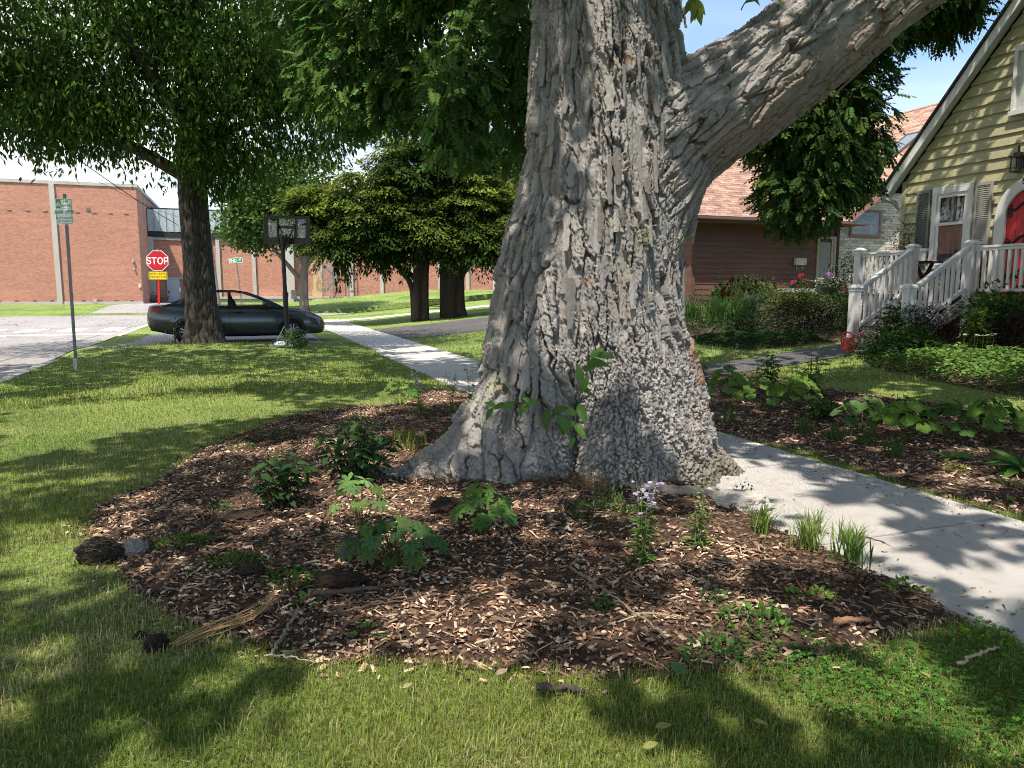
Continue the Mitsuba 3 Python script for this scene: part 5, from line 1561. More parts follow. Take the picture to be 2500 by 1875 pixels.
def railing(a, b, ra, rb, n, pointed=False):
    """a, b: (u, v) of the ends; ra, rb: (bottom rail, top rail) heights there"""
    k = numbered(PO + '__railing')
    A, B = G(*a), G(*b)
    part('rail', k, [beam(A + EZ * ra[1], B + EZ * rb[1], .085, .035), beam(A + EZ * (ra[1] - .045), B + EZ * (rb[1] - .045), .05, .05)], 'm_white')
    part('rail', k, [beam(A + EZ * ra[0], B + EZ * rb[0], .07, .05)], 'm_white')
    for t in (np.arange(n) + .5) / n:
        p = A + (B - A) * t
        z0, z1 = ra[0] + (rb[0] - ra[0]) * t + .026, ra[1] + (rb[1] - ra[1]) * t - .072
        w = .021
        c = p - EZ * p[2]
        part('baluster', k, [rbox(c + EZ * (z0 + z1) / 2, EU3, EV3, EZ, w, w, (z1 - z0) / 2)], 'm_white')


railing((UP_, 11.94), (UP_, 10.80), (1.50, 2.25), (1.50, 2.25), 10)
railing((UP_, 9.42), (UP_, 8.30), (1.50, 2.25), (1.50, 2.25), 10)
railing((UP_ + .08, 12.02), (U0 - .05, 12.02), (1.50, 2.25), (1.50, 2.25), 8)
railing((10.88, 10.70), (UP_ - .08, 10.70), (.80, 1.52), (1.52, 2.26), 10)
railing((10.88, 9.52), (UP_ - .08, 9.52), (.80, 1.52), (1.52, 2.26), 10)
for i in range(5):
    u, z = 10.74 + .285 * i, .56 + .172 * (i + .45)
    part('riser', PO, [(u + .02, u + .045, 9.60, 10.62, z - .15, z - .012)], 'm_weathered')
    part('tread', PO, [(u - .02, u + .30, 9.58, 10.64, z - .01, z + .022)], 'm_vc', np.array((.17, .09, .07)) * rs.uniform(.8, 1.2))
for v in (9.56, 10.65):
    p = [G(*q) for q in [(10.7, v - .02, .35), (10.7, v - .02, .58), (10.7, v + .02, .35), (10.7, v + .02, .58), (12.2, v - .02, 1.12), (12.2, v - .02, 1.384), (12.2, v + .02, 1.12), (12.2, v + .02, 1.384)]]
    add('stringer', hexa(p), 'm_weathered', PO)
k = thing('porch_table', 'dark wooden folding table on the porch behind the railing', 'table')
part('top', k, [(12.55, 13.05, 10.75, 11.75, 2.03, 2.065)], 'm_vc', (.045, .035, .03))
for v in (10.95, 11.55):
    part('leg', k, [beam(G(12.6, v, 1.43), G(13.0, v, 2.03), .06, .035), beam(G(13.0, v + .04, 1.43), G(12.6, v + .04, 2.03), .06, .035)], 'm_vc', (.045, .035, .03))
k = thing('white_planter', 'small white tapered flower pot on the dark porch table', 'flower pot')
m = trimesh.creation.revolve([(0, 0), (.055, 0), (.085, .2), (.10, .2), (.10, .25), (.085, .25), (.08, .22), (0, .22)], sections=24)
add('pot', (np.array(m.vertices) + G(12.75, 10.98, 2.066), np.array(m.faces)), 'm_white', k)
k = thing('porch_chair', 'low dark slatted chair on the porch beneath the window', 'chair')
part('seat', k, [(12.8, 13.2, 10.0, 10.5, 1.80, 1.84)], 'm_vc', (.10, .04, .035))
part('back', k, [(13.17, 13.2, 10.0, 10.5, 2.0, 2.12), (13.17, 13.2, 10.0, 10.5, 1.88, 1.96)], 'm_vc', (.10, .04, .035))
for a in (12.82, 13.17):
    for b in (10.02, 10.46):
        part('leg', k, [(a, a + .035, b, b + .035, 1.422, 1.8)], 'm_vc', (.08, .035, .03))

# ------------------------------------------------------------------ brown house next door
NH = thing('brown_house', 'neighbouring house with brown board wall, pale brick gable and pinkish shingle roofs', 'house')


def m_wood(p, n, uv):
    u = p.x * EU[0] + p.y * EU[1]
    a = F_(u * .8, p.z * 8, 2.0, octaves=4)
    b = F_(u * 3, p.z * 70, 5.0, octaves=2)
    return MX((.095, .046, .034), (.155, .078, .056), a) * (.85 + .3 * b)


scene['m_wood'] = pr(m_wood, .75)
VG = 22.2
part('wall', NH, [(14.95, 21.4, VG + .02, 28.4, .3, 4.0)], 'm_wood')
z = .96
while z < 3.86:
    p = [G(*q) for q in [(15.05, VG - .030, z), (15.05, VG - .006, z + .205), (15.05, VG + .01, z), (15.05, VG + .01, z + .205), (20.40, VG - .030, z), (20.40, VG - .006, z + .205), (20.40, VG + .01, z), (20.40, VG + .01, z + .205)]]
    add('board', hexa(p), 'm_wood', NH)
    z += .188
part('corner_board', NH, [(14.90, 15.045, VG - .04, VG + .1, .6, 3.9)], 'm_wood')
part('corner_board', NH, [(21.30, 21.45, VG - .05, VG + .1, .9, 4.2)], 'm_vc', (.07, .035, .028))
part('fascia', NH, [(14.35, 21.2, 21.45, 21.49, 3.80, 3.99)], 'm_wood')
part('soffit', NH, [(14.40, 21.2, 21.492, VG - .04, 3.82, 3.85), (18.45, 21.2, 20.5, 21.448, 3.80, 3.84)], 'm_wood')  # second box is an added overhang put in to shade the wall below
gm = MB()
for (du, dz) in ((0, 0),):
    a = np.linspace(math.pi * .5, math.pi * 1.5, 8)
    gm.add(*gbox(14.33, 21.2, 21.32, 21.447, 3.90, 3.995), (.14, .075, .06))
gm.put('gutter', 'm_gloss', NH)
SHN = [0]


def shingles(fn, au, av, nu, nv, r, lim):
    """courses of shingle tabs; fn(a, b, h): a along the course, b up the slope, h above the deck"""
    rest = MB()
    for j in range(nv):
        off = r.uniform(0, 1)
        tone = r.uniform(.9, 1.1)
        for i in range(-1, nu + 1):
            a0, a1 = (i + off) * au, (i + 1 + off) * au - .006
            if a0 < 0 or a1 > nu * au:
                a0, a1 = max(a0, 0), min(a1, nu * au)
            if a1 - a0 < .04:
                continue
            b0, b1 = j * av + r.normal(0, .004), (j + 1) * av + .05
            h = r.uniform(.012, .020)
            p = [fn(a, b, q) for a in (a0, a1) for b, hs in ((b0, (0, h)), (b1, (0, .003))) for q in hs]
            base = np.array([(.29, .18, .14), (.34, .22, .17), (.24, .155, .125), (.38, .25, .20)][r.integers(4)]) * tone * r.uniform(.88, 1.1)
            v, f = hexa(p)
            if SHN[0] < lim:
                SHN[0] += 1
                add('shingle', (v, f), 'm_vc', NH, color=base)
            else:
                rest.add(v, f, base)
    return rest


gr = lambda a, b, h: G(14.3 + a, 21.35 + b * .80 - h * .6, 4.02 + b * .60 + h * .8)
part('roof', NH, [hexa([gr(a, b, h) for a in (0, 6.9) for b in (0, 7.5) for h in (-.12, -.002)])], 'm_vc', (.25, .16, .13), label='pinkish shingled roof above the brown wall')
rest = shingles(gr, .30, .15, 23, 34, np.random.default_rng(31), 220)
part('drip_edge', NH, [hexa([gr(a, b, h) for a in (0, 6.9) for b in (-.03, .05) for h in (-.14, .006)])], 'm_vc', (.45, .40, .37))
# gable wing of pale brick
zw = lambda u: 5.65 + .70 * (u - 23.22)
URID = 28.7
pf = Polygon([(21.46, .8), (21.46, zw(21.46) - .25), (URID, zw(URID) - .25), (36, zw(URID) - .25 - .7 * (36 - URID)), (36, .8)])
m = trimesh.creation.extrude_polygon(pf, 14, engine='earcut')
q = np.array(m.vertices)
add('wall', (G(q[:, 0], VG + .0 + q[:, 2], q[:, 1]), np.array(m.faces)), 'm_vc', NH, color=(.27, .25, .235), label='pale mortared gable wall')
WIN_B = (21.95, 23.45, 3.62, 4.45)
rb = np.random.default_rng(41)
rest_b, nb = MB(), 0
rows = []
for j in range(46):
    zz = 1.0 + j * .099
    for i in range(20):
        a = 21.47 + (i - (.5 if j % 2 else 0)) * .262
        a0, a1 = max(a, 21.47), a + .250
        if a1 - a0 < .05 or a0 > 25.6 or zz + .09 > zw(a0) - .27:
            continue
        if a1 > WIN_B[0] - .05 and a0 < WIN_B[1] + .05 and WIN_B[2] - .12 < zz + .05 < WIN_B[3] + .08:
            continue
        d = .010 + rb.uniform(0, .008)
        e = rb.normal(0, .002, 8)
        v, f = hexa([G(x, y, w) for x in (a0 + e[0], a1 + e[1]) for y in (VG - d, VG + .01) for w in (zz + e[2], zz + .087 + e[3])])
        c = np.array([(.52, .455, .41), (.57, .52, .48), (.46, .38, .33), (.36, .31, .28), (.54, .43, .36), (.27, .25, .235)][rb.choice(6, p=[.3, .28, .16, .1, .11, .05])]) * rb.uniform(.88, 1.08)
        rows.append((v, f, c, a0 < 24.9 and 1.9 < zz < 4.9))
rows.sort(key=lambda t: not t[3])
for k, (v, f, c, _) in enumerate(rows):
    if k < 300:
        add('brick', (v, f), 'm_vc', NH, color=c)
    else:
        rest_b.add(v, f, c)
rest_b.put('brickwork', 'm_vc', NH, kind='stuff')
wk = numbered(NH + '__window')
part('frame', wk, [(WIN_B[0], WIN_B[1], VG - .05, VG + .02, WIN_B[2] - .1, WIN_B[2]), (WIN_B[0], WIN_B[0] + .08, VG - .05, VG + .02, WIN_B[2] + .002, WIN_B[3]), (WIN_B[1] - .08, WIN_B[1], VG - .05, VG + .02, WIN_B[2] + .002, WIN_B[3]), (WIN_B[0] - .02, WIN_B[1] + .02, VG - .05, VG + .02, WIN_B[3] + .002, WIN_B[3] + .08)], 'm_vc', (.24, .13, .10))
part('curtain', wk, [(WIN_B[0] + .08, WIN_B[1] - .08, VG - .02, VG - .012, WIN_B[2], WIN_B[3])], 'm_vc', (.05, .05, .05))
add('pane', (G([WIN_B[0] + .08, WIN_B[1] - .08, WIN_B[1] - .08, WIN_B[0] + .08], VG - .035, [WIN_B[2], WIN_B[2], WIN_B[3], WIN_B[3]]), np.array([[0, 1, 2, 3]])), 'm_pane', wk)
wr = lambda a, b, h: G(20.9 + b * .819 - h * .57, VG - .75 + a, zw(20.9) + b * .5735 + h * .82)
LW = (URID - 20.9) / .819
part('roof', NH, [hexa([wr(a, b, h) for a in (0, 16) for b in (0, LW) for h in (-.14, -.002)])], 'm_vc', (.25, .16, .13), label='pinkish shingled roof of the brick wing with the skylight')
part('rake_board', NH, [hexa([wr(a, b, h) for a in (-.03, -.002) for b in (0, LW) for h in (-.26, .012)])], 'm_vc', (.27, .15, .12))
part('soffit', NH, [hexa([wr(a, b, h) for a in (0, .74) for b in (0, LW) for h in (-.22, -.15)])], 'm_wood')
wr2 = lambda a, b, h: wr(a, b + 2.6, h)
rest2 = shingles(wr2, .30, .15, 34, 46, np.random.default_rng(32), 300)
rest.v += rest2.v
rest.f += [f_ + rest.n for f_ in rest2.f]
rest.c += rest2.c
rest.n += rest2.n
rest.put('shingle_field', 'm_vc', NH, kind='stuff', label='rest of the pinkish roof shingles')
part('ridge_cap', NH, [hexa([wr(a, b, h) for a in (-.03, 16) for b in (LW - .12, LW + .04) for h in (.0, .04)])], 'm_vc', (.30, .19, .15))
# skylight
sk = tag(numbered(NH + '__skylight'), 'long framed skylight in the pinkish roof')
SA, SB = (1.45, 2.35), (4.72, 6.65)
part('frame', sk, [hexa([wr(a, b, h) for a in aa for b in bb for h in (0, .11)]) for aa, bb in (((SA[0], SA[0] + .09), SB), ((SA[1] - .09, SA[1]), SB), (SA, (SB[0], SB[0] + .1)), (SA, (SB[1] - .1, SB[1])))], 'm_gloss', (.10, .075, .065))
add('pane', (np.array([wr(a, b, .085) for a, b in ((SA[0] + .08, SB[0] + .08), (SA[1] - .08, SB[0] + .08), (SA[1] - .08, SB[1] - .08), (SA[0] + .08, SB[1] - .08))]), np.array([[0, 1, 2, 3]])), 'm_gloss', sk, color=(.16, .20, .23))
# entrance
dk = tag(numbered(NH + '__door'), 'beige entry door in the corner by the brick wall')
part('leaf', dk, [(20.52, 21.08, VG - .03, VG - .008, 1.22, 3.28)], 'm_gloss', (.20, .185, .155))
part('frame', dk, [(20.41, 20.52, VG - .06, VG + .0, 1.2, 3.4), (21.08, 21.17, VG - .06, VG + .0, 1.2, 3.4), (21.20, 21.295, VG - .06, VG + .0, 1.2, 3.4), (20.41, 21.29, VG - .062, VG, 3.402, 3.5)], 'm_vc', (.40, .34, .27))
part('panel', dk, [(20.58, 21.0, VG - .036, VG - .031, 2.35, 3.15), (20.58, 21.0, VG - .036, VG - .031, 1.4, 2.2)], 'm_gloss', (.185, .17, .14))
part('handle', dk, [(21.02, 21.06, VG - .09, VG - .031, 2.1, 2.45)], 'm_gloss', (.02, .02, .02))
k = thing('mailbox', 'cream mailbox with two curled hooks on the brown wall', 'mailbox')
mp = Polygon([(0, 0), (.13, 0), (.16, .2), (.12, .245), (0, .26)])
m = trimesh.creation.extrude_polygon(mp, .46, engine='earcut')
q = np.array(m.vertices)
add('box', (G(19.36 + q[:, 2], VG - .036 - q[:, 0], 2.42 + q[:, 1]), np.array(m.faces)), 'm_vc', k, color=(.58, .54, .46))
for u in (19.46, 19.70):
    a = np.linspace(0, 1.3 * np.pi, 12)
    mb = MB().add(*tube(G(u + .05 - .05 * np.cos(a) * (1 if u < 19.6 else 1), VG - .08, 2.42 - .10 - .05 * np.sin(a)), .009, 5), (.5, .46, .4))
    mb.add(*beam(G(u, VG - .08, 2.42), G(u, VG - .08, 2.32), .018), (.5, .46, .4))
    mb.put('hook', 'm_vc', k)
k = thing('garden_hook', 'grey curved garden hook rising before the beige entry door', 'hook')
a = np.linspace(math.pi, -.15, 16)
pts = np.vstack([G(20.2, 21.3, np.linspace(1.1, 2.22, 8)), G(20.45 + .25 * np.cos(a), 21.3, 2.22 + .18 * np.sin(a)), G(20.70, 21.3, np.linspace(2.1, 1.75, 5))])
MB().add(*tube(pts, .022, 8), (.42, .43, .44)).put('rod', 'm_gloss', k, smooth=True)
k = thing('stone_bench', 'low pale stone slab before the brown wall', 'bench')
part('slab', k, [(17.9, 19.3, 20.9, 21.35, 1.42, 1.56)], 'm_conc2')
part('leg', k, [(18.1, 18.3, 20.95, 21.3, .9, 1.418), (18.9, 19.1, 20.95, 21.3, .9, 1.418)], 'm_conc2')
k = thing('stone_edging', 'pale stone edging along the flower bed before the brown wall', 'edging')
for i in range(9):
    part('stone', k, [(15.4 + i * .62, 15.4 + i * .62 + .58, 20.35 + .03 * (i % 2), 20.6, .75, 1.12 + .02 * (i % 3))], 'm_conc2')

# ------------------------------------------------------------------ plants in the beds
def gz(x, y):
    x, y = np.array([x], float), np.array([y], float)
    return float((bed_z if BED_D(x, y)[0] > 0 else terrain)(x, y)[0])


def outline_leaf(rfun, R, span, n, cup, rip, seed):
    """a lobed leaf as a fan round the point where the stalk joins; the tip points along +y"""
    a = np.linspace(-span, span, n)
    r_ = R * rfun(a)
    ph = np.random.default_rng(seed).uniform(0, 6)
    out = np.stack([r_ * np.sin(a), r_ * np.cos(a), -cup * (r_ / R) ** 2 * R + rip * R * np.cos(a * 7 + ph)], 1)
    mid = np.stack([.5 * r_ * np.sin(a), .5 * r_ * np.cos(a), -.18 * cup * R * (r_ / R) ** 2 + .3 * rip * R * np.cos(a * 7 + ph)], 1)
    v = np.vstack([[[0, 0, -.02 * R]], mid, out])
    i = np.arange(n - 1)
    f = np.vstack([np.stack([i * 0, i + 2, i + 1], 1), np.stack([1 + i, 2 + i, n + 2 + i], 1), np.stack([1 + i, n + 2 + i, n + 1 + i], 1)])
    return v, f


ger = lambda a: .40 + .56 * np.abs(np.cos(a * 4.19)) ** .75 * (1 - .07 * np.abs(a)) + .06 * np.cos(a * 25)
heu = lambda a: .90 + .07 * np.cos(a * 5.2) + .025 * np.cos(a * 17) - .10 * np.abs(a) / 2.6
ovate_prof = lambda t: np.sin(np.pi * np.clip(t, 0, 1) ** .72) ** .9


def ovate(L, Wd, droop, fold, nseg=6, prof=ovate_prof):
    t = np.linspace(0, 1, nseg)
    w = Wd * .5 * prof(t * .985 + .008)
    y, z = L * t, -droop * L * t ** 2
    v = np.concatenate([np.stack([-w, y, z + fold * w], 1), np.stack([0 * w, y, z], 1), np.stack([w, y, z + fold * w], 1)])
    n = nseg
    i = np.arange(n - 1)
    f = np.vstack([np.stack([i, n + i, n + i + 1, i + 1], 1), np.stack([n + i, 2 * n + i, 2 * n + i + 1, n + i + 1], 1)])
    return v, np.vstack([f[:, [0, 1, 2]], f[:, [0, 2, 3]]])


def place_leaf(v, at, Y, N):
    X, Y, Z = frames(np.asarray([Y], float), np.asarray([N], float))
    return np.asarray(at) + v[:, :1] * X[0] + v[:, 1:2] * Y[0] + v[:, 2:] * Z[0]


def leaf_part(plant, lv, lf, at, Y, N, c, stalk=None, r=None, vein=True):
    mb = MB()
    v = place_leaf(lv, at, Y, N)
    tone = np.ones((len(v), 1))
    mb.add(v, lf, np.asarray(c) * tone)
    if stalk is not None:
        mb.add(*tube(spline(stalk, 6), .0022 if r is None else r, 4, False), np.array((.13, .15, .05)))
    return mb.put('leaf', 'm_leaf', plant, smooth=True)


GREEN = np.array([.055, .115, .028])


def palmate_plant(name, label, cat, x, y, n, R, height, spread, seed, shape='ger', base=(.07, .14, .045), group=None, lean=(0, 0)):
    r = np.random.default_rng(seed)
    k = thing(name, label, cat, group)
    z0 = gz(x, y) - .01
    for i in range(n):
        a = 2 * np.pi * (i * .618) + r.normal(0, .3)
        q = math.sqrt((i + .6) / n)
        d = spread * q
        h = height * (1.04 - .55 * q ** 2) * r.uniform(.86, 1.08)
        end = np.array([x + d * math.cos(a) + lean[0] * h, y + d * math.sin(a) + lean[1] * h, z0 + h])
        out = np.array([math.cos(a), math.sin(a), 0])
        Rk = R * r.uniform(.72, 1.12)
        lv, lf = outline_leaf(ger if shape == 'ger' else heu, Rk, 2.62, 57 if shape == 'ger' else 33, .20 if shape == 'ger' else .28, .035 if shape == 'ger' else .05, seed * 100 + i)
        Y = out * 1.0 + [0, 0, -.25 - .5 * q] + r.normal(0, .15, 3)
        tl = .45 if shape == 'ger' else .85
        N = np.array([out[0] * tl * q, out[1] * tl * q, 1.0 if shape == 'ger' else .8]) + r.normal(0, .24, 3) + [0, -.42, 0]
        c = np.asarray(base) * np.exp(r.normal(0, .2)) * np.array([r.uniform(.85, 1.25), 1, r.uniform(.8, 1.2)])
        leaf_part(k, lv, lf, end, Y, N, c, [[x + .02 * math.cos(a), y + .02 * math.sin(a), z0], (np.array([x, y, z0]) + end) / 2 + [0, 0, .12 * h], end])
    return k


def flowers(k, pts, c, size, r, name='flower', n=5):
    for p in pts:
        mb = MB()
        d = unit(n, r)
        for q in d:
            mb.add(*place_tri(p, q, size), np.asarray(c) * r.uniform(.8, 1.15))
        mb.put(name, 'm_leaf', k)


def place_tri(p, d, s):
    v, f = LEAF4
    X, Y, Z = frames(np.array([d]), np.array([[.3, .2, 1.0]]))
    return np.asarray(p) + s * (.8 * v[:, :1] * X + v[:, 1:2] * Y + v[:, 2:] * Z), f


def leafy_shrub(name, label, x, y, stems, n, L, height, rad, seed, base, parts=True, cat='shrub', group=None):
    """upright stems with opposite ovate leaves; every leaf is a part where the photograph shows it large"""
    r = np.random.default_rng(seed)
    k = thing(name, label, cat, group)
    z0 = gz(x, y) - .01
    sm, lm = MB(), MB()
    for s in range(stems):
        a, q = 2 * np.pi * s * .618 + r.normal(0, .3), math.sqrt((s + .3) / stems)
        top = np.array([x + rad * .85 * q * math.cos(a), y + rad * .85 * q * math.sin(a), z0 + height * (1.02 - .35 * q * q) * r.uniform(.85, 1.05)])
        base_p = np.array([x + rad * .3 * q * math.cos(a), y + rad * .3 * q * math.sin(a), z0])
        path = spline([base_p, (base_p + top) / 2 + [0, 0, .06 * height], top], 12)
        sm.add(*tube(path, np.linspace(.006, .003, 12), 5), (.035, .022, .018))
        m = max(4, n // stems)
        for i in range(m):
            t = .22 + .78 * (i // 2 * 2 + 1.0) / m
            p = path[min(11, int(t * 11))]
            b = (i // 2) * 1.57 + (i % 2) * np.pi + a + r.normal(0, .3)
            out = np.array([math.cos(b), math.sin(b), 0])
            Lk = L * r.uniform(.7, 1.15) * (1.1 - .35 * abs(t - .6))
            lv, lf = ovate(Lk, Lk * r.uniform(.55, .68), .35, .18)
            Y = out + [0, 0, r.uniform(-.45, .25)]
            N = np.array([out[0] * .35, out[1] * .35 - .15, 1.0]) + r.normal(0, .2, 3)
            c = np.asarray(base) * np.exp(r.normal(0, .22)) * np.array([r.uniform(.8, 1.3), 1, r.uniform(.8, 1.2)])
            if parts:
                leaf_part(k, lv, lf, p + out * .02, Y, N, c)
            else:
                lm.add(place_leaf(lv, p + out * .02, Y, N), lf, c)
    sm.put('stem', 'm_vc', k)
    if not parts:
        lm.put('foliage', 'm_leaf', k, smooth=True)
    return k


def strap_tuft(name, label, x, y, n, L, w, seed, base, arch=.8, cat='grass clump', group=None, tip=None, rad=.05):
    r = np.random.default_rng(seed)
    z0 = gz(x, y) - .01
    mb = MB()
    for i in range(n):
        a = r.uniform(0, 2 * np.pi)
        out = np.array([math.cos(a), math.sin(a), 0])
        l = L * r.uniform(.55, 1.1)
        ar = arch * r.uniform(.35, 1.3)
        s = np.linspace(0, 1, 6)
        el = 1.45 - ar * 1.35 * s
        step_ = l / 5
        px = np.r_[0, np.cumsum(np.cos(el[:-1]) * step_)]
        pz = np.r_[0, np.cumsum(np.sin(el[:-1]) * step_)]
        o = np.array([x, y, z0]) + np.append(r.normal(0, rad, 2), 0)
        c_ = o + out * px[:, None] + EZ * pz[:, None]
        side = np.array([-out[1], out[0], 0]) * (w * r.uniform(.7, 1.2) * np.array([.7, 1, 1, .85, .55, .05]))[:, None]
        v = np.vstack([c_ - side, c_ + side])
        j = np.arange(5)
        col = np.asarray(base) * np.exp(r.normal(0, .22)) * np.array([r.uniform(.85, 1.25), 1, 1])
        mb.add(v, np.stack([j, j + 1, 7 + j, 6 + j], 1), col)
    return mb.put(name, 'm_leaf', smooth=True, label=label, cat=cat, group=group)


def spike_plant(name, label, x, y, stems, height, seed, flower=(.55, .50, .72), nfl=7, base=(.10, .19, .045)):
    r = np.random.default_rng(seed)
    k = thing(name, label, 'flowering plant')
    z0 = gz(x, y) - .01
    fol, st_m, fl = MB(), MB(), MB()
    for s in range(stems):
        a = r.uniform(0, 6.28)
        h = height * r.uniform(.75, 1.05)
        top = np.array([x + .14 * h * math.cos(a), y + .14 * h * math.sin(a), z0 + h])
        path = spline([[x + r.normal(0, .015), y + r.normal(0, .015), z0], [(x + top[0]) / 2, (y + top[1]) / 2, z0 + h * .55], top], 14)
        st_m.add(*tube(path, np.linspace(.0028, .0012, 14), 4), (.12, .17, .05))
        for i in range(16):
            t = r.uniform(.03, .68)
            b = r.uniform(0, 6.28)
            out = np.array([math.cos(b), math.sin(b), r.uniform(.3, 1.0)])
            L = .085 * (1 - .5 * t) * r.uniform(.7, 1.3)
            lv, lf = ovate(L, L * .20, .4, .2, 5)
            fol.add(place_leaf(lv, path[int(t * 13)], out, [0, -.3, 1.0]), lf, np.asarray(base) * np.exp(r.normal(0, .2)))
        for i in range(nfl):
            p = path[int(r.uniform(.72, 1.0) * 13)]
            b = r.uniform(0, 6.28)
            d = np.array([math.cos(b), math.sin(b), -.25])
            st_m.add(*tube([p, p + d * .02], .001, 3, False), (.12, .17, .05))
            v, f = tube([p + d * .018, p + d * .030, p + d * .042], [.002, .0055, .008], 6, False)
            fl.add(v, f, np.asarray(flower) * r.uniform(.85, 1.1))
    st_m.put('stem', 'm_vc', k)
    fol.put('foliage', 'm_leaf', k, smooth=True)
    if nfl:
        fl.put('flower', 'm_leaf', k)
    return k


def mat_plant(name, label, x, y, rx, ry, seed, base=(.085, .17, .035), n=260, h=.05, cat='sedum', leaf=(.010, .034)):
    r = np.random.default_rng(seed)
    a, q = r.uniform(0, 2 * np.pi, n), np.sqrt(r.random(n))
    lump = .75 + .5 * nz(np.cos(a) * 1.7 + seed, np.sin(a) * 1.7, 0, seed)
    px, py = x + rx * q * np.cos(a) * lump, y + ry * q * np.sin(a) * lump
    pz = bed_z(px, py) + r.uniform(.0, h, n) * (1.1 - q)
    Y = np.stack([np.cos(a) * q, np.sin(a) * q, np.full(n, .55)], 1) + r.normal(0, .5, (n, 3))
    X, Y, Z = frames(Y, unit(n, r) + [0, -.3, 1])
    S = np.stack([leaf[0] * r.uniform(.7, 1.3, n), leaf[1] * r.uniform(.7, 1.3, n), np.full(n, leaf[0])], 1)
    v, f = scatter(*LEAF4, np.c_[px, py, pz], X, Y, Z, S)
    return add(name, (v, f), 'm_leaf', color=np.repeat(lush(n, r, base, .25), 5, 0), label=label, cat=cat)


SHG = (.045, .095, .035)
leafy_shrub('leafy_shrub', 'large dark green leafy shrub in the mulch left of the big trunk', -1.17, 5.36, 14, 300, .080, .54, .39, 1, SHG)
leafy_shrub('leafy_shrub', 'smaller dark green leafy shrub on the left of the mulch bed', -1.54, 4.78, 8, 130, .088, .41, .27, 2, SHG)
palmate_plant('cranesbill', 'tall pale cranesbill with five lobed leaves catching the sun', 'cranesbill', -.93, 4.32, 11, .085, .35, .16, 3, base=(.12, .21, .07))
kg = palmate_plant('cranesbill', 'low wide cranesbill with magenta flowers at its left', 'cranesbill', -.63, 3.74, 40, .068, .24, .26, 4, base=(.065, .135, .05))
rf = np.random.default_rng(8)
flowers(kg, [np.array([-.86, 3.70, gz(-.86, 3.70) + .13]) + rf.normal(0, .03, 3) for i in range(6)], (.38, .05, .42), .022, rf)
palmate_plant('cranesbill', 'cranesbill clump in the mulch close before the trunk', 'cranesbill', -.17, 4.18, 30, .068, .27, .20, 5, base=(.085, .17, .05))
palmate_plant('cranesbill', 'bright cranesbill at the far edge of the mulch by the lawn', 'cranesbill', -1.42, 9.2, 22, .085, .30, .28, 6, base=(.12, .22, .06))
mat_plant('sedum', 'low green sedum mat beside the grey stone at the bed edge', -1.90, 4.07, .17, .10, 11)
mat_plant('sedum', 'low green sedum mat in the middle of three near the bed edge', -1.50, 3.77, .14, .09, 12)
mat_plant('sedum', 'low dense green sedum mat beside the dark soil heap', -1.10, 3.53, .16, .13, 13, (.055, .125, .03), 330)
mat_plant('sedum', 'small pale sedum patch at the upper left of the mulch', -2.58, 6.75, .16, .16, 14, (.10, .19, .04), 150)
mat_plant('sedum', 'tiny sedum patch farthest up the left side of the mulch', -2.38, 7.25, .15, .14, 15, (.10, .19, .05), 120)
strap_tuft('grass_tuft', 'yellow-green grass tuft growing above the left surface root', -.98, 6.62, 110, .26, .0028, 21, (.16, .21, .05), .7, rad=.10)
strap_tuft('grass_tuft', 'thin dry grass rising against the left root of the big tree', -.62, 5.32, 34, .26, .0016, 22, (.22, .20, .11), .55, rad=.09)
for i, (x, y, lb, c) in enumerate([(1.51, 4.26, 'leftmost grassy clump of those along the near sidewalk edge', (.15, .23, .06)), (1.68, 4.0, 'wide grassy clump second along the near sidewalk edge', (.17, .25, .07)), (1.84, 4.33, 'upright grassy clump touching the sidewalk edge behind the others', (.17, .24, .09)), (2.00, 4.16, 'tall grassy clump beside the dark bark strip', (.15, .23, .07)), (1.84, 3.80, 'darker grassy clump nearest the lower sidewalk corner', (.09, .17, .04))]):
    strap_tuft('grass_clump', lb, x, y, 85, .21, .0042, 30 + i, c, .75, rad=.035)
spike_plant('penstemon', 'lavender flowered penstemon in the mulch before the right root', .70, 3.78, 6, .50, 41)
spike_plant('penstemon', 'tall budding stalk plant below the pale root knob', 1.05, 3.98, 4, .42, 42, (.35, .36, .2), 4, (.12, .20, .05))
spike_plant('penstemon', 'pale flowered penstemon beside the bright cranesbill', -1.05, 8.3, 5, .62, 43, (.6, .56, .7), 9, (.15, .22, .06))
spike_plant('penstemon', 'white flowered penstemon between trunk and far sidewalk', -.72, 8.55, 6, .58, 44, (.65, .62, .68), 8, (.15, .21, .06))
spike_plant('penstemon', 'thin seeding penstemon stalk against the sidewalk left of the trunk', -.50, 8.9, 4, .62, 45, (.5, .46, .36), 7, (.14, .19, .06))
palmate_plant('broadleaf_plant', 'shaded broad-leaved plant tucked behind the left root', 'broad-leaved plant', -.45, 6.9, 12, .10, .22, .22, 46, 'heu', (.05, .11, .03))
mat_plant('vetch', 'feathery green seedling patch before the cleft in the trunk', .62, 4.55, .22, .16, 47, (.065, .13, .035), 180, .16, 'seedling', (.015, .045))
mat_plant('creeper', 'dark small-leaved plant beside the right root at the sidewalk', 1.66, 5.05, .13, .12, 48, (.035, .075, .03), 240, .20, 'creeper', (.014, .020))
r = np.random.default_rng(50)
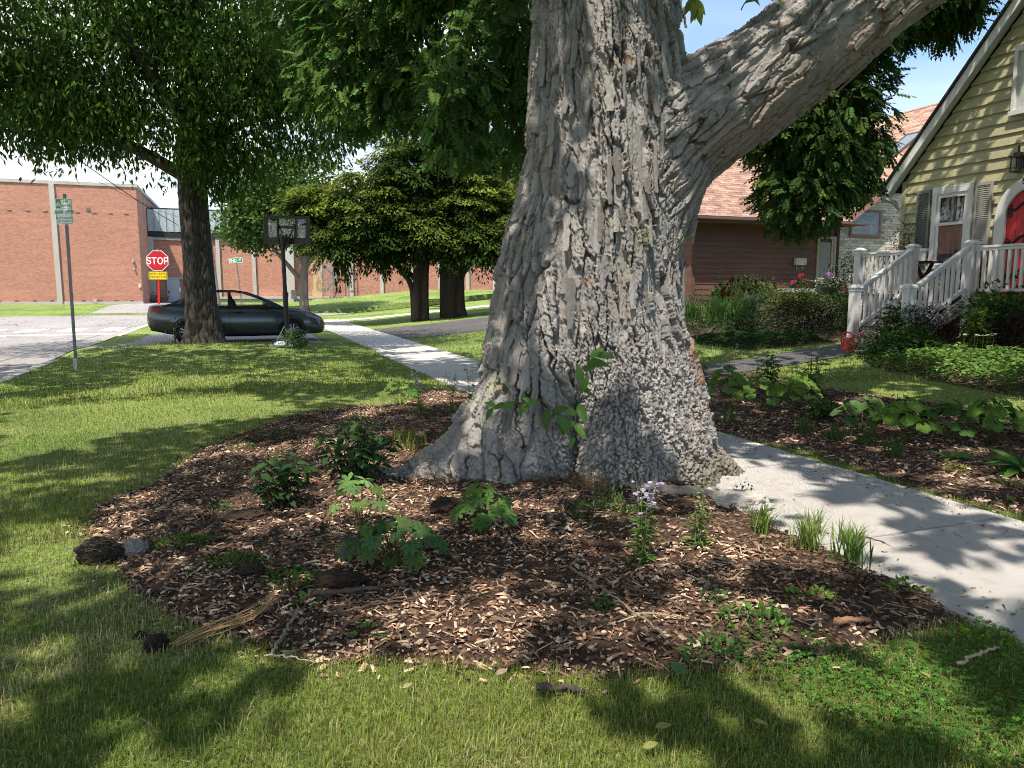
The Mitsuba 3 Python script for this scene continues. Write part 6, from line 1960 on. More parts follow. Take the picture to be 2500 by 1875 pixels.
for i, (x, y, lb) in enumerate([(1.45, 3.35, 'small yellow-green seedling group right of the mulch'), (1.95, 3.45, 'yellow-green seedlings at the lower sidewalk corner of the mulch'), (.95, 3.32, 'small green seedling in the right half of the mulch'), (.42, 3.22, 'green seedling beside the long twig'), (-1.95, 4.75, 'grey-green dandelion-like weed on the left of the mulch'), (-.62, 2.98, 'small weed at the near edge of the mulch'), (-.95, 3.26, 'small upright weed beside the shredded bark strands')]):
    mat_plant('seedling', lb, x, y, .07 if i > 1 else .12, .06, 51 + i, (.15, .24, .05) if i < 2 else (.07, .14, .045), 26 if i > 1 else 60, .06, 'seedling', (.022, .034))

# right bed: broad-leaved clumps, grassy tufts, hostas
HE = [(2.62, 8.72, .46, 12, 'broad-leaved clump with a pale flower spike beside the trunk', (.10, .20, .045)), (2.90, 8.45, .34, 13, 'broad-leaved clump second from the trunk beyond the sidewalk', (.14, .26, .06)), (3.26, 8.3, .36, 15, 'bright broad-leaved clump in the sun before the leafy plants', (.17, .29, .06)),
      (3.45, 7.15, .32, 15, 'dull green broad-leaved clump in the middle of the right bed', (.085, .155, .05)), (3.68, 6.7, .36, 17, 'large lime green broad-leaved clump in the right bed', (.13, .24, .045)), (4.02, 6.6, .33, 12, 'dark broad-leaved clump right of the lime green one', (.06, .12, .035)), (4.30, 6.45, .36, 18, 'broad-leaved clump with a pinkish flower stalk at the right', (.09, .18, .045)), (4.62, 6.2, .30, 10, 'broad-leaved clump cut by the right edge of the picture', (.15, .25, .06))]
for i, (x, y, h, n, lb, c) in enumerate(HE):
    k = palmate_plant('coralbells', lb, 'coral bells', x, y, int(n * 1.7), .082, h * 1.08, .27, 60 + i, 'heu', c)
    if i in (0, 6):
        top = np.array([x + (.05 if i == 0 else -.12), y - .05, gz(x, y) + (.80 if i == 0 else .52)])
        mb = MB().add(*tube(spline([[x, y, gz(x, y)], [x + .02, y, gz(x, y) + .3], top], 10), .003, 4), (.14, .14, .06))
        rr_ = np.random.default_rng(i)
        for q in range(40):
            t = rr_.uniform(.6, 1)
            p = np.array([x, y, gz(x, y)]) * (1 - t) + top * t + rr_.normal(0, .014, 3)
            mb.add(*place_tri(p, unit(1, rr_)[0], .02), (.42, .38, .16) if i == 0 else (.36, .2, .12))
        mb.put('flower_stalk', 'm_leaf', k)
leafy_shrub('young_shrub', 'young leafy shrub behind the broad-leaved clumps, left one', 3.53, 10.0, 6, 80, .085, .50, .26, 71, (.08, .155, .04), False)
leafy_shrub('young_shrub', 'young leafy shrub beside the lawn, right of the bright clump', 3.80, 9.15, 5, 56, .085, .56, .18, 72, (.12, .22, .055), False)
leafy_shrub('young_shrub', 'pale leaved young shrub peeping out right of the trunk', 2.55, 10.0, 6, 70, .09, .60, .26, 73, (.12, .21, .055), False)
leafy_shrub('young_shrub', 'low leafy plant between the two rows of broad-leaved clumps', 3.35, 7.85, 7, 60, .11, .30, .24, 74, (.06, .125, .035), False)
leafy_shrub('young_shrub', 'low leafy plant at the mulch edge before the right lawn', 4.1, 7.6, 6, 44, .09, .28, .22, 75, (.07, .135, .04), False)
for i, (x, y, lb) in enumerate([(2.96, 7.25, 'grassy tuft at the left end of the right bed edge'), (3.1, 6.92, 'second grassy tuft along the right bed edge'), (3.28, 6.68, 'third grassy tuft along the right bed edge'), (3.33, 6.25, 'dark grassy tuft nearest the hosta'), (2.42, 7.95, 'dark low grass beside the trunk at the far sidewalk edge')]):
    strap_tuft('grass_tuft', lb, x, y, 80, .22, .003, 80 + i, (.075, .14, .045), .7, rad=.05)


def hosta(label, x, y, n, L, seed, base):
    r = np.random.default_rng(seed)
    k = thing('hosta', label, 'hosta')
    z0 = gz(x, y)
    for i in range(n):
        a = 2 * np.pi * i * .618 + r.normal(0, .2)
        out = np.array([math.cos(a), math.sin(a), 0])
        lv, lf = ovate(L * r.uniform(.75, 1.1), L * .26, .55, .22, 8, lambda t: np.sin(np.pi * t ** .85))
        leaf_part(k, lv, lf, np.array([x, y, z0]) + out * .015, out + [0, 0, r.uniform(.35, 1.1)], [0, -.2, 1.0], np.asarray(base) * np.exp(r.normal(0, .18)))


hosta('small bright hosta in the mulch of the right bed', 3.70, 6.03, 15, .17, 91, (.15, .25, .07))
hosta('large long-leaved hosta at the right edge of the right bed', 4.02, 5.62, 24, .30, 92, (.085, .17, .045))
mat_plant('sedum', 'yellow sedum patch beside the small hosta', 3.55, 5.72, .12, .10, 93, (.24, .28, .06), 120)
mat_plant('sedum', 'pale sedum patch at the right sidewalk edge below the hostas', 3.68, 5.25, .10, .10, 94, (.20, .24, .07), 100)

# suckers growing from the big trunk
def sucker(label, path, leaves, L, seed, base):
    r = np.random.default_rng(seed)
    k = thing('tree_sucker', label, 'shoot')
    s_ = spline(path, 24)
    MB().add(*tube(s_, np.linspace(.005, .0015, 24), 5), (.07, .06, .03)).put('stem', 'm_vc', k)
    for t, a, sc in leaves:
        p = s_[int(t * 23)]
        lv, lf = ovate(L * sc, L * sc * .44, .3, .22, 7)
        Y = np.array([math.cos(a), -.35, math.sin(a)]) + r.normal(0, .12, 3)
        N = np.array([.15 * math.cos(a), -1.0, .55]) + r.normal(0, .22, 3)
        leaf_part(k, lv, lf, p, Y, N, np.asarray(base) * np.exp(r.normal(0, .15)))


sy = 5.06
sucker('green heart-leaved sucker climbing the cleft of the big trunk', [(.45, 5.30, .32), (.44, sy, .55), (.47, sy + .02, .72), (.52, sy + .06, .98), (.58, sy + .1, 1.05)], [(.40, -.9, 1.0), (.52, 2.4, .9), (.58, -1.3, 1.2), (.66, 1.2, 1.1), (.72, -.4, .8), (.78, 2.0, 1.1), (.85, .5, 1.0), (.92, -.15, 1.3), (.97, .9, .9), (1.0, .1, 1.2), (.3, -2.2, .7)], .125, 95, (.11, .21, .055))
sucker('spreading sucker branch with long leaves left of the cleft', [(.44, 5.25, .42), (.36, sy, .60), (.20, sy - .04, .70), (.02, sy + .02, .72), (-.14, sy + .12, .66)], [(.35, -1.4, 1.1), (.42, -1.0, 1.35), (.52, -1.7, 1.2), (.58, 2.6, 1.0), (.66, -2.2, .9), (.72, 1.4, .7), (.8, -2.6, .8), (.88, -2.9, .75), (.96, 2.8, .7), (1.0, -2.2, .8), (.46, .3, .9), (.3, .1, .8)], .125, 96, (.11, .21, .055))
sucker('yellow-green leaves hanging in the crotch of the big tree', [(1.28, 5.62, 3.58), (1.30, 5.52, 3.55), (1.31, 5.48, 3.48)], [(.1, -1.2, 1.0), (.3, -1.9, 1.0), (.5, -1.5, 1.2), (.6, -1.0, 1.1), (.8, -1.7, 1.1), (.95, -1.3, 1.2), (1.0, -2.0, .9), (.2, -.8, 1)], .115, 97, (.20, .28, .06))
sucker('bright sprig of leaves above the crotch beside the thick limb', [(1.75, 5.9, 3.62), (1.78, 5.7, 3.66), (1.9, 5.6, 3.62)], [(.2, .2, 1), (.4, -.6, 1), (.6, .5, 1.1), (.75, -.3, 1), (.9, 0, 1), (1.0, -.9, 1)], .10, 98, (.15, .27, .07))
strap_tuft('dry_grass_nest', 'small round nest of dry grass at the foot of the cleft', .24, 5.18, 130, .15, .0011, 101, (.20, .15, .09), 1.3, 'dry grass', rad=.035)
strap_tuft('dry_grass_nest', 'larger bleached nest of dry grass right of the cleft', .58, 5.08, 260, .19, .0012, 102, (.26, .21, .12), 1.2, 'dry grass', rad=.08)

# ------------------------------------------------------------------ stones, soil, wood and leaves lying about
def lump(name, label, cat, x, y, rad, seed, c0, c1, mat='m_vc', rough=.35, sink=.3, parent=None, freq=3):
    ic = trimesh.creation.icosphere(4)
    v = np.array(ic.vertices)
    d = fbm(v[:, 0] * freq + seed, v[:, 1] * freq, v[:, 2] * freq, 5, seed)
    fine = fbm(v[:, 0] * 14, v[:, 1] * 14, v[:, 2] * 14, 3, seed + 1)
    v = v * (1 - rough + 2 * rough * d + .16 * (fine - .5))[:, None] * np.asarray(rad) + [x, y, gz(x, y) + rad[2] * (1 - sink) - .01]
    k = np.clip(.2 + 1.6 * (fine - .3), 0, 1)[:, None]
    return add(name, (v, np.array(ic.faces)), mat, parent, smooth=True, color=np.asarray(c0) * (1 - k) + np.asarray(c1) * k, label=label, cat=cat)


k = thing('sod_clod', 'brown clod of sod topped with straw at the left edge of the mulch', 'sod clod')
lump('soil', None, None, -2.31, 3.93, (.115, .085, .08), 3, (.012, .009, .007), (.06, .042, .03), parent=k)
mb, r = MB(), np.random.default_rng(5)
for i in range(260):
    a, q = r.uniform(0, 6.28), math.sqrt(r.random())
    p = np.array([-2.31 + .11 * q * math.cos(a), 3.93 + .085 * q * math.sin(a), gz(-2.31, 3.93) + .075 + .055 * (1 - q * q)])
    d = np.array([r.normal(), r.normal(), r.normal(0, .35)])
    d /= np.linalg.norm(d)
    mb.add([p - d * .03, p + d * .035, p + d * .002 + [0, 0, .004]], [[0, 1, 2]], np.array((.30, .24, .14)) * r.uniform(.5, 1.3))
mb.put('straw', 'm_vc', k)
lump('stone', 'rough light grey stone beside the sod clod', 'stone', -2.14, 4.0, (.065, .055, .055), 7, (.10, .10, .095), (.34, .33, .31), rough=.3)
lump('soil_lump', 'dark lump of soil lying on the lawn near the mulch', 'soil lump', -1.50, 2.92, (.045, .045, .042), 9, (.006, .005, .005), (.035, .026, .02), rough=.5)
lump('soil_lump', 'tiny soil crumb left of the dark lump on the lawn', 'soil lump', -1.62, 3.02, (.028, .025, .02), 10, (.006, .005, .005), (.035, .026, .02), rough=.5)
lump('soil_heap', 'dark heap of soil right of the dense sedum mat', 'soil heap', -.86, 3.5, (.13, .09, .05), 11, (.008, .006, .005), (.05, .035, .025), rough=.4, sink=.6)
lump('soil_heap', 'dark soil heap in the middle left of the mulch', 'soil heap', -1.72, 4.55, (.15, .09, .045), 12, (.010, .007, .006), (.06, .042, .03), rough=.4, sink=.6)
lump('soil_heap', 'dark soil heap left of the cranesbill before the trunk', 'soil heap', -.42, 4.62, (.12, .10, .07), 13, (.010, .007, .006), (.05, .035, .025), rough=.4, sink=.5)
lump('soil_heap', 'small dark soil heap beside the middle sedum mat', 'soil heap', -1.34, 3.62, (.07, .05, .04), 14, (.008, .006, .005), (.05, .035, .025), rough=.4, sink=.5)
lump('root', 'whitish weathered root knob beside the sidewalk', None, 1.55, 4.84, (.20, .13, .10), 15, (.30, .28, .25), (.50, .48, .44), rough=.38, sink=.45, parent=BIG)
s_ = spline([(.78, 5.25, .03), (1.05, 5.10, .075), (1.32, 4.98, .075), (1.5, 4.9, .06)], 40)
v, f = tube(s_, np.linspace(.055, .05, 40), 16)
d = fbm(v[:, 0] * 22, v[:, 1] * 22, v[:, 2] * 22, 4, 6)
v += (v - np.repeat(np.vstack([s_, s_[:1] * 0]), 1, 0)[np.minimum(np.arange(len(v)) // 16, 39)]) * ((d - .5) * 1.3)[:, None] * [1, 1, .8]
add('root', (v, f), 'm_vc', BIG, smooth=True, color=np.array((.26, .24, .21)) * (.6 + .8 * d)[:, None], label='flat grey-brown root running to the whitish knob')


def stick(label, pts, w, c, name='twig', cat='twig', n=24, wig=.006, flat=1.0):
    r = np.random.default_rng(int(abs(pts[0][0]) * 1000) % 977)
    p = np.array([(x, y, gz(x, y) + h) for x, y, h in pts])
    s_ = spline(p, n) + r.normal(0, wig, (n, 3)) * [1, 1, .3]
    v, f = tube(s_, w * np.linspace(1, .55, n) * r.uniform(.8, 1.2, n), 7)
    m = fbm(v[:, 0] * 60, v[:, 1] * 60, v[:, 2] * 60, 3, 3)[:, None]
    return add(name, (v, f), 'm_vc', smooth=True, color=np.asarray(c) * (.55 + .9 * m), label=label, cat=cat)


stick('grey stick standing out of the mulch onto the lawn at the bed corner', [(-.99, 2.84, .02), (-.975, 3.0, .04), (-.955, 3.14, .05)], .008, (.22, .19, .16))
stick('pale thin twig lying on the lawn below the bed corner', [(-1.0, 2.80, .03), (-.9, 2.78, .035), (-.79, 2.74, .03)], .004, (.36, .32, .26))
stick('thick dark stick on the mulch above the bed corner', [(-.95, 3.3, .03), (-.75, 3.33, .045), (-.52, 3.42, .04)], .014, (.10, .075, .06))
stick('slim dark stick slanting across the mulch near the lawn', [(-.82, 3.08, .03), (-.62, 3.16, .04), (-.42, 3.26, .035)], .007, (.09, .065, .05))
stick('long curved brown twig crossing the middle of the near mulch', [(.30, 3.62, .03), (.46, 3.3, .04), (.56, 3.05, .035), (.64, 2.9, .03)], .007, (.20, .155, .12))
stick('dark twig parallel to the long curved twig', [(.55, 3.40, .03), (.68, 3.26, .04), (.82, 3.16, .03)], .009, (.09, .07, .055))
stick('thin straight twig along the near edge of the mulch', [(.06, 3.14, .03), (.25, 3.05, .04), (.44, 3.02, .03)], .004, (.13, .10, .075))
stick('short pale twig lying below the dark twig', [(.54, 3.06, .03), (.66, 3.10, .035), (.78, 3.05, .03)], .006, (.28, .23, .17))
stick('pale branch piece lying in the clover at the lower right', [(1.75, 2.70, .05), (1.86, 2.76, .06), (1.99, 2.84, .05)], .008, (.38, .31, .22))
stick('curved dark twig lying on the sidewalk at the right edge', [(2.99, 4.11, .008), (2.80, 4.02, .01), (2.68, 3.86, .01), (2.62, 3.62, .01)], .008, (.10, .085, .075), wig=.004)
stick('dark strip of bark lying on the sidewalk edge by the grassy clumps', [(2.02, 4.28, .03), (2.16, 4.22, .05), (2.22, 4.06, .04), (2.26, 3.94, .02)], .016, (.07, .05, .04), 'bark_strip', 'bark')
stick('dark chunk of wood lying on the lawn below the mulch', [(.10, 2.56, .03), (.19, 2.55, .035), (.27, 2.54, .025)], .016, (.06, .05, .045), 'wood_chunk', 'wood')
stick('flat brown bark piece beside the penstemon', [(.42, 3.98, .03), (.52, 3.96, .035), (.62, 3.93, .03)], .024, (.10, .065, .05), 'bark_strip', 'bark')
stick('red-brown bark piece in the mulch beside the clover', [(1.42, 3.06, .03), (1.52, 3.09, .035), (1.60, 3.1, .03)], .017, (.30, .16, .10), 'bark_strip', 'bark')
r = np.random.default_rng(61)
mb = MB()
for i in range(16):
    o = r.normal(0, .022, 3) * [1, 1, .5]
    p = np.array([(-1.40, 2.92, .02), (-1.28, 3.04, .04), (-1.16, 3.10, .05), (-1.10, 3.26, .05)]) + o + r.normal(0, .012, (4, 3))
    p[:, 2] += [gz(a, b) for a, b in p[:, :2]]
    mb.add(*tube(spline(p, 12), .0022, 4, False), np.array((.42, .27, .13)) * r.uniform(.5, 1.15))
mb.put('bark_strands', 'm_vc', label='bundle of shredded orange bark strands at the lower left mulch edge', cat='bark strands')
for x, y, L, a, c, lb in [(.63, 2.62, .085, 1.2, (.13, .22, .10), 'large round green leaf lying on the lawn below the mulch'), (.48, 2.28, .06, .2, (.30, .30, .10), 'yellowish curled leaf on the lawn at the bottom, upper one'), (.42, 2.17, .06, .4, (.28, .29, .11), 'yellowish leaf lying at the bottom edge of the lawn'), (.82, 2.32, .05, -.6, (.32, .33, .13), 'slim pale leaf on the lawn right of the yellowish ones'), (1.58, 2.6, .05, 1.9, (.30, .32, .12), 'slim yellow leaf standing in the clover'), (-.40, 2.52, .045, .8, (.42, .36, .22), 'dry beige leaf on the sunny lawn'), (-2.5, 3.0, .06, .3, (.40, .34, .19), 'dry pale leaf at the left of the lawn'), (-1.15, 2.5, .06, 1.7, (.30, .28, .12), 'dry curled leaf in the lower left lawn'), (-.06, 2.62, .06, .7, (.38, .31, .24), 'pale wood splinter on the lawn below the mulch'), (3.45, 4.95, .10, .4, (.16, .24, .05), 'green leaf lying at the right bed edge on the sidewalk'), (-.32, 3.78, .05, .5, (.34, .38, .16), 'pale green leaf lying on the mulch before the cranesbill')]:
    lv, lf = ovate(L, L * (.85 if 'round' in lb else .42), .12, .3, 8)
    add('fallen_leaf', (place_leaf(lv, (x, y, gz(x, y) + (.05 if BED_D(np.array([x]), np.array([y]))[0] <= 0 else .03)), [math.cos(a), math.sin(a), .12], [.2, -.35, 1]), lf), 'm_leaf', smooth=True, color=c, label=lb, cat='leaf')
# crumbs and needles on the sidewalk
r = np.random.default_rng(63)
n = 900
uu = np.where(r.random(n) < .6, SW1 - np.abs(r.normal(0, .28, n)), SW0 + np.abs(r.normal(0, .3, n))).clip(SW0 + .02, SW1 - .02)
P = G(uu, r.uniform(2.0, 9.0, n), .026)
ang = r.uniform(0, 6.28, n)
X, Y, Z = frames(np.stack([np.cos(ang), np.sin(ang), r.normal(0, .1, n)], 1), np.tile([0, 0, 1.0], (n, 1)))
L = np.exp(r.normal(math.log(.016), .7, n)).clip(.005, .08)
v, f = scatter(np.array([[-.5, -.5, 0], [.5, -.4, 0], [.1, .5, 0], [0, 0, 1.]]), np.array([[0, 1, 3], [1, 2, 3], [2, 0, 3]]), P, X, Y, Z, np.stack([np.minimum(L * .5, .008), L, np.full(n, .006)], 1))
add('bark_crumbs', (v, f), 'm_vc', color=np.repeat(CHIPC[r.integers(0, 4, n)] * 1.1, 4, 0), label='dark crumbs of bark and needles strewn on the sidewalk', kind='stuff')

# clover and weeds in the lawn at the lower right
r = np.random.default_rng(64)
CLV = Polygon([(.85, 2.95), (1.1, 2.98), (1.35, 3.02), (1.6, 3.14), (2.0, 3.22), (2.45, 3.3), (3.6, 3.3), (3.0, 2.0), (1.2, 2.0), (1.0, 2.45), (.75, 2.75)])
q = r.uniform((.6, 1.9), (3.7, 3.4), (11500, 2))
q = q[shapely.contains_xy(CLV, q[:, 0], q[:, 1])]
e_ = shapely.distance(CLV.boundary, shapely.points(q[:, 0], q[:, 1]))
q = q[(fbm(q[:, 0] * 2.6, q[:, 1] * 2.6, 0, 3, 5) > .50 - .35 * e_) & (r.random(len(q)) < .25 + 2.2 * e_)]
n = len(q)
h = r.uniform(.015, .055, n) * (.7 + .6 * fbm(q[:, 0] * 3, q[:, 1] * 3, 1, 2, 9))
ctr = np.c_[q, terrain(q[:, 0], q[:, 1]) + h]
P = np.repeat(ctr, 3, 0)
a = np.repeat(r.uniform(0, 6.28, n), 3) + np.tile([0, 2.09, 4.19], n)
Y = np.stack([np.cos(a), np.sin(a), np.full(3 * n, .12)], 1) + r.normal(0, .15, (3 * n, 3))
X, Y, Z = frames(Y, np.repeat(np.stack([r.normal(0, .35, n), r.normal(-.15, .35, n), np.ones(n)], 1), 3, 0))
s_ = np.repeat(r.uniform(.008, .015, n), 3)
v, f = scatter(np.array([[0, 0, 0], [.5, .6, .04], [.25, 1, -.04], [-.25, 1, -.04], [-.5, .6, .04]]), np.array([[0, 1, 2], [0, 2, 3], [0, 3, 4]]), P, X, Y, Z, s_)
add('clover', (v, f), 'm_leaf', color=np.repeat(np.repeat(lush(n, r, (.075, .175, .035), .25), 3, 0), 5, 0), label='dense green clover in the lawn at the lower right', kind='stuff')
mat_plant('weed', 'bright yellow-green feathery weed in the clover at the right', 2.02, 2.98, .17, .10, 66, (.17, .29, .04), 220, .07, 'weed', (.012, .03))
mat_plant('weed', 'leafy green weed at the meeting of mulch and clover', 1.08, 3.05, .15, .09, 67, (.09, .20, .045), 130, .16, 'weed', (.02, .04))
mat_plant('weed', 'green ferny weed at the clover edge in the shade', .82, 2.82, .13, .08, 68, (.055, .14, .035), 150, .10, 'weed', (.014, .034))

# ------------------------------------------------------------------ planting round the two houses
def bush(name, label, x, y, rad, n, leaf, base, seed, cat='shrub', group=None, carve=.36, droop=.1, tip=None, lift=.85, per=6, fl=None):
    """rad = (rx, ry, rz); fl = (count, colour, size) of the flowers on top"""
    z0 = float(terrain(np.array([x]), np.array([y]))[0])
    k = thing(name, label, cat, group)
    r = np.random.default_rng(seed)
    c = (x, y, z0 + rad[2] * lift)
    mb = MB()
    for i in range(7):
        d = unit(1, r)[0] * np.asarray(rad) * .8
        mb.add(*tube(spline([[x + .1 * d[0], y + .1 * d[1], z0], [x + .5 * d[0], y + .5 * d[1], z0 + rad[2] * .5], np.array(c) + d * [1, 1, .6]], 8), np.linspace(.012, .004, 8), 5), (.06, .045, .03))
    mb.put('stem', 'm_vc', k)
    v, f, col = crown([(c, rad, 1)], n, per, leaf, seed, base, droop=droop, leaf=LEAF4, carve=carve, freq=2.2 / max(rad), spread=.28 * max(rad) + .03, tip=tip, shell=.42)
    add('foliage', (v, f), 'm_leaf', k, color=col)
    if fl:
        for i in range(fl[0]):
            d = unit(1, r)[0]
            d[2], d[1] = abs(d[2]) * .9 + .1, -abs(d[1])
            p = np.array(c) + d * np.asarray(rad) * 1.02
            mb = MB()
            for q in unit(9, r):
                mb.add(*place_tri(p, q + [0, 0, .3], fl[2]), np.asarray(fl[1]) * r.uniform(.7, 1.2))
            mb.put('flower', 'm_leaf', k)
    return k


PUR, DG = (.030, .014, .016), (.030, .065, .022)
bush('barberry', 'dark purple barberry beneath the porch stair rail', 6.95, 12.0, (.55, .45, .42), 520, (.020, .034), PUR, 201, 'barberry')
bush('barberry', 'dark purple barberry further right before the white porch skirt', 7.85, 11.5, (.42, .40, .36), 380, (.020, .034), PUR, 202, 'barberry')
bush('barberry', 'wide dark barberry in the garden left of the porch steps', 6.35, 15.9, (.82, .6, .42), 800, (.024, .040), (.026, .020, .016), 203, 'barberry')
bush('porch_shrub', 'dark green shrub growing at the foot of the second stair newel', 6.78, 12.75, (.42, .38, .42), 360, (.035, .06), DG, 204)
bush('porch_shrub', 'big leaved green shrub before the porch skirt at the right', 8.35, 12.35, (.60, .5, .52), 330, (.06, .11), (.055, .115, .03), 205)
bush('porch_shrub', 'green shrub at the right picture edge below the porch railing', 9.0, 11.55, (.60, .5, .50), 330, (.055, .10), (.06, .125, .035), 206)
bush('porch_shrub', 'yellow-green leafy plant between the two purple barberries', 7.45, 11.75, (.20, .18, .34), 70, (.055, .10), (.14, .22, .04), 207)
bush('porch_shrub', 'low dark plants beside the red watering can', 5.95, 11.75, (.55, .35, .20), 260, (.03, .05), (.035, .075, .025), 208)
bush('porch_shrub', 'low green plants before the porch steps', 6.5, 11.9, (.40, .35, .26), 220, (.035, .06), (.06, .12, .03), 209)
bush('silvery_shrub', 'pale silvery-green plant at the right edge of the bed', 8.35, 10.5, (.30, .3, .26), 200, (.025, .04), (.15, .19, .09), 210)
k = bush('tall_stem_plant', 'tall thin stems with dark leaves rising before the porch railing', 8.15, 12.75, (.16, .14, .55), 26, (.04, .085), (.03, .06, .025), 211, 'plant', carve=.1, per=3)
k = thing('white_umbel', 'flat white flower heads standing in the bed before the barberry', 'flower')
r = np.random.default_rng(5)
mb, ms = MB(), MB()
for i in range(7):
    x, y = 7.05 + r.normal(0, .14), 11.05 + r.normal(0, .1)
    z = float(terrain(np.array([x]), np.array([y]))[0])
    ms.add(*tube([(x, y, z), (x + .02, y, z + .34)], .003, 4), (.05, .09, .03))
    for q in range(16):
        p = np.array([x + .02, y, z + .35]) + np.append(r.normal(0, .022, 2), r.normal(0, .004))
        mb.add([p + [-.008, 0, 0], p + [.008, 0, 0], p + [0, .008, .004], p + [0, -.008, .004]], [[0, 3, 1], [0, 1, 2]], (.72, .72, .66))
ms.put('stem', 'm_vc', k)
mb.put('flower', 'm_leaf', k)


def cover(name, label, P, n, size, base, hmax, seed, tipc=None):
    """low leafy ground cover over a polygon"""
    r = np.random.default_rng(seed)
    x0, y0, x1, y1 = P.bounds
    q = r.uniform((x0, y0), (x1, y1), (n * 3, 2))
    q = q[shapely.contains_xy(P, q[:, 0], q[:, 1])][:n]
    n = len(q)
    e_ = shapely.distance(P.boundary, shapely.points(q[:, 0], q[:, 1]))
    lumps = fbm(q[:, 0] * 2.3, q[:, 1] * 2.3, 0, 3, seed)
    top = hmax * np.clip(.15 + 1.5 * (lumps - .2), .1, 1.2) * np.clip(.3 + e_ * 2.5, .3, 1)
    z = terrain(q[:, 0], q[:, 1]) + top * (1 - .6 * r.random(n) ** 2)
    a = r.uniform(0, 6.28, n)
    Y = np.stack([np.cos(a), np.sin(a), r.normal(-.1, .3, n)], 1)
    X, Y, Z = frames(Y, np.stack([r.normal(0, .35, n), r.normal(-.2, .35, n), np.ones(n)], 1))
    S = size * r.uniform(.6, 1.3, n)
    v, f = scatter(*LEAF4, np.c_[q, z], X, Y, Z, np.stack([S * .85, S, S * .6], 1))
    c = lush(n, r, base, .25) * (.6 + .7 * lumps[:, None])
    return add(name, (v, f), 'm_leaf', color=np.repeat(c, 5, 0), label=label, kind='stuff')


cover('ground_cover', 'pale green leafy ground cover between lawn and porch shrubs', Polygon([tuple(G(u, v)[:2]) for u, v in [(8.35, 3.5), (8.35, 6.2), (8.8, 8.2), (9.35, 9.0), (10.3, 9.2), (10.7, 7.6), (10.6, 3.5)]]), 11000, .062, (.115, .215, .05), .34, 301)
cover('ground_cover', 'dark low ground cover at the garden edge left of the porch steps', Polygon([tuple(G(u, v)[:2]) for u, v in [(9.0, 11.4), (10.6, 11.0), (11.0, 12.0), (10.4, 13.6), (9.6, 14.2), (9.0, 13.2)]]), 8000, .045, (.028, .062, .024), .22, 302)
cover('ground_cover', 'mixed green planting under the garden shrubs before the brown wall', GARDEN.buffer(-.3), 11000, .07, (.050, .10, .03), .22, 303)
for i, (x, y, lb, c, L) in enumerate([(5.0, 20.3, 'leftmost grassy daylily clump beside the big trunk', (.075, .155, .045), .72), (5.45, 19.4, 'grassy daylily clump second from the trunk', (.07, .15, .04), .74), (6.05, 20.1, 'grassy daylily clump third from the trunk', (.075, .155, .04), .74), (5.75, 20.9, 'daylily clump behind the second and third', (.08, .16, .05), .75), (6.6, 20.6, 'grassy daylily clump left of the yellow-green round shrub', (.07, .145, .04), .7), (4.95, 21.6, 'blue-grey grass clump behind the daylilies at the trunk', (.12, .16, .12), .8), (7.1, 22.0, 'blue-grey grass clump below the dark red peonies', (.12, .16, .12), .7), (8.75, 21.9, 'sunlit yellow-green grass before the stone edging', (.17, .26, .05), .55), (8.3, 22.1, 'sunlit grassy clump left of the bright one', (.16, .25, .05), .5)]):
    strap_tuft('grassy_clump', lb, x, y, 150, L, .010, 220 + i, c, .75, 'grassy plant', rad=.12)
bush('peony', 'peony bush with dark red flowers before the brown wall', 7.75, 24.3, (1.0, .6, .50), 420, (.05, .11), (.045, .095, .028), 231, 'peony', fl=(20, (.075, .004, .016), .09))
bush('peony', 'smaller dark red flowered peony at the left end of the bed', 6.75, 24.0, (.35, .35, .40), 130, (.05, .11), (.045, .09, .028), 232, 'peony', fl=(9, (.085, .004, .018), .085))
bush('lavender', 'dark bluish low bush beside the trunk before the brown wall', 6.05, 24.2, (.6, .4, .34), 200, (.02, .06), (.035, .055, .04), 233)
bush('chartreuse_plant', 'sunlit chartreuse plant against the lit board wall', 8.55, 25.3, (.45, .3, .42), 150, (.03, .07), (.22, .28, .06), 234)
bush('golden_shrub', 'rounded yellow-green shrub in the middle of the garden', 7.95, 21.8, (.50, .45, .42), 420, (.022, .034), (.12, .135, .035), 235)
bush('green_shrub', 'dark green shrub at the front of the garden by the lawn', 5.25, 16.7, (.48, .4, .32), 330, (.03, .05), (.045, .09, .03), 236)
bush('green_shrub', 'yellowish shrub beside the left stair newel', 7.05, 15.3, (.26, .26, .38), 170, (.035, .055), (.075, .12, .03), 237)
bush('tall_shrub', 'tall dark shrub against the pale brick gable', 8.05, 17.6, (.58, .5, .85), 620, (.03, .05), (.028, .055, .022), 238)
bush('tall_shrub', 'loose dark shrub between the flower pot and the brick', 7.75, 19.6, (.55, .5, .6), 330, (.03, .05), (.032, .06, .022), 239)
bush('corner_shrub', 'airy shrub climbing the corner of the yellow house', 8.15, 15.55, (.46, .30, .50), 150, (.022, .045), (.04, .075, .025), 240, lift=3.6, carve=.40)
bush('hydrangea', 'small yellow flowering plant at the stone edging', 9.3, 23.3, (.35, .3, .25), 90, (.03, .05), (.08, .14, .04), 241, fl=(5, (.55, .48, .08), .05))
bush('hoop_bush', 'small pale green bush at the foot of the basketball hoop', -5.22, 17.62, (.30, .26, .27), 120, (.035, .07), (.085, .15, .06), 242, lift=.9, carve=.3)
bush('trunk_shoot', 'sprig of green leaves on the left side of the street tree trunk', -8.32, 18.05, (.07, .07, .40), 12, (.03, .09), (.075, .14, .04), 243, 'shoot', lift=1.0, carve=.1, per=3, droop=.8)
bush('sidewalk_weeds', 'light green weeds at the sidewalk edge left of the big trunk', -.05, 13.6, (.55, .5, .16), 120, (.02, .16), (.13, .20, .05), 244, 'weeds', lift=.5, carve=.2)
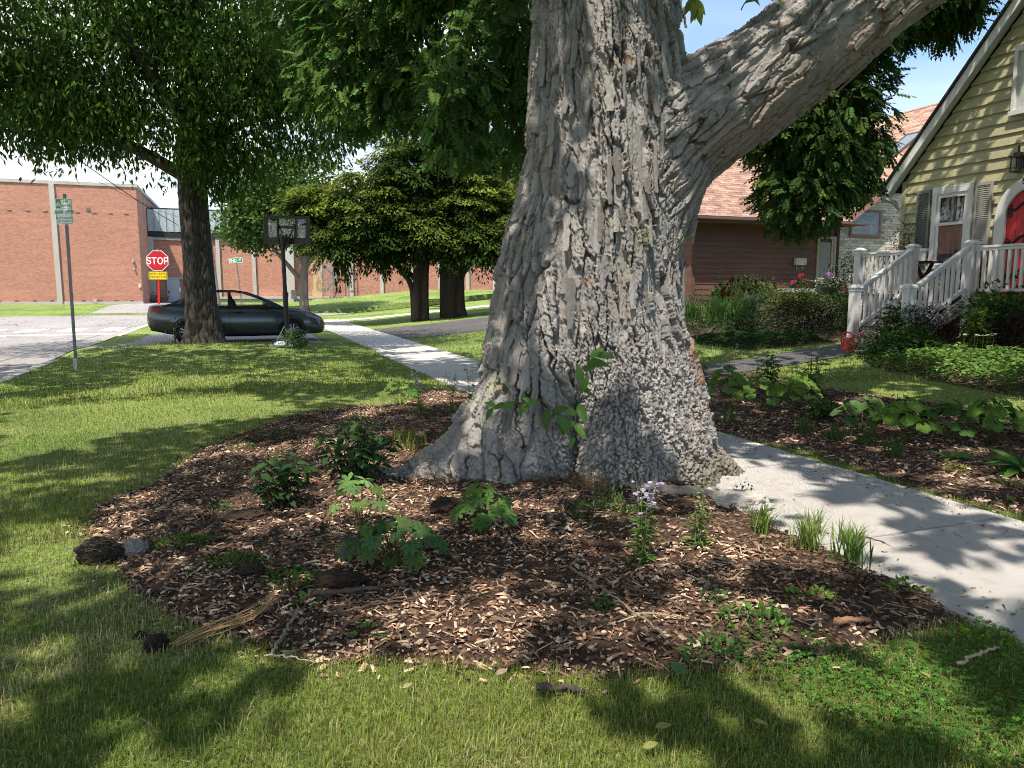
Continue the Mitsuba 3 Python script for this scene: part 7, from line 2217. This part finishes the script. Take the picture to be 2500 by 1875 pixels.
# flower pots by the brown house
k = thing('flower_pot', 'dark pot overflowing with white flowers beside the entry door', 'flower pot')
p0 = G(19.75, 20.75, 1.25)
m = trimesh.creation.revolve([(0, 0), (.17, 0), (.25, .30), (.27, .30), (.27, .35), (.24, .35), (0, .30)], sections=24)
add('pot', (np.array(m.vertices) + p0, np.array(m.faces)), 'm_vc', k, color=(.06, .045, .04))
v, f, c = crown([(p0 + [0, 0, .48], (.55, .4, .24), 1)], 190, 6, (.04, .06), 251, (.06, .11, .035), leaf=LEAF4, spread=.14, freq=4)
add('foliage', (v, f), 'm_leaf', k, color=c)
v, f, c = crown([(p0 + [0, 0, .54], (.50, .36, .22), 1)], 90, 5, (.05, .05), 252, (.62, .62, .55), leaf=LEAF4, spread=.10, freq=4, shell=.2)
add('blossom', (v, f), 'm_leaf', k, color=c)
v, f, c = crown([(p0 + [.02, 0, .78], (.18, .12, .08), 1)], 14, 6, (.05, .05), 253, (.50, .22, .58), leaf=LEAF4, spread=.08, carve=.1)
add('blossom', (v, f), 'm_leaf', k, color=c, label='mauve flowers on top')
k = thing('geranium_pot', 'low pot of pink flowers standing on the pale stone slab', 'flower pot')
p0 = G(18.75, 21.1, 1.562)
m = trimesh.creation.revolve([(0, 0), (.13, 0), (.18, .14), (.16, .14), (0, .12)], sections=20)
add('pot', (np.array(m.vertices) + p0, np.array(m.faces)), 'm_vc', k, color=(.10, .06, .045))
v, f, c = crown([(p0 + [0, 0, .2], (.36, .2, .10), 1)], 46, 5, (.05, .06), 254, (.05, .09, .03), leaf=LEAF4, spread=.12, carve=.1)
add('foliage', (v, f), 'm_leaf', k, color=c)
for dx, dz, c in ((-.32, .22, (.60, .06, .26)), (.0, .46, (.62, .04, .10)), (.12, .28, (.55, .05, .2)), (.34, .24, (.62, .08, .3))):
    v, f, cc_ = crown([(p0 + np.append(EU * dx, dz), (.09, .09, .07), 1)], 12, 6, (.045, .045), 255, c, leaf=LEAF4, spread=.05, carve=.05)
    add('blossom', (v, f), 'm_leaf', k, color=cc_)
k = thing('red_planter', 'red trough planter at the foot of the brick wall', 'planter')
part('trough', k, [(20.75, 21.75, 20.9, 21.25, 1.46, 1.62)], 'm_vc', (.34, .05, .04))
# watering can
k = thing('watering_can', 'red watering can standing by the left newel at the foot of the steps', 'watering can')
p0 = np.array([5.86, 12.72, float(terrain(np.array([5.86]), np.array([12.72]))[0])])
RED = (.50, .022, .045)
m = trimesh.creation.revolve([(0, 0), (.095, 0), (.105, .02), (.092, .21), (.07, .235), (.045, .24), (0, .24)], sections=28)
add('body', (np.array(m.vertices) + p0, np.array(m.faces)), 'm_gloss', k, color=RED)
MB().add(*tube(spline([p0 + [.09, 0, .05], p0 + [.16, -.02, .16], p0 + [.21, -.03, .29]], 10), np.linspace(.022, .013, 10), 10), RED).put('spout', 'm_gloss', k, smooth=True)
MB().add(*tube([p0 + [.205, -.03, .28], p0 + [.235, -.035, .30]], [.014, .035], 14), RED).put('rose', 'm_gloss', k)
MB().add(*tube(spline([p0 + [-.09, 0, .10], p0 + [-.13, .01, .2], p0 + [-.06, .01, .33], p0 + [.04, 0, .31], p0 + [.06, 0, .235]], 18), .013, 8), RED).put('handle', 'm_gloss', k, smooth=True)
# bench under the yews
k = thing('garden_bench', 'black iron bench standing between the two yew trunks', 'bench')
bz_ = float(terrain(np.array([-3.35]), np.array([31.9]))[0])
for x in (-3.72, -2.98):
    part('leg', k, [beam((x, 31.7, bz_), (x, 31.7, bz_ + .42), .05), beam((x, 32.1, bz_), (x, 32.18, bz_ + .85), .05), beam((x, 31.7, bz_ + .6), (x, 32.12, bz_ + .6), .04)], 'm_gloss', (.012, .012, .012))
for i in range(4):
    part('slat', k, [wbox(-3.76, -2.94, 31.70 + i * .1, 31.78 + i * .1, bz_ + .42, bz_ + .445)], 'm_gloss', (.014, .013, .012))
for i in range(4):
    part('slat', k, [wbox(-3.76, -2.94, 32.11 + i * .018, 32.13 + i * .018, bz_ + .52 + i * .09, bz_ + .57 + i * .09)], 'm_gloss', (.014, .013, .012))
